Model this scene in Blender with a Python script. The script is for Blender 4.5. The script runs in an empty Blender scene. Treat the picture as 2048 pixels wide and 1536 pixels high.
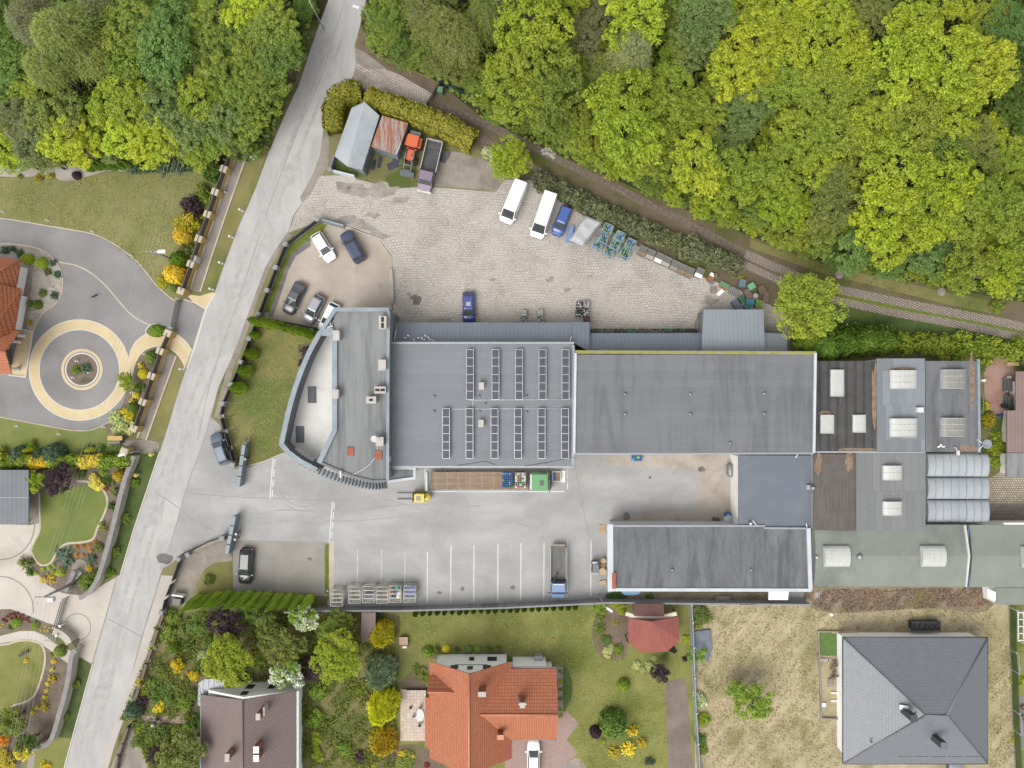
import bpy,math,random
import numpy as np
from mathutils import Vector
# ---------------------------------------------------------------- camera, sky, sun, exposure
SC=bpy.context.scene
H=98.0
S=14.5
cam_d=bpy.data.cameras.new('camera')
cam_d.sensor_fit='HORIZONTAL'
cam_d.angle=2*math.atan(1024/S/H)
cam_d.clip_start=1.0
cam_d.clip_end=6000
cam=bpy.data.objects.new('camera',cam_d)
cam.location=(0,0,H)
SC.collection.objects.link(cam)
SC.camera=cam
SUN_EL,SUN_AZ=math.radians(55),math.radians(222)
world=bpy.data.worlds.new('World')
SC.world=world
world.use_nodes=True
wn=world.node_tree
bg=wn.nodes['Background']
sky=wn.nodes.new('ShaderNodeTexSky')
sky.sky_type='NISHITA'
sky.sun_disc=False
sky.sun_elevation=SUN_EL
sky.sun_rotation=SUN_AZ
sky.air_density=1.0
sky.dust_density=4.0
sky.ozone_density=1.0
haze_white=wn.nodes.new('ShaderNodeHueSaturation')
haze_white.inputs['Saturation'].default_value=0.1
wn.links.new(sky.outputs['Color'],haze_white.inputs['Color'])
wn.links.new(haze_white.outputs['Color'],bg.inputs['Color'])
bg.inputs['Strength'].default_value=0.15
sun_d=bpy.data.lights.new('sun','SUN')
sun_d.energy=0.75
sun_d.angle=math.radians(40)
sun_d.color=(1.0,0.93,0.82)
sun=bpy.data.objects.new('sun',sun_d)
SC.collection.objects.link(sun)
_d=Vector((math.sin(SUN_AZ)*math.cos(SUN_EL),math.cos(SUN_AZ)*math.cos(SUN_EL),math.sin(SUN_EL)))
sun.rotation_euler=(-_d).to_track_quat('-Z','Y').to_euler()
SC.view_settings.view_transform='Standard'
SC.view_settings.look='None'
SC.view_settings.gamma=1
SC.view_settings.exposure=0.83
SC.cycles.max_bounces=6
SC.cycles.transparent_max_bounces=8
# ---------------------------------------------------------------- helpers
COL=SC.collection
RNG=random.Random(7)
def P(px,py,z=0.0):
    """Ground plan position of the point that stands z metres high and shows at that pixel of the photograph."""
    k=(1-z/H)/S
    return((px-1024)*k,(768-py)*k)
def P3(px,py,z=0.0):
    x,y=P(px,py,z)
    return(x,y,z)
def lin(c):
    out=[]
    for v in c[:3]:
        v=v/255.0
        out.append(v/12.92 if v<=0.04045 else((v+0.055)/1.055)**2.4)
    return out
GAIN=1.62
def A(r,g,b,f=1.0):
    """Base colour (albedo) of a surface that reads as sRGB r,g,b in the overcast daylight of the photograph."""
    return tuple(min(0.9,v*f/GAIN)for v in lin((r,g,b)))+(1.0,)
def tag(o,label=None,cat=None,group=None,kind=None):
    if label:o['label']=label
    if cat:o['category']=cat
    if group:o['group']=group
    if kind:o['kind']=kind
    return o
class MB:
    """Collects faces for one mesh; material indices per face."""
    def __init__(s):
        s.v,s.f,s.m,s.sm=[],[],[],[]
    def add(s,vs,fs,mi=0,smooth=False):
        b=len(s.v)
        s.v.extend([tuple(p)for p in vs])
        for f in fs:
            s.f.append([i+b for i in f]);s.m.append(mi);s.sm.append(smooth)
        return s
    def box(s,x0,y0,z0,x1,y1,z1,mi=0):
        if x0>x1:x0,x1=x1,x0
        if y0>y1:y0,y1=y1,y0
        v=[(x0,y0,z0),(x1,y0,z0),(x1,y1,z0),(x0,y1,z0),(x0,y0,z1),(x1,y0,z1),(x1,y1,z1),(x0,y1,z1)]
        return s.add(v,[(3,2,1,0),(4,5,6,7),(0,1,5,4),(1,2,6,5),(2,3,7,6),(3,0,4,7)],mi)
    def obox(s,cx,cy,z0,sx,sy,sz,rz=0.0,mi=0,taper=1.0):
        c,n=math.cos(rz),math.sin(rz)
        v=[]
        for zz,t in((z0,1.0),(z0+sz,taper)):
            for ax,ay in((-1,-1),(1,-1),(1,1),(-1,1)):
                x,y=ax*sx/2*t,ay*sy/2*t
                v.append((cx+c*x-n*y,cy+n*x+c*y,zz))
        return s.add(v,[(3,2,1,0),(4,5,6,7),(0,1,5,4),(1,2,6,5),(2,3,7,6),(3,0,4,7)],mi)
    def prism(s,pts,z0,z1,mi=0,mi_side=None,bottom=True):
        """Vertical prism over a plan outline. z1 may be a list (one height per corner)."""
        n=len(pts)
        a=sum(pts[i][0]*pts[(i+1)%n][1]-pts[(i+1)%n][0]*pts[i][1]for i in range(n))
        zt=z1 if isinstance(z1,(list,tuple))else[z1]*n
        if a<0:
            pts=pts[::-1];zt=list(zt)[::-1]
        b=[(p[0],p[1],z0)for p in pts]
        t=[(p[0],p[1],z)for p,z in zip(pts,zt)]
        ms=mi if mi_side is None else mi_side
        s.add(b+t,[tuple(range(n,2*n))],mi)
        base=len(s.v)-2*n
        for i in range(n):
            j=(i+1)%n
            s.f.append([base+i,base+j,base+n+j,base+n+i]);s.m.append(ms);s.sm.append(False)
        if bottom:
            s.f.append([base+i for i in reversed(range(n))]);s.m.append(ms);s.sm.append(False)
        return s
    def sheet(s,pts,z,mi=0):
        n=len(pts)
        a=sum(pts[i][0]*pts[(i+1)%n][1]-pts[(i+1)%n][0]*pts[i][1]for i in range(n))
        if a<0:pts=pts[::-1]
        return s.add([(p[0],p[1],z)for p in pts],[tuple(range(n))],mi)
    def tube(s,p0,p1,r0,r1=None,n=6,mi=0,caps=True,smooth=True):
        r1=r0 if r1 is None else r1
        p0,p1=Vector(p0),Vector(p1)
        d=p1-p0
        if d.length<1e-6:return s
        d.normalize()
        u=d.orthogonal().normalized();w=d.cross(u)
        v=[]
        for p,r in((p0,r0),(p1,r1)):
            for i in range(n):
                a=2*math.pi*i/n
                v.append(tuple(p+(u*math.cos(a)+w*math.sin(a))*r))
        s.add(v,[(i,(i+1)%n,n+(i+1)%n,n+i)for i in range(n)],mi,smooth)
        if caps:
            b=len(s.v)-2*n
            s.f.append([b+i for i in reversed(range(n))]);s.m.append(mi);s.sm.append(False)
            s.f.append([b+n+i for i in range(n)]);s.m.append(mi);s.sm.append(False)
        return s
    def path(s,pts,r,n=6,mi=0):
        for a,b in zip(pts,pts[1:]):s.tube(a,b,r,r,n,mi)
        return s
    def lathe(s,prof,cx=0,cy=0,n=16,mi=0,smooth=True):
        """prof: list of (radius, z) bottom to top."""
        v=[]
        for r,z in prof:
            for i in range(n):
                a=2*math.pi*i/n
                v.append((cx+r*math.cos(a),cy+r*math.sin(a),z))
        f=[]
        for k in range(len(prof)-1):
            for i in range(n):
                j=(i+1)%n
                f.append((k*n+i,k*n+j,(k+1)*n+j,(k+1)*n+i))
        s.add(v,f,mi,smooth)
        b=len(s.v)-len(v)
        s.f.append([b+i for i in reversed(range(n))]);s.m.append(mi);s.sm.append(False)
        t=b+(len(prof)-1)*n
        s.f.append([t+i for i in range(n)]);s.m.append(mi);s.sm.append(False)
        return s
    def wall(s,pts,th,z0,z1,mi=0):
        """Mitred strip of thickness th along a plan polyline, from z0 up to z1."""
        L,R=offset(pts,th/2),offset(pts,-th/2)
        n=len(pts)
        v=[(p[0],p[1],z0)for p in L]+[(p[0],p[1],z0)for p in R]+[(p[0],p[1],z1)for p in L]+[(p[0],p[1],z1)for p in R]
        f=[]
        for i in range(n-1):
            f+=[(2*n+i+0,3*n+i,3*n+i+1,2*n+i+1),(i,2*n+i,2*n+i+1,i+1),(n+i,n+i+1,3*n+i+1,3*n+i),(i,i+1,n+i+1,n+i)]
        f+=[(0,n,3*n,2*n),(n-1,3*n-1,4*n-1,2*n-1)]
        return s.add(v,f,mi)
    def mesh(s,name,mats,loc=(0,0,0)):
        me=bpy.data.meshes.new(name)
        if loc!=(0,0,0):
            s.v=[(x-loc[0],y-loc[1],z-loc[2])for x,y,z in s.v]
        me.from_pydata(s.v,[],s.f)
        if not isinstance(mats,(list,tuple)):mats=[mats]
        for m in mats:me.materials.append(m)
        if len(mats)>1:me.polygons.foreach_set('material_index',s.m)
        if any(s.sm):me.polygons.foreach_set('use_smooth',s.sm)
        me.validate();me.update()
        return me
def offset(pts,d):
    n=len(pts);out=[]
    for i in range(n):
        a=Vector(pts[max(i-1,0)]);b=Vector(pts[i]);c=Vector(pts[min(i+1,n-1)])
        d1=(b-a).normalized()if i>0 else(c-b).normalized()
        d2=(c-b).normalized()if i<n-1 else d1
        n1=Vector((-d1.y,d1.x));n2=Vector((-d2.y,d2.x))
        m=(n1+n2);
        if m.length<1e-6:m=n1
        m.normalize()
        k=d/max(0.4,m.dot(n1))
        out.append((b.x+m.x*k,b.y+m.y*k))
    return out
def link(name,me,parent=None):
    o=bpy.data.objects.new(name,me)
    COL.objects.link(o)
    if parent is not None:o.parent=parent
    return o
class Thing:
    """An Empty at the base of a thing; parts given in world coordinates (rz None) or local ones."""
    def __init__(s,name,label,cat,x,y,z=0.0,group=None,rz=None):
        s.o=bpy.data.objects.new(name,None)
        s.o.empty_display_size=0.3
        COL.objects.link(s.o)
        s.o.location=(x,y,z)
        s.loc=(0,0,0)
        if rz is None:s.loc=(x,y,z)
        else:s.o.rotation_euler=(0,0,rz)
        tag(s.o,label,cat,group)
    def part(s,name,mb,mats,parent=None,label=None):
        o=link(name,mb.mesh(name,mats,s.loc),parent or s.o)
        if label:o['label']=label
        return o
def single(name,mb,mats,label,cat,x,y,z=0.0,group=None):
    """A thing that is one mesh, origin at x,y,z, given in world coordinates."""
    o=link(name,mb.mesh(name,mats,(x,y,z)))
    o.location=(x,y,z)
    return tag(o,label,cat,group)
def copy_tree(o,parent=None):
    c=o.copy();COL.objects.link(c);c.parent=parent
    for ch in list(o.children):copy_tree(ch,c)
    return c
def smooth_line(pts,k=4,closed=False):
    """Catmull-Rom through pixel points."""
    n=len(pts);out=[]
    rng=range(n if closed else n-1)
    for i in rng:
        p0=pts[(i-1)%n]if closed or i>0 else pts[i]
        p1,p2=pts[i],pts[(i+1)%n]
        p3=pts[(i+2)%n]if closed or i+2<n else p2
        for j in range(k):
            t=j/k
            out.append(tuple(0.5*((2*b)+(-a+c)*t+(2*a-5*b+4*c-d)*t*t+(-a+3*b-3*c+d)*t**3)
                             for a,b,c,d in zip(p0,p1,p2,p3)))
    if not closed:out.append(tuple(pts[-1]))
    return out
# ---------------------------------------------------------------- materials
MATS={}
def new_mat(name):
    m=bpy.data.materials.new(name);m.use_nodes=True
    nt=m.node_tree
    MATS[name]=m
    return m,nt,nt.nodes['Principled BSDF']
def nd(nt,t,**kw):
    n=nt.nodes.new(t)
    for k,v in kw.items():setattr(n,k,v)
    return n
def coords(nt,scale=(1,1,1),rz=0.0):
    tc=nd(nt,'ShaderNodeTexCoord');mp=nd(nt,'ShaderNodeMapping')
    mp.inputs['Scale'].default_value=scale
    mp.inputs['Rotation'].default_value=(0,0,rz)
    nt.links.new(tc.outputs['Object'],mp.inputs['Vector'])
    return mp.outputs['Vector']
def noise(nt,vec,scale,detail=4,rough=0.55,dist=0.0):
    n=nd(nt,'ShaderNodeTexNoise')
    n.inputs['Scale'].default_value=scale;n.inputs['Detail'].default_value=detail
    n.inputs['Roughness'].default_value=rough;n.inputs['Distortion'].default_value=dist
    nt.links.new(vec,n.inputs['Vector'])
    return n.outputs['Fac']
def ramp(nt,fac,stops):
    r=nd(nt,'ShaderNodeValToRGB')
    e=r.color_ramp.elements
    e[0].position,e[0].color=stops[0]
    e[1].position,e[1].color=stops[-1]
    for p,c in stops[1:-1]:
        x=e.new(p);x.color=c
    nt.links.new(fac,r.inputs['Fac'])
    return r.outputs['Color']
def mixc(nt,fac,a,b,mode='MIX'):
    m=nd(nt,'ShaderNodeMix',data_type='RGBA',blend_type=mode)
    for sock,v in((m.inputs['Factor'],fac),(m.inputs['A'],a),(m.inputs['B'],b)):
        if hasattr(v,'links'):nt.links.new(v,sock)
        else:sock.default_value=v
    return m.outputs['Result']
G=lambda v:(v,v,v,1)
def mottled(name,c1,c2,scale=0.5,fine=9.0,fine_amt=0.25,rough=0.85,c3=None,scale3=0.15,t3=(0.5,0.68),stretch=(1,1,1),rz=0.0,bump=0.0,metal=0.0,contrast=(0.35,0.65),spec=0.3,st3=None):
    """Two tones blended by noise, a fine grain and an optional third tone in patches."""
    m,nt,bs=new_mat(name)
    v=coords(nt,stretch,rz)
    c=ramp(nt,noise(nt,v,scale,5,0.6),[(contrast[0],c1),(contrast[1],c2)])
    if c3 is not None:
        f=ramp(nt,noise(nt,coords(nt,st3 or(1,1,1),rz+(0 if st3 else 0.6)),scale3,6,0.62,0.4),[(t3[0],G(0)),(t3[1],G(1))])
        c=mixc(nt,f,c,c3)
    if fine_amt>0:
        g=ramp(nt,noise(nt,v,fine,3,0.7),[(0.3,G(1-fine_amt)),(0.7,G(1+fine_amt*0.6))])
        c=mixc(nt,1.0,c,g,'MULTIPLY')
    nt.links.new(c,bs.inputs['Base Color'])
    bs.inputs['Roughness'].default_value=rough
    bs.inputs['Metallic'].default_value=metal
    bs.inputs['Specular IOR Level'].default_value=spec
    if bump:
        b=nd(nt,'ShaderNodeBump');b.inputs['Strength'].default_value=bump;b.inputs['Distance'].default_value=0.05
        nt.links.new(noise(nt,v,fine,4,0.7),b.inputs['Height'])
        nt.links.new(b.outputs['Normal'],bs.inputs['Normal'])
    return m
def plain(name,c,rough=0.5,metal=0.0,spec=0.5,vary=0.08,coat=0.0,scale=1.5):
    m,nt,bs=new_mat(name)
    v=coords(nt)
    g=ramp(nt,noise(nt,v,scale,4,0.6),[(0.3,G(1-vary)),(0.7,G(1+vary))])
    nt.links.new(mixc(nt,1.0,c,g,'MULTIPLY'),bs.inputs['Base Color'])
    bs.inputs['Roughness'].default_value=rough
    bs.inputs['Metallic'].default_value=metal
    bs.inputs['Specular IOR Level'].default_value=spec
    bs.inputs['Coat Weight'].default_value=coat
    bs.inputs['Coat Roughness'].default_value=0.08
    return m
def bricks(name,c1,c2,mortar,bw,bh,ms=0.02,off=0.5,rz=0.0,rough=0.85,patch=None,patch_t=(0.5,0.7),patch_scale=0.12,bump=0.0,fine=0.15,warp=0.0,squash=1.0,pst=(1,1,1),dust=None):
    m,nt,bs=new_mat(name)
    v=coords(nt,(1,1,1),rz)
    if warp:
        nn=nd(nt,'ShaderNodeTexNoise');nn.inputs['Scale'].default_value=0.25
        nt.links.new(v,nn.inputs['Vector'])
        va=nd(nt,'ShaderNodeVectorMath',operation='MULTIPLY_ADD')
        nt.links.new(nn.outputs['Color'],va.inputs[0]);va.inputs[1].default_value=(warp,warp,0)
        nt.links.new(v,va.inputs[2]);vb=va.outputs[0]
    else:vb=v
    t=nd(nt,'ShaderNodeTexBrick')
    t.offset=off;t.squash=squash
    t.inputs['Scale'].default_value=1.0
    t.inputs['Brick Width'].default_value=bw;t.inputs['Row Height'].default_value=bh
    t.inputs['Mortar Size'].default_value=ms;t.inputs['Mortar Smooth'].default_value=0.35
    t.inputs['Bias'].default_value=0.0
    t.inputs['Color1'].default_value=c1;t.inputs['Color2'].default_value=c2;t.inputs['Mortar'].default_value=mortar
    nt.links.new(vb,t.inputs['Vector'])
    c=t.outputs['Color']
    if patch is not None:
        f=ramp(nt,noise(nt,coords(nt,pst),patch_scale,6,0.65,0.5),[(patch_t[0],G(0)),(patch_t[1],G(1))])
        c=mixc(nt,f,c,mixc(nt,1.0,c,patch,'MULTIPLY'))
    if dust is not None:
        f=ramp(nt,noise(nt,coords(nt),0.22,7,0.72,0.6),[(0.42,G(0.0)),(0.66,G(0.85))])
        c=mixc(nt,f,c,dust)
    if fine:
        g=ramp(nt,noise(nt,v,3.0,5,0.7),[(0.3,G(1-fine)),(0.7,G(1+fine*0.6))])
        c=mixc(nt,1.0,c,g,'MULTIPLY')
    nt.links.new(c,bs.inputs['Base Color'])
    bs.inputs['Roughness'].default_value=rough
    if bump:
        b=nd(nt,'ShaderNodeBump');b.inputs['Strength'].default_value=bump;b.inputs['Distance'].default_value=0.05
        b.invert=True
        nt.links.new(t.outputs['Fac'],b.inputs['Height']);nt.links.new(b.outputs['Normal'],bs.inputs['Normal'])
    return m
def ribbed(name,c1,c2,pitch,rz=0.0,rough=0.5,metal=0.0,streak=None,depth=0.35,base_scale=0.4,bs_=0.3,st_t=(0.46,0.58)):
    """Sheet with parallel ribs (corrugated or standing seam); streak adds a colour in runs along the ribs."""
    m,nt,bs=new_mat(name)
    v=coords(nt,(1,1,1),rz)
    w=nd(nt,'ShaderNodeTexWave');w.wave_type='BANDS';w.bands_direction='X'
    w.inputs['Scale'].default_value=0.31416/pitch*1.0;w.inputs['Distortion'].default_value=0
    nt.links.new(v,w.inputs['Vector'])
    c=ramp(nt,noise(nt,v,base_scale,5,0.6),[(0.35,c1),(0.65,c2)])
    if streak is not None:
        v2=coords(nt,(2.2,0.16,1),rz)
        f=ramp(nt,noise(nt,v2,1.3,6,0.7),[(st_t[0],G(0)),(st_t[1],G(1))])
        c=mixc(nt,f,c,streak)
    g=ramp(nt,w.outputs['Fac'],[(0.05,G(1-depth)),(0.5,G(1.05))])
    c=mixc(nt,1.0,c,g,'MULTIPLY')
    nt.links.new(c,bs.inputs['Base Color'])
    bs.inputs['Roughness'].default_value=rough;bs.inputs['Metallic'].default_value=metal
    b=nd(nt,'ShaderNodeBump');b.inputs['Strength'].default_value=bs_;b.inputs['Distance'].default_value=0.03
    nt.links.new(w.outputs['Fac'],b.inputs['Height']);nt.links.new(b.outputs['Normal'],bs.inputs['Normal'])
    return m
def leaf_mat(name,var=0.45,transl=0.25,blossom=None,warm=(1.15,1.08,0.8)):
    """Foliage: the object's own colour, varied per leaf."""
    m,nt,bs=new_mat(name)
    oi=nd(nt,'ShaderNodeObjectInfo');ge=nd(nt,'ShaderNodeNewGeometry')
    g=ramp(nt,ge.outputs['Random Per Island'],[(0.0,(1-var,1-var*0.85,1-var*0.7,1)),(0.55,G(1.0)),(1.0,(1+var*0.75,1+var*0.75,1+var*0.8,1))])
    c=mixc(nt,1.0,oi.outputs['Color'],g,'MULTIPLY')
    f=noise(nt,coords(nt),0.35,3,0.6)
    c=mixc(nt,1.0,c,ramp(nt,f,[(0.35,(0.84,0.92,0.95,1)),(0.65,(1.1,1.04,0.98,1))]),'MULTIPLY')
    if blossom is not None:
        mth=nd(nt,'ShaderNodeMath',operation='MULTIPLY');mth.inputs[1].default_value=7.31
        fr=nd(nt,'ShaderNodeMath',operation='FRACT')
        nt.links.new(ge.outputs['Random Per Island'],mth.inputs[0]);nt.links.new(mth.outputs[0],fr.inputs[0])
        f2=ramp(nt,noise(nt,coords(nt),0.9,3,0.6),[(0.42,G(0)),(0.55,G(1))])
        st=nd(nt,'ShaderNodeMath',operation='LESS_THAN');st.inputs[1].default_value=0.6
        nt.links.new(fr.outputs[0],st.inputs[0])
        c=mixc(nt,mixc(nt,1.0,st.outputs[0],f2,'MULTIPLY'),c,blossom)
    nt.links.new(c,bs.inputs['Base Color'])
    bs.inputs['Roughness'].default_value=0.65;bs.inputs['Specular IOR Level'].default_value=0.25
    out=nt.nodes['Material Output']
    tr=nd(nt,'ShaderNodeBsdfTranslucent');nt.links.new(c,tr.inputs['Color'])
    mx=nd(nt,'ShaderNodeMixShader');mx.inputs[0].default_value=transl
    nt.links.new(bs.outputs[0],mx.inputs[1]);nt.links.new(tr.outputs[0],mx.inputs[2])
    nt.links.new(mx.outputs[0],out.inputs['Surface'])
    return m

# ================================================================ GROUND, ROADS, LAWNS (one sheet 4 mm above the other)
M_ground=mottled('ground_soil_grass',A(128,128,82),A(150,142,100),0.25,7,0.3,c3=A(105,112,62),bump=0.3)
M_road=mottled('worn_asphalt',A(184,182,180),A(199,197,195),0.5,9,0.1,c3=A(207,204,200),scale3=0.12,stretch=(1.6,0.35,1),rz=math.radians(-22),rough=0.9)
M_yard=mottled('yard_asphalt',A(176,175,174),A(194,193,191),0.3,9,0.1,c3=A(164,163,161),scale3=0.1,t3=(0.46,0.7),stretch=(0.5,1.3,1),rough=0.9)
M_lot=mottled('tan_concrete_lot',A(184,172,158),A(202,190,176),0.3,10,0.1,c3=A(166,150,134),scale3=0.2,t3=(0.56,0.72),rough=0.95)
M_pinklot=mottled('grey_concrete_lot',A(160,156,148),A(174,169,161),0.3,10,0.08,c3=A(146,142,134),scale3=0.15,rough=0.95)
M_loading=mottled('loading_concrete',A(186,178,166),A(198,188,176),0.3,9,0.1,c3=A(170,158,144),scale3=0.2,t3=(0.5,0.65),rough=0.95)
M_paver=bricks('cream_pavers',A(214,207,198),A(198,190,181),A(162,154,145),0.44,0.34,0.04,0.5,rough=0.95,patch=(0.72,0.70,0.68,1),patch_t=(0.46,0.72),patch_scale=0.16,fine=0.24,warp=1.4,dust=A(202,194,184))
M_paver_top=bricks('cream_pavers_turned',A(220,209,198),A(202,190,178),A(156,145,133),0.42,0.32,0.04,0.5,rz=math.radians(28),rough=0.95,patch=(0.6,0.57,0.56,1),patch_t=(0.48,0.66),patch_scale=0.2,fine=0.2,warp=0.4)
M_hex=bricks('hexagon_stones',A(186,172,160),A(164,152,142),A(112,102,84),0.36,0.3,0.05,0.5,rz=math.radians(26),rough=0.95,fine=0.2)
M_slab=bricks('track_slabs',A(150,134,118),A(134,120,106),A(92,82,64),0.9,0.22,0.035,0.0,rz=math.radians(28),rough=0.95,fine=0.25)
M_trackdirt=mottled('track_dirt',A(116,104,82),A(132,118,94),0.3,6,0.3,c3=A(102,106,58),scale3=0.12,t3=(0.47,0.6),rough=1.0,bump=0.3)
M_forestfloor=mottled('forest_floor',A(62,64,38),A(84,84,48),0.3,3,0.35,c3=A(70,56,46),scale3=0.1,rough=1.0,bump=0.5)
M_lawn=mottled('mown_lawn',A(134,136,84),A(152,150,100),0.22,8,0.22,c3=A(156,150,106),scale3=0.1,t3=(0.5,0.7),rough=1.0,bump=0.4)
M_lawn_rich=mottled('green_lawn',A(134,138,76),A(154,152,90),0.25,7,0.24,c3=A(112,122,58),scale3=0.14,t3=(0.5,0.66),rough=1.0,bump=0.4)
M_lawn_b=mottled('bowling_lawn',A(122,136,74),A(142,146,86),0.25,6,0.16,c3=A(112,130,64),scale3=0.13,rough=1.0,bump=0.3)
M_lawn_g=mottled('office_lawn',A(136,132,80),A(156,146,98),0.24,8,0.22,c3=A(108,122,62),scale3=0.12,t3=(0.46,0.66),rough=1.0,bump=0.4)
M_rough=mottled('rough_garden_ground',A(122,120,74),A(146,136,98),0.35,5,0.35,c3=A(96,110,52),scale3=0.3,t3=(0.46,0.58),rough=1.0,bump=0.5)
M_dry=mottled('dry_grass',A(186,171,137),A(206,191,158),0.4,5,0.22,c3=A(156,148,106),scale3=0.16,t3=(0.5,0.66),rough=1.0,bump=0.5)
M_pale_dry=mottled('pale_dry_ground',A(192,176,138),A(210,196,164),0.5,5,0.25,rough=1.0,bump=0.5)
M_debris=mottled('leaf_litter',A(144,128,108),A(172,156,130),0.5,5,0.45,c3=A(128,124,78),scale3=0.2,t3=(0.55,0.68),rough=1.0,bump=0.5)
M_verge=mottled('clover_verge',A(78,98,50),A(96,114,60),0.6,5,0.35,c3=A(108,118,74),scale3=0.3,rough=1.0,bump=0.5)
M_green_patch=mottled('weeds',A(104,124,44),A(128,138,56),0.8,5,0.35,rough=1.0,bump=0.5)
M_bed=mottled('bark_mulch',A(126,112,100),A(146,132,118),0.8,7,0.35,c3=A(100,104,66),scale3=0.25,t3=(0.58,0.7),rough=1.0,bump=0.5)
M_soil=mottled('bare_soil',A(118,104,86),A(140,124,104),0.6,6,0.3,c3=A(108,112,66),scale3=0.3,t3=(0.56,0.68),rough=1.0,bump=0.5)
M_gravel=mottled('pale_gravel',A(184,176,166),A(204,196,186),0.7,9,0.25,c3=A(158,148,136),scale3=0.4,rough=1.0,bump=0.3)
M_gravel_dark=mottled('grey_gravel',A(156,148,136),A(176,166,154),0.7,9,0.25,c3=A(140,132,118),scale3=0.3,rough=1.0,bump=0.3)
M_drive=mottled('granite_setts_drive',A(148,146,146),A(162,160,159),0.2,7,0.18,c3=A(138,135,135),scale3=0.1,rough=0.9)
M_cream_pave=mottled('cream_paving',A(206,197,184),A(220,212,200),0.2,8,0.07,c3=A(190,180,166),scale3=0.15,t3=(0.55,0.75),rough=0.9)
M_beige=mottled('beige_setts',A(222,200,158),A(232,212,172),0.4,8,0.1,rough=0.9)
M_whiteedge=mottled('white_kerb_stone',A(226,216,202),A(236,228,216),0.6,6,0.08,rough=0.9)
M_creamedge=mottled('cream_kerb_stone',A(202,188,166),A(216,204,184),0.6,6,0.12,rough=0.9)
M_darkline=mottled('dark_sett_line',A(150,144,134),A(164,156,146),0.6,6,0.1,rough=0.9)
M_crack_shadow=mottled('crack_and_cable_shadow_tone',A(156,154,152),A(170,168,166),0.6,6,0.15,rough=0.9)
M_tyre=mottled('tyre_marks',A(168,167,166),A(186,184,183),0.5,6,0.1,rough=0.9)
M_patch=mottled('asphalt_patch',A(180,178,176),A(198,196,194),0.9,7,0.1,rough=0.9)
M_paint=mottled('road_paint',A(214,211,208),A(240,238,235),0.9,10,0.08,contrast=(0.3,0.55),rough=0.8)
M_paint_worn=mottled('worn_paint',A(196,194,192),A(228,226,223),0.8,8,0.08,contrast=(0.42,0.6),rough=0.85)
M_stain=mottled('oil_stain',A(112,108,104),A(140,135,130),0.8,6,0.2,rough=0.8)
M_wet=mottled('damp_patch',A(150,143,134),A(184,175,165),0.9,6,0.2,rough=0.8)
M_pinkpave=bricks('pink_setts',A(190,160,150),A(172,146,138),A(150,130,122),0.22,0.12,0.012,0.5,rz=math.radians(40),rough=0.9,fine=0.12)
M_pave_pink_road=mottled('pinkish_footpath',A(198,189,180),A(206,198,192),0.3,8,0.08,rough=0.9)
M_terrace=bricks('terrace_tiles',A(228,212,196),A(212,192,176),A(180,158,142),0.45,0.45,0.02,0.0,rough=0.85,fine=0.12)
M_redpatio=mottled('reddish_patio',A(172,138,122),A(186,154,138),0.4,5,0.2,c3=A(140,112,96),scale3=0.3,rough=0.95)
M_cobble=bricks('round_cobbles',A(214,204,184),A(180,168,146),A(134,122,102),0.34,0.3,0.06,0.5,rough=0.95,fine=0.2)
M_brickpath=bricks('grey_brown_pavers',A(146,134,126),A(134,124,116),A(108,98,90),0.5,0.5,0.03,0.5,rough=0.95,fine=0.2)
M_plot=mottled('vegetable_plot',A(132,118,108),A(150,136,126),0.4,5,0.22,c3=A(118,122,92),scale3=0.12,t3=(0.58,0.7),rough=1.0,bump=0.3)
M_chan=mottled('concrete_channel',A(150,142,132),A(178,168,158),0.5,6,0.2,rough=0.95,stretch=(1,0.2,1),rz=math.radians(-20))
LEVEL=0.004
SHEETS=[0]
def zlev(level):
    """Height of a sheet: its level plus a hair that keeps overlapping sheets of one level apart."""
    SHEETS[0]+=1
    return level*LEVEL+(SHEETS[0]%40)*0.00008
def ground_sheet(name,px,level,mat,smooth=0,closed=True):
    if smooth:px=smooth_line(px,smooth,True)
    mb=MB().sheet([P(*p)for p in px],zlev(level))
    o=link(name,mb.mesh(name,mat));return tag(o,kind='structure')
def ground_strip(name,px,width,level,mat,smooth=0,raise_=0.0,closed=False):
    """A band along a pixel polyline; raise_ > 0 makes it a kerb of that height."""
    if smooth:px=smooth_line(px,smooth,closed)
    if closed:px=list(px)+[px[0]]
    pts=[P(*p)for p in px]
    mb=MB()
    if raise_:mb.wall(pts,width,0.0,raise_)
    else:
        L,R=offset(pts,width/2),offset(pts,-width/2);n=len(pts)
        z=zlev(level)
        mb.add([(p[0],p[1],z)for p in L]+[(p[0],p[1],z)for p in R],[(n+i,n+i+1,i+1,i)for i in range(n-1)])
    o=link(name,mb.mesh(name,mat));return tag(o,kind='structure')
def ground_ring(name,cx,cy,r0,r1,level,mat,n=64,a0=0,a1=360):
    mb=MB();z=zlev(level)
    v=[]
    for i in range(n+1):
        a=math.radians(a0+(a1-a0)*i/n)
        for r in(r0,r1):
            x,y=P(cx+r*math.cos(a),cy+r*math.sin(a));v.append((x,y,z))
    mb.add(v,[(2*i,2*i+2,2*i+3,2*i+1)for i in range(n)])
    me=mb.mesh(name,mat)
    o=link(name,me);return tag(o,kind='structure')
def blob(cx,cy,rx,ry,seed,n=18,rough=0.35):
    r=random.Random(seed)
    k=[1+rough*(r.random()-0.5)*2 for _ in range(n)]
    k=[(k[i-1]+2*k[i]+k[(i+1)%n])/4 for i in range(n)]
    return smooth_line([(cx+rx*k[i]*math.cos(2*math.pi*i/n),cy+ry*k[i]*math.sin(2*math.pi*i/n))for i in range(n)],3,True)
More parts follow.
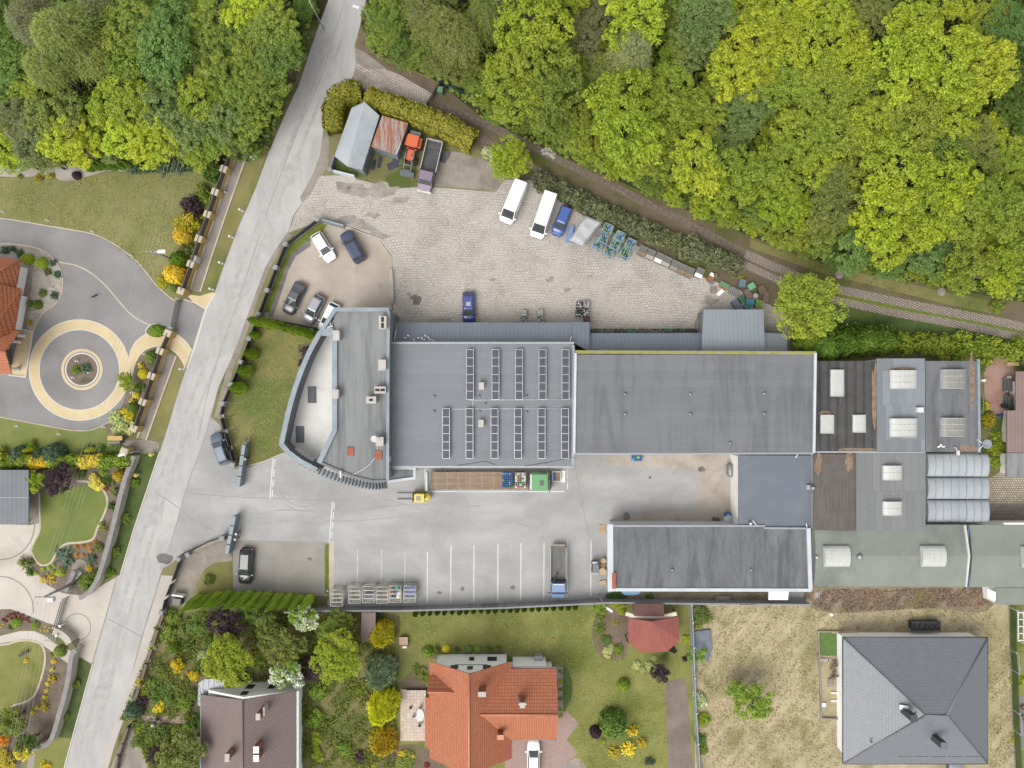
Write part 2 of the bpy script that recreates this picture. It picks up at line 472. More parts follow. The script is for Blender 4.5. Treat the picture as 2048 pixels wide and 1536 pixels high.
_g=MB();_g.sheet([(-1600,-1600),(1600,-1600),(1600,1600),(-1600,1600)],0.0)
tag(link('ground',_g.mesh('ground',M_ground)),kind='structure')
gs,gl,gr=ground_sheet,ground_strip,ground_ring
# --- woods
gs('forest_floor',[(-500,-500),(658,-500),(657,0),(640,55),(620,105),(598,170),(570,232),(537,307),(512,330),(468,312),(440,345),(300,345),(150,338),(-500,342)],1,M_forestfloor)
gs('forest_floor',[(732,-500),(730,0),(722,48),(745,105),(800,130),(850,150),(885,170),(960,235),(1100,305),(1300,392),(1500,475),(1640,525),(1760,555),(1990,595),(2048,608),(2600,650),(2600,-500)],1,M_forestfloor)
# --- track zone
gs('track',[(868,190),(885,172),(960,232),(1100,302),(1300,390),(1500,472),(1640,522),(1760,552),(2048,605),(2300,640),(2300,740),(2048,690),(1900,672),(1700,640),(1560,620),(1545,640),(1400,560),(1280,505),(1150,440),(1060,375),(980,320),(960,300),(850,230)],2,M_trackdirt)
gs('track_grass',[(1560,560),(1700,600),(1900,650),(2048,678),(2300,730),(2300,800),(2048,722),(1800,700),(1640,690),(1560,640)],3,M_verge)
gs('track_grass',[(1500,495),(1640,545),(1760,575),(1900,610),(1990,628),(1990,604),(1760,556),(1640,527),(1500,478)],3,M_lawn_g)
gs('track_grass',[(1500,522),(1560,548),(1650,590),(1760,612),(1900,645),(2048,672),(2300,720),(2300,700),(2048,652),(1900,622),(1760,592),(1640,562),(1500,508)],4,M_green_patch)
gl('stone_track',[(872,207),(905,220),(1000,262),(1100,312),(1200,360),(1300,410),(1400,460),(1490,508)],1.05,5,M_slab,3)
gl('stone_track',[(860,228),(900,246),(960,276),(1060,330),(1160,385),(1260,437),(1360,488),(1480,540)],0.95,5,M_slab,3)
gl('stone_track',[(1490,508),(1560,538),(1640,570),(1740,592),(1840,613),(1950,634),(2048,654),(2300,710)],1.15,6,M_hex,3)
gl('stone_track',[(1488,528),(1545,555),(1610,585),(1680,602),(1780,624),(1900,646),(2048,676),(2300,730)],1.05,6,M_hex,3)
# --- street
ROAD_L=[(700,-300),(657,0),(642,40),(622,97),(597,172),(572,225),(537,307),(512,375),(475,459),(447,534),(430,584),(410,619),(390,681),(375,731),(362,768),(330,873),(320,903),(290,988),(265,1063),(240,1150),(232,1167),(185,1327),(145,1472),(128,1536),(60,1800)]
ROAD_R=[(215,1536),(245,1414),(287,1262),(320,1152),(352,1068),(388,955),(420,838),(437,775),(472,696),(495,634),(512,588),(532,534),(557,494),(576,465),(587,431),(605,405),(619,384),(642,352),(655,320),(652,285),(650,235),(662,200),(690,178),(709,148),(712,118),(709,92),(719,55),(732,0),(790,-300)]
gs('verge',[(642,40),(622,97),(597,172),(572,225),(537,307),(512,375),(475,459),(447,534),(430,584),(400,590),(420,540),(450,470),(480,400),(500,320),(540,250),(560,190),(600,100),(620,40)],3,M_rough)
gs('road',ROAD_L+[(-20,2100),(120,2100),(170,1700)]+ROAD_R,6,M_road)
gs('footpath',[(352,1152),(335,1195),(322,1227),(306,1270),(292,1317),(278,1360),(262,1397),(247,1440),(228,1495),(214,1545),(196,1545),(215,1490),(232,1440),(248,1400),(272,1320),(292,1250),(312,1180),(322,1150)],7,M_pave_pink_road)
gs('footpath',[(585,470),(560,500),(536,545),(518,590),(503,640),(486,690),(468,735),(452,790),(447,815),(440,835),(428,835),(440,790),(455,735),(474,690),(494,634),(512,585),(530,536),(555,494),(575,465)],7,M_gravel_dark)
gs('road',[(655,240),(659,295),(657,330),(644,352),(622,390),(606,410),(600,395),(625,350),(640,310),(648,250)],7,M_gravel_dark)
# cracks and joints in the street; second line paints an overhead cable's shadow
for k,pts in enumerate([[(420,840),(408,880),(396,912),(380,955),(366,1000),(350,1060),(340,1098)],[(310,985),(335,1000),(362,1020),(392,1042),(430,1062)],[(216,1238),(250,1255),(285,1275)],[(372,985),(420,990),(520,996),(700,1001)],[(1150,930),(1160,985),(1170,1035),(1181,1082)],[(322,1152),(308,1200),(285,1270)]]):
    gl('crack_and_cable_shadow',pts,0.09,9,M_crack_shadow,3)
gs('road',blob(330,1118,16,11,3),9,M_stain)
for pts in([(470,560),(505,552),(498,590),(462,600)],[(560,330),(600,322),(588,372),(548,380)],[(300,1010),(330,1004),(322,1050),(292,1056)],[(205,1340),(232,1336),(216,1410),(192,1412)],[(640,60),(662,56),(652,110),(630,112)]):
    gs('asphalt_patch',pts,8,M_patch)
gl('crack_and_cable_shadow',[(690,0),(668,70),(640,160),(600,250),(565,340),(532,430)],0.07,9,M_crack_shadow,3)
gl('crack_and_cable_shadow',[(520,470),(490,560),(455,660),(420,770),(395,880)],0.07,9,M_crack_shadow,3)
gl('tyre_mark',[(690,60),(640,200),(560,400),(480,600),(420,760),(350,930),(290,1120),(220,1360),(180,1500)],0.5,8,M_patch,4)
gl('tyre_mark',[(665,60),(615,200),(535,400),(455,600),(398,760),(330,930),(270,1120),(200,1360),(160,1500)],0.5,8,M_patch,4)
# --- yard
gs('yard',[(422,833),(440,850),(452,900),(470,938),(500,934),(566,906),(640,880),(780,900),(1000,900),(1480,900),(1480,1050),(1230,1050),(1230,1185),(1640,1185),(1640,1212),(1210,1200),(1000,1208),(655,1222),(655,1084),(470,1080),(455,1070),(420,1080),(362,1108),(340,1130),(318,1140),(345,1072),(366,1000),(396,912)],7,M_yard)
gs('loading_yard',[(1210,912),(1478,906),(1478,1050),(1222,1050),(1240,1030),(1388,1022),(1396,940),(1300,936),(1215,930)],8,M_loading)
gs('small_car_park',[(466,1080),(656,1084),(657,1187),(466,1180)],8,M_pinklot)
gl('kerb',[(662,1082),(663,1120),(661,1212)],0.75,9,M_creamedge)
gs('weed_strip',[(650,1090),(658,1086),(658,1205),(650,1185)],10,M_green_patch)
gs('cobble_edge',[(466,1180),(655,1187),(655,1193),(466,1186)],10,M_gravel_dark)
# tyre marks
for r,a0,a1 in((34,60,200),(42,55,210),(52,60,215),(60,70,205)):
    gr('tyre_mark',608,960,r,r+2.2,9,M_tyre,28,a0,a1)
for pts in([(470,1040),(560,1020),(680,1025),(800,1010),(960,1012)],[(480,1056),(580,1040),(700,1042),(830,1030)],[(430,1000),(520,985),(640,990),(780,1000),(900,1040)],[(1000,1040),(1090,1060),(1150,1085)]):
    gl('tyre_mark',pts,0.18,9,M_tyre,4)
# painted lines
for x,y0,y1 in((715,1098,1165),(763,1099,1172),(810,1098,1176),(855,1103,1206),(902,1092,1205),(948,1091,1204),(996,1088,1203),(1042,1086,1199),(1088,1084,1197),(1135,1082,1195),(1182,1080,1192)):
    gl('parking_line',[(x,y0),(x-0.5,y1)],0.13,10,M_paint_worn if x<850 else M_paint)
for a,b,w in(((546,917),(540,998),0.14),((665,1003),(659,1081),0.14)):
    gl('painted_line',[a,b],w,10,M_paint)
    for q in range(4):
        t0,t1=q/4+0.02,(q+1)/4-0.05
        gl('painted_line',[(a[0]+4+(b[0]-a[0])*t0,a[1]+(b[1]-a[1])*t0),(a[0]+4+(b[0]-a[0])*t1,a[1]+(b[1]-a[1])*t1)],0.13,10,M_paint)
gl('bay_line',[(850,937),(850,983),(1130,983)],0.15,10,M_paint)
gl('bay_line',[(1135,932),(1135,978)],0.15,10,M_paint_worn)
for s_,(cx,cy,rx,ry)in enumerate([(1403,938,7,5),(1253,1032,8,8),(925,1178,4,4),(878,1185,5,3),(620,1118,4,3),(1025,1175,5,4),(1300,955,3,2)]):
    gs('stain',blob(cx,cy,rx,ry,s_+20),10,M_stain)
# --- paved goods yard behind the hall
gs('paved_yard',[(576,466),(590,430),(606,405),(622,388),(640,352),(700,350),(735,362),(830,372),(990,384),(1010,360),(1060,360),(1100,388),(1180,440),(1290,500),(1400,552),(1500,590),(1580,630),(1580,720),(780,720),(780,640),(787,615),(787,512),(762,478),(710,456),(645,440)],7,M_paver)
gs('paved_apron',[(712,122),(735,138),(768,137),(800,150),(852,172),(870,190),(858,215),(838,228),(790,205),(740,185),(700,180),(706,160)],8,M_paver_top)
gs('apron_gravel',[(709,95),(730,105),(750,120),(772,137),(735,140),(712,124)],9,M_gravel_dark)
gs('dirt_bank',[(722,50),(735,100),(765,120),(810,138),(860,158),(885,175),(868,190),(800,150),(770,136),(740,118),(715,96)],8,M_soil)
gs('gravel_corner',[(880,300),(920,305),(985,325),(1010,355),(995,382),(870,372),(850,330)],8,M_gravel_dark)
gs('shed_yard',[(668,330),(740,300),(830,320),(840,374),(780,378),(740,365),(690,352),(664,345)],8,M_rough)
gs('concrete_patch',[(672,363),(728,369),(726,383),(674,380)],9,M_chan)
gs('stain',blob(698,376,6,4,31),10,M_stain)
for s_,(cx,cy,rx,ry,m)in enumerate([(720,385,32,9,'w'),(770,380,28,12,'w'),(800,398,16,8,'w'),(832,597,9,10,'s'),(818,588,5,4,'w'),(700,440,30,9,'w'),(745,430,14,5,'w'),(1135,580,7,4,'w'),(1180,552,5,3,'w'),(1310,670,10,4,'s'),(880,640,24,4,'w'),(1250,665,30,6,'w'),(1420,600,16,9,'w'),(985,560,5,3,'w'),(760,470,22,8,'w'),(1100,560,10,5,'w')]):
    gs('damp_patch',blob(cx,cy,rx,ry,s_+50,22,0.75),9,M_wet if m=='w' else M_stain)
gl('joint',[(880,363),(960,371),(1000,386)],0.1,9,M_crack_shadow)
# --- staff car park
gs('staff_car_park',[(648,446),(700,457),(760,481),(784,514),(784,620),(690,640),(640,680),(525,640),(536,610),(566,545),(590,495)],9,M_lot)
gs('weed_strip',[(642,446),(655,450),(640,470),(600,496),(582,520),(566,560),(550,600),(538,626),(526,622),(538,585),(556,545),(575,500),(600,475)],10,M_green_patch)
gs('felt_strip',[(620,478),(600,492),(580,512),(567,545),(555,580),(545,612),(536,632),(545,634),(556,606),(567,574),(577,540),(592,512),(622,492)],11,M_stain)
gl('kerb',[(645,443),(700,456),(762,480),(786,512),(787,540),(787,615)],0.12,0,M_whiteedge,0,0.1)
gs('concrete_patch',[(695,440),(735,445),(760,462),(738,462),(700,452)],10,M_wet)
# --- office lawn
gs('office_lawn',[(508,650),(640,680),(640,720),(600,790),(590,850),(566,904),(490,934),(472,905),(452,850),(448,810),(462,770),(480,720)],8,M_lawn_g)
gs('shrub_bed',[(596,690),(640,680),(640,700),(612,740),(598,720)],9,M_soil)
gl('kerb',[(488,934),(530,922),(567,906)],0.14,0,M_creamedge,0,0.1)
# --- lower left corner of the works
gs('gravel_corner',[(362,1112),(400,1096),(455,1078),(464,1090),(464,1124),(408,1140),(392,1180),(388,1210),(338,1212),(345,1160)],8,M_gravel_dark)
gs('small_lawn',[(408,1140),(430,1125),(464,1122),(464,1180),(440,1190),(385,1212),(392,1170)],9,M_lawn_g)
# --- villa garden (upper left)
gs('villa_lawn',[(-400,342),(20,356),(110,358),(200,350),(300,347),(400,342),(440,330),(432,400),(400,480),(372,560),(356,604),(338,592),(310,566),(282,530),(252,503),(220,482),(186,467),(140,458),(90,450),(40,441),(0,436),(-400,420)],3,M_lawn)
gs('gravel_bed',[(-100,346),(20,354),(80,352),(110,344),(112,356),(130,362),(152,360),(185,350),(215,342),(250,343),(252,334),(180,326),(110,328),(0,332),(-100,330)],5,M_gravel,2)
gs('villa_drive',[(-400,424),(0,438),(40,443),(90,452),(140,460),(186,469),(220,484),(252,505),(282,532),(310,568),(338,594),(356,606),(370,600),(412,618),(388,695),(345,668),(300,664),(270,690),(262,745),(250,795),(236,830),(206,850),(164,861),(90,850),(0,834),(-400,790)],4,M_drive)
gs('villa_lawn',[(-400,800),(0,836),(90,852),(164,863),(206,852),(216,858),(215,880),(250,885),(250,912),(-400,912)],3,M_lawn_b)
gl('kerb',[(-100,432),(0,437),(40,442),(90,451),(140,459),(186,468),(220,483),(252,504),(282,531),(310,567),(338,593),(356,605)],0.16,0,M_creamedge,3,0.06)
gl('kerb',[(-50,826),(0,834),(90,851),(164,862),(208,850),(236,828)],0.14,0,M_creamedge,3,0.06)
gr('beige_ring',159,740,81,100,6,M_beige)
gr('kerb',159,740,79.5,81.5,7,M_whiteedge);gr('kerb',159,740,99.5,101.5,7,M_whiteedge)
gr('beige_ring',164,739,36,41.5,6,M_beige);gr('kerb',164,739,31,34,7,M_whiteedge)
gs('round_bed',blob(164,739,31,31,90,24,0.02),8,M_bed)
PATH_T=[(258,720),(262,702),(272,684),(288,671),(306,664),(330,663),(352,668),(372,684),(384,700)]
PATH_B=[(370,738),(366,724),(352,706),(335,695),(315,692),(296,697),(280,709),(270,728),(264,752)]
gs('beige_path',PATH_T+PATH_B,7,M_beige)
gl('kerb',PATH_T,0.14,8,M_whiteedge,3);gl('kerb',PATH_B,0.14,8,M_whiteedge,3)
gl('kerb',[(300,668),(340,672),(366,690),(380,712)],0.14,9,M_whiteedge,3)
gs('beige_path',[(372,588),(400,592),(426,584),(430,588),(413,617),(385,603)],7,M_beige)
gl('kerb',[(430,586),(411,620),(389,696),(374,736)],0.22,9,M_whiteedge)
gl('kerb',[(366,598),(390,606),(412,618)],0.14,8,M_whiteedge)
gl('kerb',[(112,524),(128,526),(155,532),(185,548),(213,573),(240,605),(266,632),(300,650),(336,660)],0.2,8,M_creamedge,4)
gs('garden_bed',[(264,752),(272,728),(282,712),(298,700),(318,697),(330,700),(300,765),(272,830),(255,870),(215,862),(212,852),(236,832),(252,795)],8,M_bed)
gs('gravel_island',[(-60,486),(0,488),(50,492),(86,502),(106,518),(119,538),(124,560),(122,586),(110,606),(86,624),(72,646),(64,672),(40,672),(-60,660)],8,M_gravel,2)
gl('kerb',[(-60,484),(0,487),(50,491),(87,501),(107,517),(121,538),(126,560),(124,586),(111,608),(87,626),(73,648),(64,672)],0.16,0,M_creamedge,3,0.08)
gs('path_bed',[(292,664),(298,655),(312,650),(332,653),(330,670),(300,672)],8,M_bed)
gl('kerb',[(330,650),(308,648),(294,656),(292,667),(300,673)],0.14,9,M_whiteedge,3)
gs('porch',[(40,660),(64,664),(50,752),(20,748)],10,M_beige)
gl('kerb',[(38,658),(66,663),(52,754),(18,750)],0.2,0,M_whiteedge,0,0.12)
gs('garden_bed',[(40,560),(60,530),(68,530),(62,590),(56,640),(52,662),(40,660)],9,M_gravel_dark)
# drainage channel and verge beside the street
gl('drain_channel',[(486,305),(462,370),(436,445),(412,515),(390,582)],1.25,5,M_chan,2)
gl('drain_channel',[(343,708),(325,758),(305,815),(284,878)],1.2,5,M_chan,2)
for pts in([(496,306),(472,372),(446,447),(422,518),(401,584)],[(476,304),(452,368),(427,443),(403,512),(380,580)],[(353,712),(335,762),(314,820),(293,880)],[(333,706),(316,755),(296,812),(275,876)]):
    gl('kerb',pts,0.22,0,M_creamedge,2,0.12)
gs('verge',[(500,310),(530,312),(512,372),(475,457),(447,532),(428,583),(402,590),(424,520),(448,448),(474,374)],4,M_lawn_g)
gs('verge',[(356,712),(372,735),(361,768),(330,872),(300,882),(316,822),(337,764)],4,M_lawn_g)
gs('beige_path',[(250,880),(300,880),(320,884),(318,902),(285,906),(258,905),(215,905),(215,884)],9,M_gravel_dark)
# --- middle left garden
gs('garden_bed',[(-300,905),(262,905),(198,1130),(165,1195),(130,1192),(95,1172),(58,1130),(66,1098),(82,1050),(60,985),(-300,960)],3,M_bed)
gs('garden_paving',[(-300,1040),(60,1050),(82,1045),(82,1062),(66,1100),(60,1130),(95,1170),(125,1186),(168,1192),(205,1170),(240,1150),(234,1172),(185,1328),(150,1308),(160,1278),(130,1262),(110,1250),(96,1246),(22,1218),(-300,1225)],5,M_cream_pave)
gs('garden_paving',[(-300,1268),(0,1272),(40,1262),(68,1262),(92,1272),(112,1288),(140,1300),(150,1308),(140,1330),(100,1300),(80,1286),(40,1280),(0,1287),(-300,1290)],6,M_cream_pave)
gs('garden_bed',[(-300,1225),(20,1218),(96,1246),(110,1256),(96,1270),(68,1260),(40,1260),(0,1270),(-300,1268)],4,M_bed)
LAWN_B=[(84,985),(120,975),(165,972),(195,975),(210,988),(214,1008),(206,1030),(194,1055),(186,1076),(168,1082),(135,1085),(117,1096),(108,1112),(100,1124),(86,1128),(74,1120),(64,1102),(72,1080),(80,1060),(82,1030)]
gs('round_lawn',LAWN_B,6,M_lawn_b,2)
gl('kerb',[(155,962),(180,964),(198,972),(212,988),(215,1008),(207,1032),(195,1056),(187,1077),(168,1084),(135,1087),(118,1098),(109,1114),(101,1126),(86,1131),(73,1122),(61,1100)],0.3,0,M_creamedge,3,0.06)
gl('kerb',[(79,985),(80,1030),(80,1060),(70,1082),(61,1100)],0.22,0,M_creamedge,3,0.06)
gs('carport_floor',[(57,985),(78,985),(80,1045),(57,1048)],7,M_gravel_dark)
gr('sett_ring',0,1050,68,70.5,8,M_darkline,40,-60,130)
gr('sett_ring',0,1220,66,68,8,M_darkline,40,-90,5)
gr('sett_ring',155,1254,26,27.5,8,M_darkline,40,0,360)
gl('sett_line',[(235,1150),(210,1240),(184,1328)],0.12,8,M_darkline)
LAWN_C=[(-300,1285),(0,1290),(40,1282),(72,1285),(86,1298),(88,1325),(80,1360),(68,1388),(50,1402),(22,1410),(0,1424),(-300,1440)]
gs('garden_bed',[(-300,1280),(80,1284),(140,1300),(147,1330),(138,1380),(120,1440),(100,1478),(60,1492),(40,1536),(-300,1560)],4,M_bed)
gs('round_lawn',LAWN_C,6,M_lawn_rich)
gl('kerb',[(-100,1288),(0,1290),(40,1281),(74,1284),(88,1298),(90,1325),(81,1362),(69,1390),(50,1404),(22,1412),(0,1426),(-60,1440)],0.26,0,M_creamedge,3,0.06)
gs('verge',[(265,912),(318,905),(290,988),(265,1062),(240,1148),(205,1160),(198,1150),(222,1060),(246,980)],4,M_verge)
gs('verge',[(160,1318),(184,1330),(145,1472),(128,1540),(60,1540),(66,1490),(104,1480),(126,1420),(146,1350)],4,M_verge)
gs('verge',[(76,1490),(108,1474),(142,1476),(128,1540),(62,1540)],5,M_lawn_rich)
gl('kerb',[(320,903),(291,990),(266,1065),(241,1150)],0.14,0,M_whiteedge,2,0.1)
gl('kerb',[(186,1327),(146,1472),(128,1540)],0.14,0,M_whiteedge,2,0.1)
gl('garden_path',[(66,1492),(60,1540)],0.9,6,M_chan)
# --- gardens below the works
gs('rough_garden',[(322,1232),(400,1222),(655,1222),(730,1222),(800,1232),(800,1560),(220,1560),(246,1440),(282,1340)],3,M_rough)
gl('garden_path',[(352,1302),(330,1330),(305,1372),(296,1420)],0.7,5,M_soil,3)
gl('garden_path',[(284,1438),(330,1440),(376,1440)],1.0,5,M_pinkpave)
gl('garden_path',[(392,1340),(392,1380),(390,1420)],0.8,5,M_soil)
gl('garden_path',[(500,1300),(545,1282),(580,1262)],0.7,5,M_soil,3)
gs('driveway',[(262,1440),(275,1470),(290,1500),(302,1560),(212,1560),(236,1500)],5,M_chan)
gs('soil_bed',[(590,1370),(612,1370),(606,1560),(596,1560)],5,M_soil)
gs('shed_yard',[(694,1226),(722,1226),(722,1284),(694,1276)],5,M_rough)
gs('big_lawn',[(800,1226),(1000,1212),(1210,1204),(1385,1206),(1388,1560),(796,1560)],4,M_lawn_rich)
gs('dry_lawn',[(800,1300),(850,1290),(862,1340),(850,1376),(800,1378)],5,M_lawn_g,2)
gs('soil_bed',[(1200,1222),(1252,1222),(1252,1312),(1212,1318),(1192,1300),(1184,1262)],6,M_soil,3)
gs('soil_bed',[(802,1376),(812,1352),(846,1332),(862,1340),(850,1374)],6,M_soil,2)
gs('soil_bed',[(860,1308),(1010,1302),(1012,1310),(862,1318)],6,M_soil)
gs('soil_bed',[(1112,1330),(1126,1334),(1126,1420),(1118,1440),(1112,1436)],6,M_gravel_dark)
gs('ivy_patch',[(1126,1334),(1138,1345),(1145,1370),(1143,1395),(1134,1415),(1126,1420)],7,M_verge,2)
gs('pink_drive',[(1010,1470),(1112,1440),(1132,1421),(1159,1447),(1133,1479),(1156,1506),(1110,1545),(1010,1560)],6,M_pinkpave)
gs('soil_bed',[(780,1500),(830,1488),(870,1510),(900,1560),(760,1560)],6,M_soil,2)
gs('soil_bed',[(1110,1545),(1150,1515),(1170,1530),(1175,1560),(1105,1560)],6,M_gravel_dark,2)
gs('vegetable_plot',[(1331,1362),(1372,1355),(1388,1560),(1336,1560)],6,M_plot)
gs('terrace_step',[(800,1376),(852,1376),(852,1481),(800,1481)],6,M_redpatio)
# --- building plot on the right
gs('dry_field',[(1388,1200),(1640,1196),(1980,1200),(2020,1212),(2024,1300),(2034,1560),(1390,1560)],4,M_dry)
gs('litter_strip',[(1620,1176),(1980,1170),(1985,1212),(1950,1225),(1860,1216),(1760,1222),(1660,1226),(1610,1208)],6,M_debris,2)
gs('rough_strip',[(1210,1186),(1630,1184),(1630,1212),(1210,1204)],8,M_debris)
gs('bare_patch',blob(1600,1415,36,22,101,22,0.7),6,M_pale_dry)
gs('bare_patch',blob(1592,1350,14,26,102,22,0.7),6,M_pale_dry)
gs('green_mat',[(1637,1264),(1674,1264),(1674,1311),(1639,1311)],7,plain('artificial_turf',A(98,128,62),0.9,vary=0.15))
gs('soil_bed',[(1640,1312),(1680,1312),(1680,1436),(1642,1434)],6,M_dry)
gs('right_garden',[(2018,1212),(2300,1212),(2300,1560),(2034,1560),(2026,1300)],5,M_lawn_rich)
gs('right_paving',[(2034,1390),(2300,1390),(2300,1500),(2038,1500)],7,M_drive)
# --- court on the far right
gs('right_court',[(1956,720),(2300,720),(2300,1050),(1956,1050)],6,M_rough)
gs('patio',[(1972,716),(2020,712),(2028,760),(2016,820),(1990,828),(1970,800),(1968,750)],8,M_redpatio,2)
gs('cobbled_court',[(1974,960),(2005,940),(2300,940),(2300,1008),(1974,1008)],8,M_cobble)
gs('paved_court',[(1974,1008),(2300,1008),(2300,1046),(1974,1046)],9,M_brickpath)

# ================================================================ VEGETATION
M_leaf=leaf_mat('broad_leaves',0.36,0.35)
M_fine=leaf_mat('fine_leaves',0.3,0.3)
M_needle=leaf_mat('conifer_sprays',0.35,0.12)
M_bloss=leaf_mat('leaves_with_white_blossom',0.3,0.25,blossom=(0.75,0.74,0.66,1))
M_goldleaf=leaf_mat('golden_sprays',0.3,0.15)
M_under=leaf_mat('undergrowth_leaves',0.32,0.2)
M_bark=mottled('grey_brown_bark',(0.10,0.085,0.065,1),(0.16,0.14,0.11,1),2.0,9,0.3,rough=0.95)
M_birchbark=mottled('white_birch_bark',A(196,190,178),A(214,208,196),2.0,9,0.15,c3=(0.12,0.11,0.1,1),scale3=1.2,t3=(0.62,0.66),rough=0.8)
def leaf_faces(C,N,size,rs,aspect=0.6,tilt=0.5,along=None):
    """Rhombic leaf sprays at points C facing roughly N."""
    n=len(C)
    Nn=N+rs.normal(0,tilt,(n,3))
    Nn/=np.linalg.norm(Nn,axis=1)[:,None]+1e-9
    T=rs.normal(0,1,(n,3))if along is None else along+rs.normal(0,0.25,(n,3))
    U=T-(T*Nn).sum(1)[:,None]*Nn
    U/=np.linalg.norm(U,axis=1)[:,None]+1e-9
    V=np.cross(Nn,U)
    sz=(size*rs.uniform(0.65,1.3,n))[:,None]
    v=np.stack([C+U*sz,C+V*sz*aspect,C-U*sz*0.8,C-V*sz*aspect],1).reshape(-1,3)
    return v
def leaf_mesh(name,v,mat,extra=None):
    n=len(v)//4
    me=bpy.data.meshes.new(name)
    V=v;nf=n
    ev,ef=([],[])if extra is None else extra
    if len(ev):V=np.concatenate([v,np.array(ev,float)])
    me.vertices.add(len(V));me.vertices.foreach_set('co',V.astype(np.float32).ravel())
    loops=list(range(4*n));starts=list(range(0,4*n,4));tot=[4]*n
    for f in ef:
        starts.append(len(loops));tot.append(len(f));loops.extend(i+4*n for i in f)
    me.loops.add(len(loops));me.loops.foreach_set('vertex_index',loops)
    me.polygons.add(len(starts));me.polygons.foreach_set('loop_start',starts);me.polygons.foreach_set('loop_total',tot)
    me.materials.append(mat)
    me.update(calc_edges=True);me.validate()
    return me
def sphere_dirs(n,rs,up=-0.2):
    d=rs.normal(0,1,(n*4,3));d/=np.linalg.norm(d,axis=1)[:,None]
    d=d[d[:,2]>up][:n]
    return d
def lobes(d,rs,amp,k=5):
    L=rs.normal(0,1,(k,3));L/=np.linalg.norm(L,axis=1)[:,None]
    s=np.zeros(len(d))
    for q in L:s+=np.clip((d@q),0,1)**3
    s=(s-s.min())/(s.max()-s.min()+1e-9)
    return 1-amp+amp*1.15*s
def crown_oak(seed,nl=9,ncl=17,per=44,leaf=0.034,cr=(0.075,0.135),zs=0.62,lr=(0.26,0.42),spread=0.62):
    """Crown of several branch lobes, each set with leaf clumps that leave dark gaps between them."""
    rs=np.random.RandomState(seed)
    C,N,cc=[],[],[]
    L=[(0.0,0.0,0.28,0.42)]
    a0=rs.uniform(0,6.28)
    for i in range(nl-1):
        a=a0+6.283*i/(nl-1)*1.0+rs.uniform(-0.3,0.3);q=spread*rs.uniform(0.55,1.12)
        L.append((q*math.cos(a),q*math.sin(a),0.22*(1-q*q)*rs.uniform(0.3,1.6),rs.uniform(*lr)))
    for(x,y,z,R)in L:
        d=sphere_dirs(ncl,rs,-0.12)
        for k in d:
            c=np.array([x,y,z])+k*R*rs.uniform(0.7,1.08)*np.array([1,1,zs])
            cc.append(c);r=rs.uniform(*cr)
            q=sphere_dirs(per,rs,-0.25)
            C.append(c+q*r*rs.uniform(0.7,1.1,len(q))[:,None]*np.array([1,1,0.7]))
            N.append(q*0.7+np.array([0,0,0.6]))
    return leaf_faces(np.concatenate(C),np.concatenate(N),leaf,rs),np.array(cc)
def crown_birch(seed,nst=950,per=12,leaf=0.03,zs=0.75,amp=0.45):
    rs=np.random.RandomState(seed)
    d=sphere_dirs(nst,rs,-0.05)
    rad=lobes(d,rs,amp,7)*rs.uniform(0.5,1.0,len(d))
    st=d*rad[:,None]*np.array([0.85,0.85,zs])
    out=d*np.array([1,1,0])+rs.normal(0,0.35,(len(d),3))*np.array([1,1,0])
    C,N,T=[],[],[]
    for k in range(per):
        t=k/per
        p=st+out*0.17*t+np.array([0,0,-0.30])*t*t+rs.normal(0,0.02,st.shape)
        C.append(p);N.append(np.tile([0,0,1.0],(len(p),1))+out*0.3)
        T.append(out*0.6+np.array([0,0,-0.6*t]))
    return leaf_faces(np.concatenate(C),np.concatenate(N),leaf,rs,0.34,0.4,np.concatenate(T)),st
def limbs_mb(cc,seed,trunk=1.6,r0=0.05,nl=14,rise=0.0,fork=0):
    rs=random.Random(seed);mb=MB()
    lean=(rs.uniform(-.05,.05),rs.uniform(-.05,.05))
    fk=(lean[0],lean[1],-0.42)
    mb.tube((0,0,-trunk),fk,r0*1.35,r0*0.8,7)
    mb.tube(fk,(lean[0]*1.5,lean[1]*1.5,0.3),r0*0.8,r0*0.25,6)
    idx=list(range(len(cc)));rs.shuffle(idx)
    for i in idx[:nl]:
        c=cc[i];e=(c[0],c[1],c[2]+rise)
        m=(fk[0]+(e[0]-fk[0])*0.45,fk[1]+(e[1]-fk[1])*0.45,fk[2]+(e[2]-fk[2])*0.6)
        mb.tube(fk,m,r0*0.5,r0*0.3,5,caps=False);mb.tube(m,e,r0*0.3,r0*0.08,4)
        for q in range(fork):
            f=0.35+0.6*rs.random()
            b=tuple(m[j]+(e[j]-m[j])*f for j in range(3))
            g=(b[0]+rs.uniform(-.16,.16),b[1]+rs.uniform(-.16,.16),b[2]+rs.uniform(0,.09))
            mb.tube(b,g,r0*0.15,r0*0.05,4)
    return mb
TREE_MESH={}
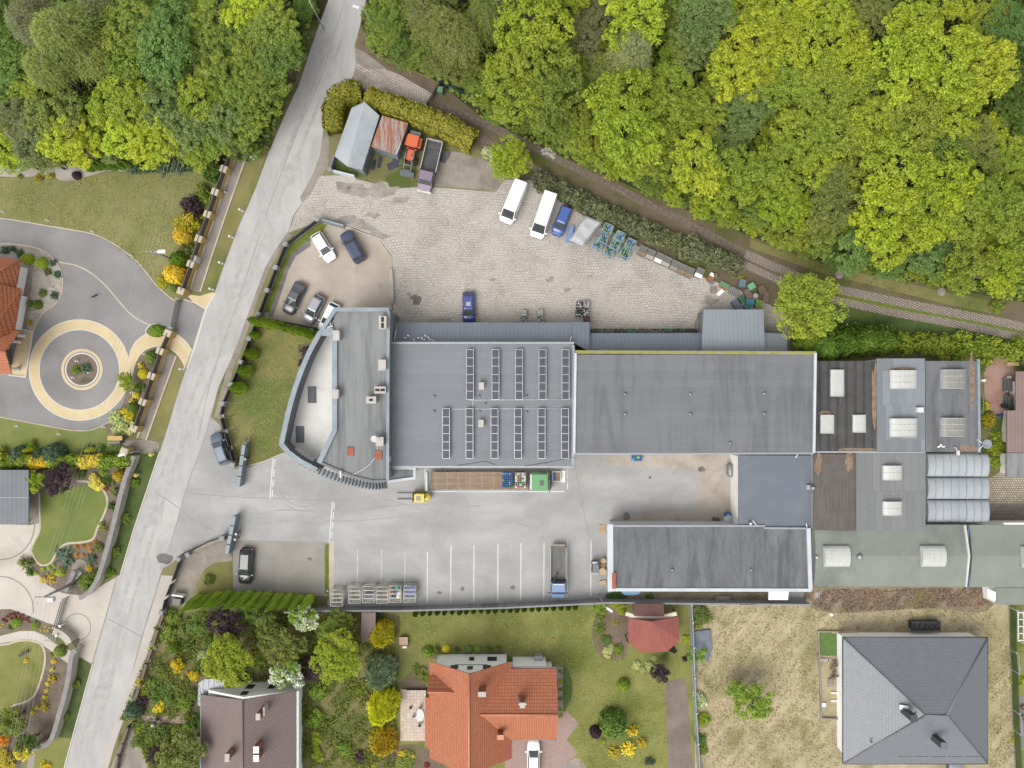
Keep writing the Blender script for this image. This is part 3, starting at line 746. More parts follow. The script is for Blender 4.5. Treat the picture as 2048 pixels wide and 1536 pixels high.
def make_tree_mesh():
    for k in range(6):
        v,cc=crown_oak(100+k,8+k%4)
        TREE_MESH['oak',k]=(leaf_mesh('crown',v,M_leaf),limbs_mb(cc,k).mesh('trunk',M_bark))
    for k in range(3):
        v,cc=crown_oak(200+k,10,22,42,0.024,(0.06,0.12),0.7)
        TREE_MESH['soft',k]=(leaf_mesh('crown',v,M_fine),limbs_mb(cc,20+k).mesh('trunk',M_bark))
    for k in range(3):
        v,st=crown_birch(300+k)
        TREE_MESH['birch',k]=(leaf_mesh('crown',v,M_fine),limbs_mb(st,40+k,1.6,0.035,26,0.05,4).mesh('trunk',M_birchbark))
    for k in range(2):
        v,cc=crown_oak(400+k,8,14,40,0.05,(0.1,0.17),0.75)
        w_,wc=crown_oak(440+k,15,20,42,0.034,(0.08,0.14),0.8,(0.34,0.46),0.58)
        TREE_MESH['dense',k]=(leaf_mesh('crown',w_,M_leaf),limbs_mb(wc,80+k,1.2,0.06,9).mesh('trunk',M_bark))
        TREE_MESH['garden',k]=(leaf_mesh('crown',v,M_leaf),limbs_mb(cc,60+k,1.2,0.06,9).mesh('trunk',M_bark))
        v,cc=crown_oak(420+k,8,14,38,0.055,(0.1,0.18),0.75)
        TREE_MESH['blossom',k]=(leaf_mesh('crown',v,M_bloss),limbs_mb(cc,70+k,1.2,0.06,9).mesh('trunk',M_bark))
make_tree_mesh()
TRUNK={'oak':1.6,'soft':1.7,'birch':1.75,'garden':1.15,'dense':1.15,'blossom':1.15}
# foliage colours as they read in the photograph
FC={'yellow':(160,170,52),'lime':(150,162,50),'spring':(140,152,54),'mid':(124,138,58),'green':(110,128,60),'pale':(150,156,98),'goldball':(196,168,52),'bluegreen':(108,134,70),
      'dark':(88,110,46),'olive':(124,130,66),'greyolive':(120,124,84),'greygreen':(122,136,78),'gold':(186,172,50),'yolk':(226,200,54),'butter':(232,212,110),
      'ochre':(172,150,44),'purple':(84,66,66),'plum':(70,52,58),'box':(96,120,32),'thuja':(126,146,48),'thujadark':(96,118,46),
      'hedge':(140,136,48),'juniper':(84,104,78),'spruce':(124,134,106),'yew':(120,124,86),'cream':(188,192,128),'orange':(206,140,52),'red':(140,70,60),'white':(200,204,170),'leaf':(128,150,58),'tan':(196,180,142),'straw':(160,156,104),'lawn':(150,150,88),'deadleaf':(146,128,106)}
CW={'yellow':'yellow-green','lime':'bright lime-green','spring':'spring-green','mid':'mid-green','green':'deep green','bluegreen':'bluish green','dark':'dark green','olive':'olive-green','greyolive':'grey-olive','greygreen':'grey-green','ochre':'ochre-yellow','gold':'golden-green','pale':'pale olive','purple':'purple'}
def fol(c,f=1.42,jit=0.06,rnd=RNG):
    a=A(*FC[c],f);k=1+rnd.uniform(-jit,jit)
    return tuple(min(0.85,max(0.002,x*k*(1+rnd.uniform(-0.045,0.045))))for x in a[:3])+(1.0,)
def put_tree(kind,px,py,rpx,col,name,label,group=None,tall=1.0,k=None,cat='tree',f=1.75):
    R=rpx/S
    tr=TRUNK[kind]*tall
    for _ in range(3):
        r=R*(1-tr*0.98*(rpx/S)/H)if _==0 else R*(1-tr*r/H)
    zc=tr*r
    x,y=P(px,py,zc)
    nk=sum(1 for q in TREE_MESH if q[0]==kind)
    cm,tm=TREE_MESH[kind,RNG.randrange(nk)if k is None else k]
    root=bpy.data.objects.new(name,None);root.empty_display_size=0.5
    COL.objects.link(root);root.location=(x,y,0)
    root.rotation_euler=(0,0,RNG.uniform(0,6.28))
    tag(root,label,cat,group)
    c=link('crown',cm,root);c.location=(0,0,zc);q=RNG.uniform(0.88,1.12);c.scale=(r*q,r/q,r*RNG.uniform(0.9,1.1));c.color=fol(col,f,0.1)
    t=link('trunk',tm,root);t.location=(0,0,zc);t.scale=(r,r,zc/TRUNK[kind]if tall!=1 else r)
    return root
ORD=['first','second','third','fourth','fifth','sixth','seventh','eighth','ninth','tenth','eleventh','twelfth','thirteenth','fourteenth','fifteenth','sixteenth','seventeenth','eighteenth','nineteenth','twentieth','twenty-first','twenty-second','twenty-third','twenty-fourth','twenty-fifth','twenty-sixth','twenty-seventh','twenty-eighth','twenty-ninth','thirtieth']+['thirty-'+w for w in('first','second','third','fourth','fifth','sixth','seventh','eighth','ninth')]
KW={'oak':'broadleaf tree','soft':'feathery tree','birch':'pale-branched birch'}
KN={'oak':'broadleaf_tree','soft':'broadleaf_tree','birch':'birch_tree'}
def wood(trees,depth,bands,rows,group,f=1.7):
    trees=[(k,x,y,r*1.16,c)for k,x,y,r,c in trees]
    rowed={}
    for t in trees:
        d=depth(t[1],t[2])
        b=next(i for i,e in enumerate(bands)if d<e)
        rowed.setdefault(b,[]).append(t)
    for b,ts in sorted(rowed.items()):
        ts.sort(key=lambda t:t[1])
        for i,(kind,px,py,rp,col)in enumerate(ts):
            put_tree(kind,px,py,rp,col,KN[kind],'%s %s, %s from the left in the %s'%(CW[col],KW[kind],ORD[i],rows[b]),group,f=f)
EX,EY=[742,800,885,960,1100,1300,1500,1640,1760,1990,2120],[100,130,170,235,305,392,478,528,557,598,615]
edge=lambda x:float(np.interp(x,EX,EY))
NE=[('soft',772,62,44,'mid'),('oak',752,30,30,'mid'),('oak',800,100,40,'green'),('birch',852,32,58,'olive'),('birch',912,72,66,'olive'),('oak',846,112,38,'mid'),('soft',905,132,44,'olive'),('birch',970,30,52,'olive'),
      ('oak',955,160,32,'mid'),('oak',1062,50,74,'lime'),('oak',1078,118,66,'spring'),('oak',1020,130,52,'lime'),('oak',1030,195,58,'spring'),('oak',1105,195,60,'mid'),('oak',1085,228,42,'mid'),('soft',1172,72,44,'greyolive'),('soft',1188,20,36,'greyolive'),
      ('oak',1268,38,66,'yellow'),('birch',1262,112,56,'pale'),('soft',1205,142,40,'olive'),('oak',1240,205,70,'lime'),('oak',1255,275,72,'lime'),('oak',1180,262,46,'spring'),('oak',1335,172,46,'spring'),('oak',1352,230,56,'spring'),('soft',1405,45,62,'greygreen'),('soft',1385,98,48,'greygreen'),
      ('oak',1478,25,52,'yellow'),('oak',1508,85,62,'yellow'),('oak',1462,150,60,'yellow'),('oak',1525,150,52,'yellow'),('oak',1420,215,50,'spring'),('soft',1488,225,50,'greygreen'),('soft',1468,268,42,'greygreen'),('oak',1390,338,60,'yellow'),('oak',1322,322,46,'spring'),('oak',1420,300,42,'mid'),('oak',1490,355,60,'spring'),('oak',1440,378,46,'lime'),
      ('oak',1560,55,56,'yellow'),('oak',1640,25,58,'yellow'),('oak',1612,105,58,'yellow'),('oak',1575,170,56,'spring'),('oak',1690,70,48,'yellow'),('soft',1735,28,48,'olive'),('oak',1690,140,58,'yellow'),('oak',1640,190,58,'spring'),('oak',1820,62,60,'yellow'),('oak',1880,120,80,'yellow'),('oak',1960,150,68,'yellow'),('oak',1800,150,68,'yellow'),('oak',1740,190,56,'spring'),
      ('oak',1600,270,58,'spring'),('oak',1670,265,56,'spring'),('oak',1745,265,58,'yellow'),('oak',1820,245,62,'spring'),('oak',1560,335,54,'spring'),('oak',1635,330,52,'yellow'),('soft',1662,375,50,'olive'),('oak',1715,325,56,'spring'),('oak',1785,340,72,'yellow'),('oak',1900,235,62,'yellow'),('oak',1875,300,56,'green'),('soft',1935,285,50,'olive'),('oak',1890,365,64,'yellow'),('oak',1960,350,44,'mid'),
      ('soft',2020,60,52,'bluegreen'),('oak',1965,40,46,'spring'),('oak',2035,130,44,'dark'),('oak',2045,230,50,'dark'),('oak',2010,215,40,'green'),('oak',2030,320,46,'spring'),('oak',2000,420,66,'spring'),('oak',2055,420,40,'mid'),('oak',1920,440,56,'spring'),('oak',1850,430,60,'yellow'),('oak',1755,425,66,'yellow'),('oak',1800,478,58,'yellow'),('soft',1655,430,54,'olive'),('oak',1600,425,44,'lime'),('oak',1560,410,46,'lime'),
      ('oak',1575,470,40,'spring'),('oak',1635,482,38,'mid'),('oak',1710,500,46,'bluegreen'),('oak',1770,518,40,'bluegreen'),('oak',1840,512,48,'bluegreen'),('soft',1905,500,42,'greygreen'),('oak',1930,530,56,'spring'),('oak',1990,545,50,'lime'),('oak',2045,520,52,'spring'),('oak',1520,425,34,'mid'),('oak',1310,358,32,'green'),('oak',1262,330,38,'lime'),('oak',1205,300,34,'spring'),('oak',1150,274,34,'spring'),('oak',1000,228,28,'mid'),('oak',965,196,22,'spring'),('oak',1120,250,36,'mid'),
      ('oak',1130,0,46,'lime'),('oak',1330,10,40,'mid'),('oak',1885,10,50,'yellow'),('soft',880,0,44,'olive'),('oak',800,8,40,'mid'),('oak',2060,20,50,'dark'),('oak',1970,265,40,'yellow'),
      ('oak',1048,249,21,'mid'),('oak',1168,309,23,'spring'),('oak',1228,337,23,'lime'),('oak',1290,365,23,'mid'),('oak',1345,389,25,'lime'),('oak',1400,411,25,'lime'),('oak',1455,433,25,'spring'),('oak',1505,453,23,'lime'),('oak',1552,475,23,'spring'),('oak',1602,495,21,'mid'),('oak',1662,511,21,'bluegreen'),('oak',1710,527,19,'mid'),('oak',1772,537,21,'bluegreen'),('oak',1832,545,21,'spring'),('oak',1885,553,21,'spring'),('oak',1290,320,34,'lime'),('oak',1320,262,36,'lime'),('oak',1210,230,36,'spring'),('oak',1160,180,34,'mid'),('oak',1222,80,30,'spring'),('oak',1330,60,34,'mid'),('oak',1340,120,32,'spring'),('oak',1425,165,34,'spring'),('oak',1550,225,36,'spring'),('oak',1540,290,36,'lime'),('oak',1600,215,34,'spring'),('oak',1700,220,34,'yellow'),('oak',1760,130,34,'yellow'),('oak',1690,375,34,'spring'),('oak',1860,190,34,'yellow'),('oak',1840,310,34,'lime'),('oak',1930,200,30,'yellow'),('oak',1970,480,34,'lime'),('oak',1880,470,30,'spring'),('oak',1700,445,34,'lime'),('oak',1625,455,30,'spring'),('oak',1540,375,34,'yellow'),('oak',2020,270,30,'mid'),('oak',2000,110,34,'mid'),('oak',2040,370,34,'spring'),('oak',1140,130,34,'lime')]
wood(NE,lambda x,y:edge(x)-y,[62,150,250,370,9999],['front row above the paved track','second row above the paved track','third row above the paved track','fourth row above the paved track','top row of the large wood'],'trees of the large wood')
NWT=[('birch',66,42,60,'greyolive'),('birch',122,70,74,'olive'),('birch',98,135,62,'olive'),('birch',170,110,60,'olive'),('birch',200,30,50,'greyolive'),('oak',20,70,44,'dark'),('oak',14,120,44,'green'),('oak',28,165,40,'bluegreen'),('oak',76,182,42,'spring'),('oak',110,235,54,'olive'),('oak',128,280,50,'yellow'),('oak',162,300,44,'yellow'),('soft',40,240,44,'greyolive'),('soft',62,285,44,'greyolive'),('oak',12,300,42,'yellow'),('oak',40,322,30,'spring'),('soft',92,320,32,'olive'),
       ('oak',255,60,56,'mid'),('oak',262,115,52,'mid'),('oak',335,55,56,'bluegreen'),('oak',332,118,58,'bluegreen'),('oak',350,165,40,'greygreen'),('oak',250,175,48,'spring'),('oak',222,215,46,'spring'),('oak',270,225,50,'spring'),('oak',325,215,50,'greygreen'),('oak',260,285,48,'yellow'),('oak',310,290,50,'yellow'),('oak',225,300,34,'greygreen'),('oak',368,262,48,'greygreen'),('oak',395,300,40,'spring'),('oak',405,205,50,'spring'),('oak',440,160,50,'mid'),('oak',395,105,44,'mid'),('oak',410,50,46,'mid'),
       ('oak',430,10,40,'spring'),('oak',492,30,46,'yellow'),('oak',455,80,40,'green'),('oak',535,15,40,'yellow'),('oak',505,85,46,'mid'),('oak',552,70,52,'mid'),('oak',560,120,50,'green'),('oak',505,140,48,'mid'),('oak',535,185,46,'mid'),('oak',480,200,48,'mid'),('oak',450,240,48,'greygreen'),('oak',492,255,42,'mid'),('oak',430,285,40,'mid'),('oak',470,290,28,'greygreen'),('oak',0,20,40,'dark'),('oak',300,10,40,'mid'),('oak',365,5,40,'mid'),('oak',180,255,38,'yellow'),('oak',610,20,24,'dark'),('oak',0,205,40,'mid'),('oak',0,255,36,'spring')]
wood(NWT,lambda x,y:340-y,[75,155,235,9999],['front row beside the villa lawn','second row behind the villa lawn','third row behind the villa lawn','top row of the smaller wood'],'trees of the smaller wood',2.1)
# understorey that fills the gaps between the crowns
def undergrowth(boxes,n,seed,zmax,name):
    rs=np.random.RandomState(seed);pts=[]
    tot=sum((b[2]-b[0])*(b[3]-b[1])for b in boxes)
    for(x0,y0,x1,y1,fn)in boxes:
        m=int(n*(x1-x0)*(y1-y0)/tot)
        q=np.stack([rs.uniform(x0,x1,m),rs.uniform(y0,y1,m)],1)
        q=q[[fn(a,b)for a,b in q]]
        pts.append(q)
    q=np.concatenate(pts)
    z=np.abs(np.sin(q[:,0]*0.05+1)*np.cos(q[:,1]*0.06))*zmax*rs.uniform(0.3,1.0,len(q))+rs.uniform(0.05,0.5,len(q))
    C=np.stack([(q[:,0]-1024)/S,(768-q[:,1])/S,z],1)
    v=leaf_faces(C,np.tile([0,0,1.0],(len(C),1)),0.36,rs,0.65,0.6)
    o=link(name,leaf_mesh(name,v,M_under));o.color=fol('mid',1.5)
    return tag(o,kind='stuff')
undergrowth([(730,-40,2100,600,lambda x,y:y<edge(x)and x>742)],46000,5,4.5,'undergrowth')
undergrowth([(-40,-40,640,335,lambda x,y:x<650-y*0.38 and not(y>325 and x>440))],16000,6,3.0,'undergrowth')
o=undergrowth([(742,110,2060,620,lambda x,y:edge(x)-45<y<edge(x)-10+7*math.sin(x*0.045)+5*math.sin(x*0.13)and x>890)],160000,8,1.6,'undergrowth');o.color=fol('mid',1.2)
def tufts(px_poly,n,seed,size,col,name,hgt,f=1.3,patchy=0.0):
    """Grass tufts or low wild plants strewn over a plan region."""
    rs=np.random.RandomState(seed);p=np.array(px_poly,float)
    q=np.stack([rs.uniform(p[:,0].min(),p[:,0].max(),n),rs.uniform(p[:,1].min(),p[:,1].max(),n)],1)
    ins=np.zeros(n,bool)
    for i in range(len(p)):
        a,b=p[i],p[i-1]
        hit=((a[1]>q[:,1])!=(b[1]>q[:,1]))&(q[:,0]<(b[0]-a[0])*(q[:,1]-a[1])/(b[1]-a[1]+1e-9)+a[0])
        ins^=hit
    w=np.sin(q[:,0]*0.09+seed)*np.cos(q[:,1]*0.08+seed*2)+0.6*np.sin(q[:,0]*0.21+q[:,1]*0.17)+0.5*np.sin(q[:,0]*0.033-q[:,1]*0.05+seed)
    q=q[ins&(w>patchy*1.2-0.6-rs.exponential(0.6,n)*(1-patchy))]if patchy else q[ins]
    C=np.stack([(q[:,0]-1024)/S,(768-q[:,1])/S,0.03+hgt*rs.rand(len(q))],1)
    v=leaf_faces(C,np.tile([0,0,1.0],(len(C),1)),size,rs,0.5,0.7)
    o=link(name,leaf_mesh(name,v,M_under));o.color=fol(col,f)
    return tag(o,kind='stuff')
# ---------------------------------------------------------------- shrubs
SH={}
def shrub_mesh():
    for k in range(3):
        rs=np.random.RandomState(500+k);d=sphere_dirs(1500,rs,-0.1)
        rad=(0.93+0.07*np.sin(d[:,0]*9+k)*np.cos(d[:,1]*8))*rs.uniform(0.93,1.05,len(d))
        v=leaf_faces(d*rad[:,None],d+np.array([0,0,.25]),0.085,rs,0.6,0.45)
        core=MB().lathe([(0.84*math.cos(a),0.84*math.sin(a))for a in[0,.4,.8,1.2,1.5]],n=12)
        SH['ball',k]=leaf_mesh('shrub',v,M_needle,(core.v,core.f))
    for k in range(4):
        v,_=crown_oak(520+k,6,7,26,0.085,(0.16,0.27),0.9,(0.3,0.5),0.5)
        SH['loose',k]=leaf_mesh('shrub',v,M_leaf)
        v,_=crown_oak(540+k,6,7,26,0.085,(0.16,0.27),0.9,(0.3,0.5),0.5)
        SH['bloss',k]=leaf_mesh('shrub',v,M_bloss)
    for k in range(3):
        rs=np.random.RandomState(560+k);n=46
        C,N,T=[],[],[]
        for i in range(n):
            a=rs.uniform(0,6.28);L=rs.uniform(0.55,1.05);el=rs.uniform(0.15,1.3)
            dd=np.array([math.cos(a)*math.cos(el),math.sin(a)*math.cos(el),math.sin(el)])
            t=rs.uniform(0.1,1,26)[:,None]
            C.append(dd*L*t+rs.normal(0,0.05,(26,3)));N.append(np.tile(dd*0.4+[0,0,1],(26,1)));T.append(np.tile(dd,(26,1)))
        v=leaf_faces(np.concatenate(C),np.concatenate(N),0.12,rs,0.4,0.5,np.concatenate(T))
        SH['tuft',k]=leaf_mesh('shrub',v,M_goldleaf)
    for k in range(3):
        rs=np.random.RandomState(580+k);n=2400
        t=rs.uniform(0,1,n)**0.8;a=rs.uniform(0,6.283,n)
        def prof(t):return np.where(t<0.3,0.72+0.28*t/0.3,np.clip(1-(t-0.3)/0.7,0,1)**0.72)
        rr=prof(t)*(1+0.08*np.sin(a*5+t*9+k))*rs.uniform(0.9,1.04,n)
        C=np.stack([rr*np.cos(a),rr*np.sin(a),t*0.5],1)
        N=np.stack([np.cos(a),np.sin(a),np.full(n,0.75)],1)
        v=leaf_faces(C,N,0.10,rs,0.5,0.35,np.tile([0,0,1.0],(n,1)));v[:,2]*=2
        core=MB().lathe([(float(prof(np.array(q)))*0.86+0.001,q)for q in(0,.15,.3,.5,.7,.85,.98)],n=12)
        SH['cone',k]=leaf_mesh('conifer',v,M_needle,(core.v,core.f))
    for k in range(2):
        rs=np.random.RandomState(600+k);n=5200
        t=rs.uniform(0,1,n);a=rs.uniform(0,6.283,n)
        tier=0.86+0.14*np.abs(((t*7+a*0.16)%1)-0.5)*2
        rr=np.clip(1.02-t**1.6,0.02,1)**0.6*tier*rs.uniform(0.66,1.1,n)*(1+0.14*np.sin(a*4+k*2)*np.sin(t*9))
        C=np.stack([rr*np.cos(a),rr*np.sin(a),t*0.6],1)
        T=np.stack([np.cos(a),np.sin(a),np.full(n,-0.25)],1)
        v=leaf_faces(C,T*0.5+np.array([0,0,0.9]),0.11,rs,0.36,0.55,T);v[:,2]/=0.6
        core=MB().lathe([(max(0.02,(1.02-q**1.6)**0.6*0.6),q)for q in(0,.2,.4,.6,.8,.95)],n=12)
        SH['shaggy',k]=leaf_mesh('conifer',v,M_goldleaf,(core.v,core.f))
shrub_mesh()
def shrub(kind,px,py,rpx,col,label,hgt=None,group=None,name='shrub',cat='shrub',sx=1.0,rz=None,base=False,z0=0.0):
    r=rpx/S*(1.18 if kind in('loose','bloss')else 1.0)
    h=(hgt if hgt is not None else r*1.0)
    zc=z0+(0.0 if base else h*0.5)
    x,y=P(px,py,zc)
    nk=sum(1 for q in SH if q[0]==kind)
    o=link(name,SH[kind,RNG.randrange(nk)])
    o.location=(x,y,z0-0.02);r=r*(1-zc/H)
    o.scale=(r*sx,r,h);o.rotation_euler=(0,0,RNG.uniform(0,6.28)if rz is None else rz)
    o.color=fol(col,{'cone':2.7,'ball':2.0,'shaggy':2.3}.get(kind,1.7),0.14)
    return tag(o,label,cat,group)
def conifer(px,py,rpx,h,col,label,group=None,kind='cone',name='conifer'):
    """px,py is the foot of the tree."""
    return shrub(kind,px,py,rpx,col,label,h,group,name,'conifer',base=True)

# ================================================================ SINGLE TREES, HEDGES, GARDEN PLANTS
put_tree('dense',1021,320,46,'lime','broadleaf_tree','lone bright green tree leaning over the first white van and the dark hedge')
put_tree('dense',1608,616,74,'spring','broadleaf_tree','large round green tree between the stone track and the scrap pile')
put_tree('garden',1610,672,34,'spring','broadleaf_tree','smaller green tree below the large round one, over the corner of the long roof',k=1)
put_tree('dense',458,1320,54,'lime','broadleaf_tree','broad lime-green tree north of the brown-roofed house')
put_tree('dense',676,1308,54,'lime','broadleaf_tree','bright lime-green tree beside the brown shed roof')
put_tree('blossom',606,1232,34,'leaf','blossoming_tree','white-blossomed tree at the lower end of the conifer row')
put_tree('blossom',575,1342,40,'leaf','blossoming_tree','white-blossomed tree against the gable of the brown-roofed house')
put_tree('garden',455,1248,36,'plum','broadleaf_tree','dark purple-leaved tree just below the conifer row')
put_tree('garden',618,1336,27,'plum','broadleaf_tree','small purple-leaved tree between the blossom and the lime-green tree')
put_tree('garden',567,1290,42,'olive','broadleaf_tree','dull olive tree between the two white-blossomed trees')
put_tree('garden',118,958,31,'plum','broadleaf_tree','purple-leaved round tree at the head of the small rounded lawn')
put_tree('garden',70,962,26,'lime','broadleaf_tree','yellow-green tree overhanging the dark carport roof')
put_tree('garden',1505,1402,40,'leaf','broadleaf_tree','leafy green tree alone in the dry field',k=0)
put_tree('garden',1470,1378,22,'leaf','broadleaf_tree','thin young tree at the left of the tree in the dry field',k=1)
put_tree('garden',1320,1344,22,'plum','broadleaf_tree','round purple-leaved tree at the head of the vegetable plot')
put_tree('garden',535,1250,30,'olive','broadleaf_tree','small olive fan-shaped tree below the middle of the conifer row')
put_tree('garden',370,1500,56,'olive','broadleaf_tree','large olive-yellow tree left of the brown-roofed house',k=1)
put_tree('garden',318,1508,22,'plum','broadleaf_tree','dark purple shrub-like tree at the left of the large olive tree')
put_tree('garden',400,1245,26,'green','broadleaf_tree','small green tree at the left end below the conifer row')
put_tree('garden',500,1225,26,'green','broadleaf_tree','green tree crowding the purple-leaved tree under the conifer row')
put_tree('garden',22,1440,34,'mid','broadleaf_tree','dense green tree at the foot of the lower round lawn')
put_tree('garden',58,1482,26,'dark','broadleaf_tree','dark green tree behind the end of the curved stone wall')
put_tree('garden',255,762,20,'lime','broadleaf_tree','yellow-green little tree at the right rim of the beige ring')
put_tree('garden',680,1240,26,'mid','broadleaf_tree','green tree beside the concrete wall left of the brown shed')
put_tree('garden',655,1260,22,'leaf','broadleaf_tree','pale green tree between the blossom tree and the concrete wall')
# --- clipped hedges
def hedge(pts,width,hgt,col,label,seed,gold=None,round_=0.35,z0=0.0,dens=62,leaf=0.2):
    """A long hedge along pixel points given on the ground."""
    W=[P(*p)for p in pts]
    rs=np.random.RandomState(seed)
    C,N=[],[]
    cm=MB().wall(W,width*0.78,z0,z0+hgt*0.86)
    for(ax,ay),(bx,by)in zip(W,W[1:]):
        L=math.hypot(bx-ax,by-ay);dx,dy=(bx-ax)/L,(by-ay)/L
        n=int(dens*L*(width+2*hgt))
        t=rs.uniform(-0.12*width,L+0.12*width,n)
        per=rs.uniform(-1,1,n)
        u=np.clip(per*(width/2+hgt)/(width/2),-1,1)
        side=np.abs(per)*(width/2+hgt)-width/2
        hz=np.where(side>0,hgt-side,hgt)
        w=width/2*u*(1+0.10*np.sin(t*2.6)+0.06*np.sin(t*5.3+1))
        bump=0.16*hgt**0.5*(np.sin(t*2.2+0.7)*np.cos(w*2.0)+0.5*np.sin(t*4.9))
        hz=hz-round_*hgt*np.abs(u)**4*(side<=0)+bump*(side<=0)*0.7
        C.append(np.stack([ax+dx*t-dy*w,ay+dy*t+dx*w,z0+hz+rs.normal(0,.05,n)],1))
        s_=np.where(side>0,1.0,0.25)*np.sign(u)
        N.append(np.stack([-dy*s_,dx*s_,np.where(side>0,0.3,1.0)],1))
    C=np.concatenate(C);N=np.concatenate(N)
    v=leaf_faces(C,N,leaf,rs,0.55,0.5)
    x,y=W[len(W)//2]
    v[:,0]-=x;v[:,1]-=y
    ev=[(p[0]-x,p[1]-y,p[2])for p in cm.v]
    o=link('hedge',leaf_mesh('hedge',v,M_goldleaf,(ev,cm.f)));o.location=(x,y,0);o.color=fol(col,1.5)
    return tag(o,label,'hedge')
hedge([(676,268),(672,240),(682,208),(700,196),(726,196)],2.4,3.2,'hedge','golden-green hedge curving along the street beside the silver shed',1)
hedge([(742,208),(800,226),(860,248),(905,268),(945,292)],2.6,2.9,'hedge','long golden-green hedge running from the shed to the lone bright tree',2)
for a,b,col,lab in((-60,10,'yolk','golden yellow section of hedge at the left edge above the carport'),(10,70,'thuja','dark green hedge section just above the carport roof'),(70,108,'yolk','golden yellow hedge section right of the carport, middle of the three'),(108,168,'thuja','green hedge section between the second and third golden sections'),(168,206,'yolk','golden yellow hedge section nearest the street'),(206,262,'thuja','green hedge end beside the stone wall and the street')):
    hedge([(a+7,922),(b+7,919)],1.6,1.9,col,lab,111+a)
def hedge_row(name,pts,n,kind,rpx,h,col,labels,group,jit=1.5,cat='shrub',base=True):
    L=[0]
    for p,q in zip(pts,pts[1:]):L.append(L[-1]+math.hypot(q[0]-p[0],q[1]-p[1]))
    for i in range(n):
        d=L[-1]*i/(n-1);k=max(j for j in range(len(L)-1)if L[j]<=d+1e-6)
        t=(d-L[k])/(L[k+1]-L[k]);px=pts[k][0]+(pts[k+1][0]-pts[k][0])*t;py=pts[k][1]+(pts[k+1][1]-pts[k][1])*t
        o=shrub(kind,px+RNG.uniform(-jit,jit),py+RNG.uniform(-jit,jit),rpx*RNG.uniform(0.9,1.12),col,labels(i),h*RNG.uniform(0.92,1.08),group,name,cat,base=base)
hedge_row('shrub',[(1080,364),(1128,390),(1205,427),(1303,470),(1402,508),(1464,532)],23,'loose',23,2.9,'yew',lambda i:'dark olive bush, %s from the left in the hedge beside the track'%ORD[i],'bushes of the dark hedge beside the track')
hedge_row('conifer',[(518,643),(560,652),(600,662),(640,672)],9,'cone',9.5,4.2,'thuja',lambda i:'slim green conifer, %s from the street in the slanting row below the car park'%ORD[i],'conifers of the row below the staff car park',cat='conifer')
hedge_row('conifer',[(402,1196),(430,1190),(460,1188),(520,1190),(580,1194),(622,1196)],12,'cone',10.5,5.4,'thuja',lambda i:'tall green conifer, %s from the left in the row below the black car'%ORD[i],'conifers of the row below the black car',cat='conifer')
hedge_row('conifer',[(832,1226),(900,1223),(1000,1219),(1150,1213)],23,'cone',5,1.3,'thujadark',lambda i:'tiny dark conifer, %s from the left below the concrete wall'%ORD[i],'young conifers below the concrete wall',0.8,'conifer')
hedge_row('conifer',[(185,338),(200,337),(216,336),(232,335),(262,333)],6,'cone',8,2.6,'thujadark',lambda i:'small conifer, %s from the left at the edge of the villa lawn'%ORD[i],'small conifers at the top of the villa lawn',cat='conifer')
hedge_row('conifer',[(1636,690),(1675,684),(1715,680),(1752,680)],4,'shaggy',34,4.8,'thujadark',lambda i:'big dark green conifer, %s from the left beside the long grey roof'%ORD[i],'big conifers right of the round tree',2,'conifer')
hedge_row('shrub',[(1800,686),(1900,694),(2060,704)],10,'loose',26,3.3,'spring',lambda i:'yellow-green bush, %s from the left in the ragged hedge above the skylit roofs'%ORD[i],'bushes of the ragged hedge above the skylit roofs',3)
hedge_row('shrub',[(270,338),(300,338),(330,338),(362,336),(385,334)],5,'tuft',17,1.0,'juniper',lambda i:'blue-green creeping juniper, %s from the left below the smaller wood'%ORD[i],'creeping junipers below the smaller wood')
for i,(x,y)in enumerate([(513,672),(508,708),(497,742),(484,776)]):
    conifer(x,y,[9,12,12.5,13][i],[2.4,3.1,3.6,3.8][i],'thuja','green conifer, %s from the top of four on the lawn beside the street fence'%ORD[i],'four conifers on the office lawn')
# --- villa garden
sh=shrub
sh('ball',52,517,12,'lime','clipped lime-green ball nearest the villa roof corner',1.3)
sh('ball',80,525,12.5,'lime','clipped lime-green ball with the white lamp in the gravel bed',1.3)
for i,(x,y,r)in enumerate([(8,500,13),(24,497,9),(38,506,11)]):sh('tuft',x,y,r,'juniper','blue-green juniper, %s from the left above the villa roof'%ORD[i],0.8,'junipers above the villa roof')
for i,(x,y,r)in enumerate([(104,525,10),(113,549,10.5),(107,591,11)]):sh('tuft',x,y,r,'juniper','blue-green juniper, %s from the top along the curved kerb'%ORD[i],0.7,'junipers along the curved kerb')
sh('loose',94,543,9,'olive','low brownish shrub between the lime ball and the curved kerb',0.6)
sh('loose',84,586,10,'olive','brownish shrub in the middle of the gravel island',0.7)
sh('ball',72,609,10,'box','dark olive ball at the lower end of the gravel island',1.0)
sh('ball',59,607,7,'thujadark','small dark ball touching the villa wall beside the gravel island',0.8)
sh('tuft',58,644,9,'ochre','small yellowish shrub beside the villa porch',0.7)
sh('tuft',152,740,13,'box','olive shrub in the round bed inside the beige ring',0.8)
sh('tuft',171,737,14,'juniper','blue-green juniper in the round bed inside the beige ring',0.7)
sh('loose',38,352,6,'leaf','small green shrub in the gravel bed below the wood',0.7)
sh('tuft',97,351,8.5,'yolk','round yellow shrub in the gravel bed below the wood',0.9)
sh('loose',76,354,9,'ochre','olive shrub left of the round yellow one below the wood',0.9)
sh('ball',151,350,9,'plum','dark purple ball on the white gravel below the wood',1.1)
sh('loose',382,412,26,'plum','dark purple bush beside the ochre street wall',2.4)
sh('loose',374,447,28,'gold','golden-green bush below the purple bush at the street wall',2.6)
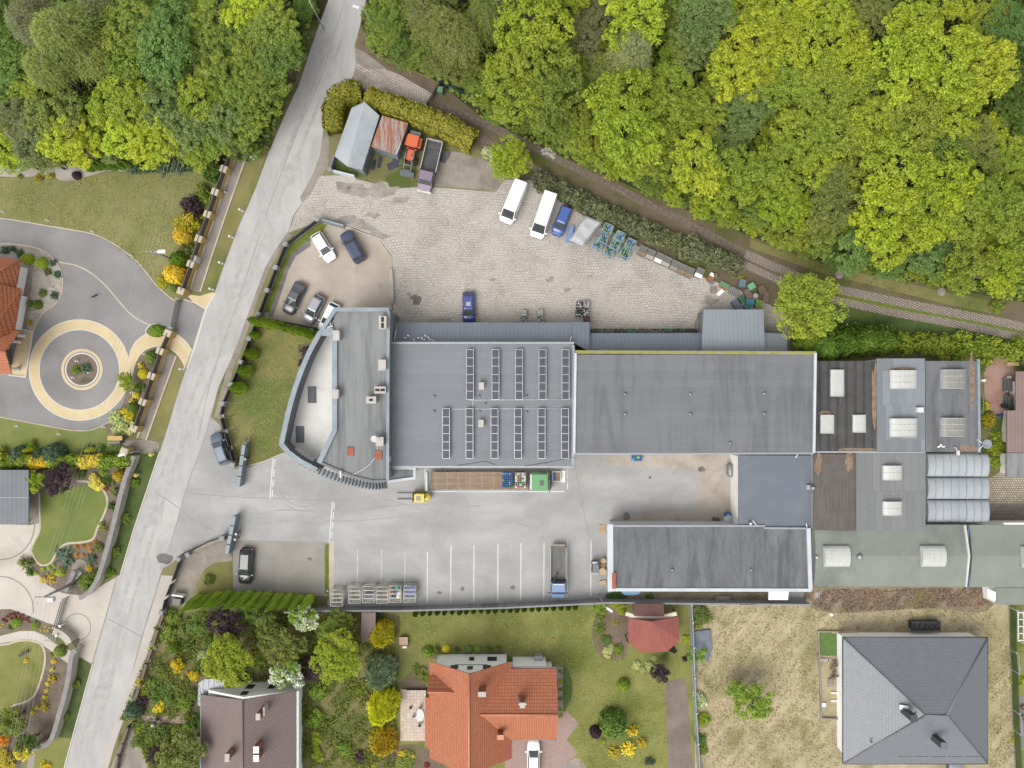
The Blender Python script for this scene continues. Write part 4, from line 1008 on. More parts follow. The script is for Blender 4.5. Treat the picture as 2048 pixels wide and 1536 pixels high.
sh('ball',362,470,20,'goldball','golden ball-shaped bush at the street wall, upper of two',2.4)
sh('ball',346,547,23,'goldball','golden ball-shaped bush at the street wall, lower of two',2.6)
sh('ball',353,519,19,'box','dark green round bush above the lower golden ball',2.2)
sh('loose',368,497,15,'olive','olive bush between the two golden balls',1.6)
sh('ball',346,573,11,'green','small round green bush beside the white bollard lamp by the gate',1.4)
sh('loose',324,564,14,'gold','loose golden-green shrub at the edge of the villa drive',1.3)
sh('loose',405,385,20,'mid','green bush at the top of the street wall',2.2)
sh('loose',420,345,26,'dark','dark green bush where the wood meets the street wall',2.6)
sh('loose',390,402,14,'green','small green bush above the purple one at the street wall',1.6)
sh('ball',312,661,14,'box','flat-topped green bush inside the kerbed bed by the gate',1.0,sx=1.3,rz=0)
sh('ball',300,713,13,'green','round green bush in the bed beside the beige path',1.4)
sh('tuft',281,732,9,'yolk','round yellow shrub between the beige path and ring',0.8)
sh('ball',284,748,11,'yolk','golden ball-shaped shrub at the right of the beige ring',1.1)
sh('loose',274,775,12,'green','green shrub below the golden ball beside the ring',1.1)
sh('tuft',271,791,9,'yolk','yellow shrub, upper of two close together right of the ring',0.8)
sh('tuft',264,801,8,'yolk','yellow shrub, lower of two close together right of the ring',0.8)
sh('ball',263,815,12,'green','round green bush between the yellow and orange shrubs by the wall',1.3)
sh('loose',253,828,17,'yolk','orange-yellow bush at the lower right of the beige ring',1.3)
sh('loose',240,848,27,'cream','wide pale variegated bush below the beige ring',1.6)
sh('ball',38,910,20,'juniper','grey-green ball conifer, left of three above the golden hedge',2.4)
sh('ball',78,912,16,'juniper','grey-green ball conifer, middle of three above the golden hedge',2.2)
sh('ball',104,909,24,'juniper','grey-green ball conifer, right and largest of three above the golden hedge',2.6)
sh('tuft',0,905,16,'mid','green shrub at the left edge above the golden hedge',1.4)
conifer(66,899,6,2.0,'yolk','slim yellow conifer between the grey-green balls')
conifer(186,899,6,1.8,'yolk','slim yellow conifer in the gravel beside the power line')
sh('loose',60,892,13,'leaf','fresh green shrub above the slim yellow conifer',1.2)
sh('loose',175,899,12,'green','dark green shrub beside the slim yellow conifer near the power line',1.0)
sh('tuft',200,897,10,'box','olive shrub right of the slim yellow conifer',0.9)
sh('loose',232,905,22,'green','wide low green shrub next to the garden gate',0.8,sx=1.2,rz=0)
# --- middle left garden
sh('loose',189,965,17,'butter','pale yellow flowering shrub on the kerb of the rounded lawn',1.4)
sh('loose',158,948,13,'green','green shrub above the pale yellow flowering shrub',1.0)
sh('tuft',206,946,11,'thuja','low green shrub right of the pale yellow flowering shrub',0.7)
sh('loose',214,962,12,'dark','dark shrub in the mulch right of the rounded lawn',0.8)
sh('ball',237,952,14,'ochre','egg-shaped ochre-green shrub beside the stone wall',1.6)
sh('loose',209,973,9,'red','small dark red shrub in the mulch beside the rounded lawn',0.5)
sh('tuft',228,984,13,'olive','dull brownish shrub beside the stone wall, upper',0.9)
sh('tuft',222,1013,11,'dark','dark green shrub beside the stone wall, lower',0.9)
sh('tuft',205,1055,14,'olive','brownish low shrub between the lawn kerb and the wall',0.6)
sh('tuft',128,1112,28,'juniper','large blue-green creeping juniper below the rounded lawn',0.7)
for i,(x,y)in enumerate([(151,1094),(165,1093),(178,1092),(181,1102),(190,1083),(152,1110),(165,1111)]):sh('tuft',x,y,5.5,'orange','small orange tuft in the flower bed below the rounded lawn',0.4,'orange tufts below the rounded lawn')
sh('loose',195,1095,12,'olive','brownish shrub right of the orange tufts',0.8)
sh('tuft',183,1118,14,'juniper','grey-green mound below the orange tufts',0.6)
sh('tuft',50,1128,19,'olive','tousled olive shrub on the corner of the cream paving',1.2)
sh('tuft',58,1145,11,'dark','dark green shrub under the tousled olive one',0.8)
for i,(x,y)in enumerate([(85,1138),(97,1136),(106,1130),(71,1147),(107,1144)]):sh('ball',x,y,5,'lime','small lime-green ball in the mulch below the rounded lawn',0.4,'small lime balls below the rounded lawn')
sh('ball',119,1145,9.5,'lime','larger lime-green ball beside the row of small ones',0.9)
sh('tuft',98,1158,16,'ochre','low brownish-green shrub along the cream paving',0.6,sx=1.4,rz=0.2)
sh('loose',178,1137,8,'yolk','small orange-yellow conifer-like shrub beside the round seat place',0.7)
sh('loose',170,1165,20,'mid','green shrub at the foot of the double power pole',1.3)
sh('loose',190,1152,14,'green','dark green shrub between the power pole and the stone wall',1.2)
for i,(x,y,r)in enumerate([(269,966,11),(250,1037,12),(230,1103,12),(215,1146,12)]):sh('loose',x,y,r,'leaf','bright green shrub, %s from the top on the verge outside the stone wall'%ORD[i],0.9,'shrubs on the upper verge')
for i,(x,y,r)in enumerate([(149,1370,9.5),(130,1433,8.5)]):sh('loose',x,y,r,'leaf','bright green shrub, %s of two on the verge outside the curved wall'%['upper','lower'][i],0.8,'shrubs on the lower verge')
# --- lower left garden
for i,(x,y)in enumerate([(6,1240),(14,1234),(20,1230),(27,1228),(34,1227),(12,1243),(22,1238),(30,1234),(40,1232),(45,1238),(52,1240),(58,1244),(44,1230),(55,1236)]):sh('tuft',x,y,4.5,'red','small red tuft in the bed left of the double gate',0.35,'red tufts left of the double gate')
sh('ball',31,1246,10,'thuja','bright green mound among the red tufts, larger',0.7,sx=1.2,rz=0.4)
sh('ball',69,1251,9,'thuja','bright green mound among the red tufts, smaller and nearer the gate',0.6)
sh('tuft',20,1255,7,'dark','dark green tuft left under the larger bright mound',0.4)
for i,(x,y)in enumerate([(90,1253),(96,1261),(89,1261),(99,1255),(2,1253),(6,1249),(81,1260)]):sh('tuft',x,y,3,'yolk','tiny yellow tuft at the edge of the red planted bed',0.3,'tiny yellow tufts by the red bed')
sh('ball',117,1305,13,'olive','brown-green dome beside the curved wall',1.1)
sh('ball',102,1310,5,'olive','little olive ball left of the brown-green dome',0.4)
for i,(x,y,r)in enumerate([(106,1323,6.5),(104,1339,6.5),(94,1368,6),(92,1382,6.5),(88,1395,6.5),(74,1415,6),(64,1426,6)]):sh('tuft',x,y,r,'yolk','bright yellow tuft, %s from the top along the lower round lawn'%ORD[i],0.5,'yellow tufts along the lower round lawn')
sh('tuft',105,1357,12,'ochre','golden-brown shrub between the yellow tufts, upper',0.8)
sh('tuft',88,1415,13,'ochre','golden-brown shrub between the yellow tufts, lower',0.8)
sh('tuft',51,1322,6,'yolk','thin yellow shrub standing alone on the lower round lawn',0.6)
sh('loose',3,1480,16,'orange','orange-yellow bush at the left edge below the lower lawn',1.5)
sh('loose',45,1505,20,'yolk','golden-yellow bush beside the short grey path',1.6)
sh('loose',8,1522,20,'gold','yellow-green bush in the lower left corner',1.5)
sh('loose',88,1536,11,'yolk','yellow bush at the bottom edge beside the green verge',0.9)
sh('loose',20,1455,28,'mid','wide green bush below the dense tree at the lower left',1.6)
# --- rough garden above the brown-roofed house
sh('ball',349,1297,12.5,'box','clipped deep green ball at the head of the winding path',1.5)
sh('loose',355,1331,17,'yolk','bright yellow round bush, larger of two by the winding path',1.7)
sh('loose',387,1353,12,'yolk','bright yellow bush, smaller one nearer the house',1.4)
sh('loose',375,1346,5,'orange','small orange shrub between the two bright yellow bushes',0.5)
sh('tuft',365,1354,6,'gold','small gold shrub below the larger yellow bush',0.4)
sh('loose',316,1416,13,'yolk','yellow flowering shrub above the pink path',1.1)
sh('loose',325,1390,30,'dark','dark green mound behind the yellow flowering shrub',1.1)
sh('tuft',352,1374,6,'gold','small gold-green shrub in the garden middle',0.4)
sh('tuft',355,1388,5,'yolk','tiny yellow shrub below the small gold-green one',0.4)
sh('ball',265,1422,19,'juniper','dark bluish ball bush at the street corner of the garden',2.2)
sh('loose',280,1405,15,'purple','brownish bush behind the dark bluish ball',1.4)
sh('bloss',301,1295,10,'cream','cream flowering bush hanging over the garden wall, upper',1.3)
sh('bloss',268,1404,10,'cream','cream flowering bush hanging over the garden wall, lower',1.1)
sh('loose',278,1368,9,'yolk','yellow bush hanging over the garden wall',1.2)
sh('loose',312,1258,6,'leaf','small green bush on the garden wall, upper',0.9)
sh('loose',288,1334,6,'lime','small green bush on the garden wall, lower',0.8)
for i,(x,y,r,c,l)in enumerate([(345,1236,18,'leaf','light green bush below the bin store'),(338,1268,20,'mid','green bush beside the garden wall under the bin store'),(370,1260,22,'olive','olive bush left of the purple-leaved tree'),(322,1345,16,'mid','green bush beside the winding path'),(300,1372,13,'mid','green bush left of the lower winding path'),(288,1386,11,'lime','lime-green bush left of the lower winding path'),(368,1408,18,'leaf','leafy green bush right of the yellow flowering shrub'),(384,1392,14,'green','green bush against the glazed porch'),(345,1440,0,'',''),(385,1440,14,'mid','green bush beside the brown roof end of the pink path'),(378,1458,16,'leaf','leafy bush at the house corner below the pink path'),(322,1468,22,'green','green bush below the pink path'),(274,1458,10,'lime','lime ball bush beside the grey driveway'),(276,1486,15,'green','green bush beside the grey driveway'),(300,1478,14,'mid','mid-green bush between the driveway and the olive tree'),(430,1365,13,'dark','dark shrub beside the glazed porch roof'),(375,1290,14,'dark','dark shrub between the clipped ball and the lime tree'),(405,1312,13,'cream','silvery white shrub at the left of the broad lime tree'),(560,1258,13,'leaf','pale green shrub left of the white-blossomed tree'),(515,1330,14,'leaf','green shrub behind the gable of the brown-roofed house'),(505,1308,8,'red','small red-orange shrub in the garden behind the brown-roofed house'),(420,1282,12,'thujadark','dark conifer-like shrub left of the purple tree')]):
    if r:sh('loose',x,y,r,c,l,r/S*1.0)
for i,(x,y,r,c,l)in enumerate([(633,1385,20,'leaf','green bush beside the gutter of the brown-roofed house, topmost'),(626,1440,19,'leaf','green bush beside the brown-roofed house, second from the top'),(632,1480,14,'lime','lime-green bush beside the brown-roofed house, third'),(634,1510,14,'lime','lime-green bush beside the brown-roofed house, lowest'),(688,1500,17,'leaf','small green shrub in the rough grass'),(720,1515,14,'purple','dark twiggy shrub below the golden conifer'),(720,1380,9,'lime','lime shrub peeking out left of the blue-grey conifer')]):
    sh('loose',x,y,r,c,l,r/S*1.0)
conifer(766,1262,25,4.2,'gold','shaggy golden conifer below the concrete wall',kind='shaggy')
conifer(765,1335,31,5.2,'spruce','blue-grey shaggy conifer between the two golden ones',kind='shaggy')
conifer(770,1400,30,6.0,'yolk','largest golden yellow conifer left of the terrace',kind='shaggy')
conifer(768,1478,28,2.6,'ochre','dull green conifer below the largest golden one',kind='shaggy')
sh('tuft',803,1508,10,'yolk','bright yellow flowering shrub in the lower garden bed, left',0.6)
sh('tuft',826,1512,6,'yolk','bright yellow flowering shrub in the lower garden bed, right and smaller',0.5)
sh('loose',810,1528,24,'mid','green shrubs mound under the bright yellow flowers',0.7)
sh('tuft',786,1503,5,'red','little red shrub beside the dull green conifer',0.4)
sh('tuft',853,1532,8,'red','red shrub at the bottom edge left of the orange roof',0.6)
sh('tuft',746,1532,6,'yolk','yellow shrub at the bottom edge below the conifers',0.5)
# --- garden of the orange-roofed house
sh('ball',854,1306,12,'leaf','round green bush at the upper left of the orange-roofed house',1.4)
sh('loose',870,1304,11,'mid','green bush right of the round one above the orange roof',1.2)
sh('ball',892,1299,8,'yolk','yellow ball shrub, first in the row above the white gable',0.9)
for i,(x,c)in enumerate([(914,'green'),(937,'bluegreen'),(955,'leaf'),(978,'mid'),(998,'olive')]):sh('ball' if i in(1,2)else 'loose',x,1299,[6,8,7.5,8.5,8][i],c,'%s shrub, %s in the row above the white gable'%(['small green','grey-green ball','light green ball','mid-green','olive brown'][i],ORD[i+1]),0.8,'shrubs above the white gable')
sh('loose',838,1345,14,'mid','green bush in the corner bed beside the terrace',0.8)
sh('loose',855,1360,9,'lime','green bush touching the left edge of the orange roof',0.8)
for i,(y,c)in enumerate([(1344,'leaf'),(1364,'gold'),(1380,'mid'),(1398,'green'),(1420,'lime'),(1433,'lime')]):sh('loose',1121,y,4.5,c,'small %s plant, %s from the top beside the right wall of the orange house'%(['light green','golden','mid-green','dark green','lime','bright lime'][i],ORD[i]),0.35,'plants beside the orange house')
sh('loose',1082,1262,0.1,'mid','x')if False else None
sh('ball',1248,1372,13.5,'thuja','single round clipped green bush in the middle of the lawn',1.5)
sh('ball',1227,1452,29,'dark','large dark green ball conifer in the lawn group',3.2)
sh('ball',1192,1467,13,'plum','dark purple ball left of the large dark green ball',1.6)
sh('tuft',1268,1463,15,'yolk','upright golden shrub right of the large dark green ball',1.6)
sh('tuft',1258,1500,18,'yolk','golden yellow shrub below the large dark green ball',1.1)
sh('tuft',1285,1487,14,'ochre','olive-yellow shrub at the right of the lawn group',0.9)
sh('tuft',1228,1505,17,'ochre','spreading ochre shrub at the lower left of the lawn group',0.7)
sh('loose',1207,1482,6,'lime','tiny lime shrub between the purple and dark green balls',0.4)
sh('loose',1300,1525,10,'juniper','small dim shrub below the lawn group',0.9)
for i,(x,y,r,c,l)in enumerate([(1200,1235,11,'olive','olive shrub at the top of the bed beside the gazebo'),(1200,1258,11,'mid','mid-green shrub in the bed beside the gazebo'),(1212,1282,12,'green','deep green shrub at the lower end of the gazebo bed'),(1217,1302,13,'cream','pale yellow-green shrub left under the gazebo'),(1238,1299,12,'leaf','light green shrub under the left corner of the gazebo'),(1232,1245,6,'ochre','small ochre shrub on the bare soil beside the gazebo'),(1272,1331,10,'cream','pale green mound, left of the row below the gazebo'),(1285,1340,7,'cream','small pale mound, second of the row below the gazebo'),(1299,1331,9,'cream','pale green mound, third of the row below the gazebo'),(1302,1343,8,'cream','pale green mound, lowest of the row below the gazebo'),(1309,1316,7,'cream','pale green mound just under the gazebo edge'),(1330,1313,8,'green','green mound under the right part of the gazebo'),(1345,1300,9,'plum','purple shrub tucked under the right corner of the gazebo'),(1372,1278,9,'lime','lime ball beside the fence right of the gazebo'),(1371,1318,7,'plum','purple shrub beside the fence below the lime ball'),(1200,1215,16,'leaf','light green shrub behind the lamp post at the concrete wall'),(1240,1216,14,'lime','light green shrub left of the brown lean-to roof')]):
    sh('loose',x,y,r,c,l,r/S*0.85)
for i,(x,y,r,c,l)in enumerate([(1405,1228,20,'green','green shrub in the corner of the dry field below the wall'),(1395,1248,14,'mid','light green shrub below the corner shrub of the dry field'),(1398,1311,19,'leaf','leafy green shrub beside the blue-grey tarpaulin'),(1400,1400,17,'leaf','white-flecked green shrub along the metal fence'),(1408,1440,16,'lime','yellow-green shrub along the metal fence'),(1402,1480,14,'bluegreen','bluish green shrub along the metal fence'),(1405,1500,13,'leaf','green shrub lowest along the metal fence'),(2034,1330,12,'lime','lime-green shrub behind the fence at the far right, upper'),(2040,1362,14,'lime','lime-green shrub behind the fence at the far right, lower'),(2024,1240,6,'gold','golden shrub beside the white pergola'),(2024,1265,6,'gold','second golden shrub beside the white pergola'),(2028,1480,6,'gold','golden shrub at the far right fence near the bottom'),(1480,610,0,'',''),(1470,546,9,'lime','yellow-green shrub at the end of the dark hedge'),(1482,555,7,'gold','small golden shrub beside the scrap pile')]):
    if r:sh('bloss' if 'flecked' in l else 'loose',x,y,r,c,l,r/S*0.9)
sh('bloss',973,305,13,'cream','white-flowering shrub between the golden hedge and the lone bright tree',1.4)
sh('bloss',985,322,9,'cream','small white-flowering shrub in front of the lone bright tree',1.0)
sh('loose',1995,612,17,'mid','round green bush by the stone track at the right edge',1.5)
sh('loose',1980,840,18,'ochre','ochre-green bush beside the reddish patio',1.5)
sh('loose',1995,890,22,'lime','wide lime bush under the satellite dish',1.6)
sh('loose',2015,893,14,'thuja','green bush right of the satellite dish beside the brown roof',1.4)
sh('loose',1990,925,14,'lime','light green bush at the corner of the cobbled court',1.1)
sh('loose',1975,811,8,'yolk','yellow shrub at the edge of the reddish patio',0.7)
sh('loose',1964,735,13,'green','green bush at the wall above the reddish patio',1.0)
sh('loose',1965,812,11,'green','green bush behind the yellow shrub at the patio',0.9)
sh('loose',1300,1196,10,'dark','dark weeds clump on the wall side of the white building',0.5)
sh('loose',1235,1193,16,'dark','flat dark green clump between the white building and the wall',0.5,sx=1.8,rz=0)
sh('loose',418,1160,13,'green','green shrub on the small lawn left of the black car',0.8)
sh('loose',612,704,14,'purple','brown twiggy shrub beside the curved office wall',0.8)
sh('loose',604,726,11,'purple','small brown twiggy shrub lower at the curved office wall',0.7)
sh('loose',1890,720,0.2,'mid','x')if False else None
# low wild growth and tufts of grass
tufts([(335,1235),(640,1228),(730,1240),(790,1300),(790,1536),(600,1536),(598,1380),(400,1350),(380,1440),(240,1440),(285,1330)],60000,3,0.16,'mid','wild_garden_growth',0.5,1.3,0.5)
tufts([(260,1440),(380,1450),(400,1536),(300,1536)],9000,4,0.16,'mid','wild_garden_growth',0.5,1.3,0.4)
tufts([(1390,1212),(1980,1215),(2020,1300),(2030,1536),(1980,1536),(1975,1270),(1690,1260),(1634,1260),(1636,1440),(1690,1440),(1690,1536),(1392,1536)],22000,5,0.11,'tan','dry_grass_tufts',0.1,1.05,0.3)
tufts([(1390,1212),(1980,1215),(2020,1300),(2030,1536),(1980,1536),(1975,1270),(1690,1260),(1634,1260),(1636,1440),(1690,1440),(1690,1536),(1392,1536)],12000,9,0.12,'straw','dry_grass_tufts',0.12,1.4,0.7)
tufts([(800,1228),(1180,1212),(1250,1320),(1330,1370),(1336,1536),(1160,1536),(1120,1330),(860,1300),(800,1340)],30000,6,0.08,'lawn','grass_tufts',0.06,1.75,0.3)
tufts([(0,362),(400,346),(430,400),(350,590),(190,465),(0,434)],26000,7,0.08,'lawn','grass_tufts',0.06,1.75,0.3)
tufts([(510,655),(636,684),(590,790),(568,900),(492,930),(452,850),(480,720)],14000,8,0.08,'lawn','grass_tufts',0.06,1.75,0.3)
tufts([(870,192),(960,232),(1100,300),(1300,388),(1500,482),(1640,532),(1990,605),(2048,640),(1740,585),(1490,500),(1300,402),(1100,304),(905,212)],16000,10,0.12,'olive','trackside_weeds',0.15,1.2,0.5)
tufts([(1625,1180),(1975,1175),(1980,1210),(1860,1216),(1660,1224),(1612,1206)],12000,11,0.14,'deadleaf','dead_leaves',0.1,1.4,0.4)

# ================================================================ BUILDINGS
M_felt_office=mottled('roof_felt_grey',A(142,144,145),A(156,158,159),0.35,8,0.1,c3=A(126,128,129),scale3=0.7,st3=(1.2,0.12,1),stretch=(3,0.25,1),rough=0.95)
M_felt_hall=bricks('roof_felt_sheets',A(136,141,147),A(142,147,153),A(122,126,131),9.0,0.98,0.018,0.37,rough=0.9,fine=0.06,patch=(0.9,0.92,0.9,1),patch_t=(0.5,0.75),patch_scale=0.15)
M_felt_big=bricks('roof_felt_streaked',A(122,125,130),A(128,131,136),A(110,112,116),14.0,1.05,0.016,0.43,rough=0.9,fine=0.06,patch=(0.74,0.73,0.71,1),patch_t=(0.48,0.7),patch_scale=0.8,pst=(0.8,0.1,1))
M_felt_dark=mottled('roof_felt_dark',A(116,118,122),A(132,134,138),0.4,6,0.12,c3=A(102,104,106),scale3=0.8,st3=(0.8,0.14,1),t3=(0.48,0.64),stretch=(1.0,0.3,1),rough=0.9)
M_felt_green=mottled('roof_felt_green',A(142,149,139),A(151,158,148),0.25,6,0.1,c3=A(124,130,123),scale3=0.2,t3=(0.5,0.7),rough=0.95)
M_felt_patch=bricks('roof_felt_patched',A(146,154,162),A(128,132,136),A(108,112,114),1.0,4.5,0.012,0.4,rough=0.9,fine=0.1)
M_felt_strip=bricks('roof_felt_strips',A(140,142,142),A(130,133,134),A(108,110,110),1.0,6.0,0.02,0.4,rough=0.95,fine=0.1,patch=(0.85,0.87,0.85,1),patch_t=(0.5,0.7))
M_blackroof=ribbed('old_black_roof',A(74,73,73),A(90,89,88),1.15,0,0.95,streak=A(138,138,138),depth=0.3,st_t=(0.6,0.68))
M_brownroof=ribbed('brown_corrugated_roof',A(104,97,92),A(116,108,102),0.3,0,0.95,streak=A(92,86,82),depth=0.2,st_t=(.5,.7))
M_metal_v=ribbed('blue_grey_sheet_roof',A(124,132,144),A(131,139,151),0.55,0,0.6,depth=0.05,bs_=.07)
M_metal_l=ribbed('light_grey_sheet_roof',A(144,152,160),A(151,159,167),0.55,0,0.6,depth=0.04,bs_=.08)
M_metal_h=ribbed('blue_grey_ribbed_roof',A(110,118,130),A(118,126,138),0.3,math.pi/2,0.6,depth=0.14,bs_=.15)
M_dark_metal=ribbed('dark_grey_sheet_roof',A(100,106,114),A(110,116,124),0.6,0,0.5,depth=0.12)
M_silver=ribbed('galvanised_sheet',A(182,188,194),A(194,200,206),0.2,math.radians(18),0.5,0.15,depth=0.1)
M_rust=ribbed('rusty_sheet',A(178,110,74),A(150,92,62),0.24,math.radians(18),0.8,streak=A(176,168,164),depth=0.3)
M_shedwall=ribbed('shed_wall_sheet',A(134,142,148),A(148,156,162),0.3,0,0.6,0.1,depth=0.2)
M_white=mottled('white_render',(.74,.74,.72,1),(.82,.82,.80,1),0.5,6,0.06,rough=0.9)
M_offwhite=mottled('pale_render',(.60,.59,.56,1),(.68,.67,.63,1),0.5,6,0.08,rough=0.9)
M_greywall=mottled('grey_render',A(128,130,134),A(142,144,148),0.5,6,0.08,rough=0.9)
M_coping=mottled('blue_grey_coping',A(146,158,166),A(162,174,182),0.6,5,0.08,rough=0.5)
M_whitecoping=mottled('white_metal_coping',A(206,212,220),A(222,226,232),0.5,5,0.06,rough=0.5)
M_moss=mottled('mossy_gutter',A(150,150,96),A(178,172,72),1.2,6,0.3,c3=A(170,164,150),scale3=0.8,rough=1.0)
M_terrfloor=mottled('pale_terrace_screed',(.50,.49,.47,1),(.58,.57,.55,1),0.4,6,0.08,c3=(.42,.41,.38,1),scale3=0.3,t3=(0.55,0.75),rough=0.9)
M_chim=mottled('pale_chimney_render',A(196,190,184),A(214,208,202),1.0,6,0.12,rough=0.9)
M_darkhole=plain('soot_dark',(0.02,0.02,0.02,1),0.9)
M_steel=plain('stainless_steel',A(200,202,204),0.3,0.7)
M_whitepaint=plain('white_paint',A(232,232,230),0.5)
M_redhatch=mottled('red_hatch',A(168,96,72),A(186,112,84),1.0,6,0.15,rough=0.8)
M_glassroof=plain('milky_skylight',A(206,208,202),0.35,0,0.5,0.05)
M_glassgrey=plain('grey_skylight',A(150,150,144),0.3,0,0.5,0.08)
M_window=plain('dark_window_glass',(0.035,0.04,0.045,1),0.08,0,0.6)
M_frame=plain('dark_window_frame',(0.08,0.08,0.085,1),0.4)
M_gutter=plain('grey_gutter',A(176,180,184),0.4,0.2)
M_tile_we=bricks('clay_tiles',A(208,130,92),A(196,118,82),A(154,88,62),0.36,0.24,0.035,0.5,rz=math.pi/2,rough=0.75,fine=0.08,bump=0.6)
M_tile_ns=bricks('clay_tiles_turned',A(208,130,92),A(196,118,82),A(154,88,62),0.3,0.36,0.035,0.0,rough=0.75,fine=0.08,bump=0.6)
M_ridge=plain('clay_ridge_tile',A(214,140,110),0.7)
M_shing_w=bricks('grey_roof_tiles',A(128,132,139),A(122,126,133),A(108,112,118),0.5,0.36,0.022,0.5,rz=math.pi/2,rough=0.42,fine=0.05,bump=0.3)
M_shing_n=bricks('grey_roof_tiles_turned',A(128,132,139),A(122,126,133),A(108,112,118),0.5,0.36,0.022,0.5,rough=0.42,fine=0.05,bump=0.3)
M_brown_t=bricks('brown_sheet_tiles',A(132,111,107),A(126,105,101),A(102,86,83),0.3,0.38,0.03,0.5,rz=math.radians(45),rough=0.6,fine=0.08,bump=0.4)
M_red_felt=ribbed('red_shingle_roof',A(164,92,80),A(152,88,78),0.35,math.pi/2,0.9,streak=A(146,88,78),depth=0.08)
M_brick=bricks('red_brick',A(160,96,70),A(142,84,62),A(160,140,124),0.25,0.08,0.012,rough=0.9)
M_poly=plain('clear_sheeting',A(176,182,188),0.55,0,0.5,0.1,scale=0.4)
M_polystain=mottled('weathered_sheeting',A(172,178,182),A(188,194,198),0.3,5,0.06,c3=A(150,168,142),scale3=0.15,t3=(0.6,0.75),rough=0.6)
M_solar=bricks('solar_cells',(0.055,0.055,0.075,1),(0.06,0.06,0.08,1),(0.12,0.12,0.15,1),0.25,1.2,0.012,0.0,rough=0.4,fine=0.05)
MATS['solar_cells'].node_tree.nodes['Principled BSDF'].inputs['Specular IOR Level'].default_value=.15
M_alu=plain('aluminium',A(200,202,206),0.35,0.4)
M_brownleaf=mottled('fallen_leaves',A(136,116,98),A(170,146,124),1.4,6,0.45,rough=1.0)
M_greenpatch=mottled('roof_moss',A(120,140,60),A(150,160,80),1.4,6,0.3,rough=1.0)
def rect(x0,y0,x1,y1,z):return[P(x0,y0,z),P(x1,y0,z),P(x1,y1,z),P(x0,y1,z)]
def inset(poly,d):
    cx=sum(p[0]for p in poly)/len(poly);cy=sum(p[1]for p in poly)/len(poly)
    out=[]
    for p in poly:
        v=Vector((p[0]-cx,p[1]-cy));l=v.length
        out.append((cx+v.x*(l-d)/l,cy+v.y*(l-d)/l))
    return out
def centre(poly):return(sum(p[0]for p in poly)/len(poly),sum(p[1]for p in poly)/len(poly))
def flat_hall(name,label,px,z,mroof,mwall,ins=0.15,cat='building',slope=None):
    """Building with a flat roof given as it shows at height z."""
    poly=[P(a,b,z)for a,b in px]
    cx,cy=centre(poly)
    t=Thing(name,label,cat,cx,cy)
    zt=z if slope is None else slope
    low=z-0.22 if slope is None else min(slope)-0.2
    t.part('wall',MB().prism(inset(poly,ins),0,low),mwall)
    zz=[z]*len(poly)if slope is None else slope
    mb=MB()
    n=len(poly)
    mb.prism(poly,low+0.002,zz)
    t.roof=t.part('roof',mb,mroof)
    t.z=z
    return t
def barrel(mb,x0,y0,x1,y1,z,rise,axis='y',n=8,segs=1,mi=0):
    """Barrel vault; the arch bends across the named axis."""
    vs=[]
    for i in range(n+1):
        a=math.pi*i/n
        u=0.5-0.5*math.cos(a);h=z+rise*math.sin(a)
        for s in range(segs+1):
            w=s/segs
            if axis=='y':vs.append((x0+(x1-x0)*w,y0+(y1-y0)*u,h))
            else:vs.append((x0+(x1-x0)*u,y0+(y1-y0)*w,h))
    f=[]
    for i in range(n):
        for s in range(segs):f.append((i*(segs+1)+s,i*(segs+1)+s+1,(i+1)*(segs+1)+s+1,(i+1)*(segs+1)+s))
    mb.add(vs,f,mi,True)
    for s in(0,segs):mb.add([vs[i*(segs+1)+s]for i in range(n+1)],[tuple(range(n+1))if s==0 else tuple(reversed(range(n+1)))],mi)
    return mb
def skylight(t,cx,cy,w,h,z,mat,axis='x',ribs=3,rise=0.45,fmat=None):
    (x0,y1),(x1,y0)=P(cx-w/2,cy-h/2,z),P(cx+w/2,cy+h/2,z)
    fr=MB().box(x0-.06,y0-.06,z-0.05,x1+.06,y1+.06,z+0.22)
    s=t.part('skylight',fr,fmat or M_alu)
    g=MB();barrel(g,x0,y0,x1,y1,z+0.222,rise,'x' if axis=='x' else 'y',8,1)
    t.part('pane',g,mat,s)
    r=MB()
    for i in range(ribs+1):
        k=i/ribs
        pts=[]
        for q in range(9):
            a=math.pi*q/8;u=0.5-0.5*math.cos(a);hh=z+0.225+(rise+0.03)*math.sin(a)
            pts.append((x0+(x1-x0)*u,y0+(y1-y0)*k,hh)if axis=='x' else(x0+(x1-x0)*k,y0+(y1-y0)*u,hh))
        r.path(pts,0.035,4)
    t.part('glazing_bars',r,M_whitepaint,s)
    return s
def chimney(t,px,py,w,d,z0,z1,mat=None,cap=None,hole=True,parent=None,ztop=None):
    """px,py: middle of the top as it shows."""
    x,y=P(px,py,z1);w/=S;d/=S
    m=MB().box(x-w/2,y-d/2,z0,x+w/2,y+d/2,z1-0.1)
    c=t.part('chimney',m,mat or M_chim,parent)
    k=MB().box(x-w/2-.06,y-d/2-.06,z1-0.098,x+w/2+.06,y+d/2+.06,z1)
    t.part('chimney_cap',k,cap or M_chim,parent if parent and parent.parent and parent.parent.parent else c)
    if hole:
        hm=MB()
        n=1 if max(w,d)/min(w,d)<1.5 else 2
        for i in range(n):
            o=(i-(n-1)/2)*0.5*max(w,d)
            hm.box(x-w*.2+(o if w>d else 0),y-d*.2+(o if d>=w else 0),z1+0.001,x+w*.2+(o if w>d else 0),y+d*.2+(o if d>=w else 0),z1+0.06)
        t.part('flue',hm,M_darkhole,c)
    return c
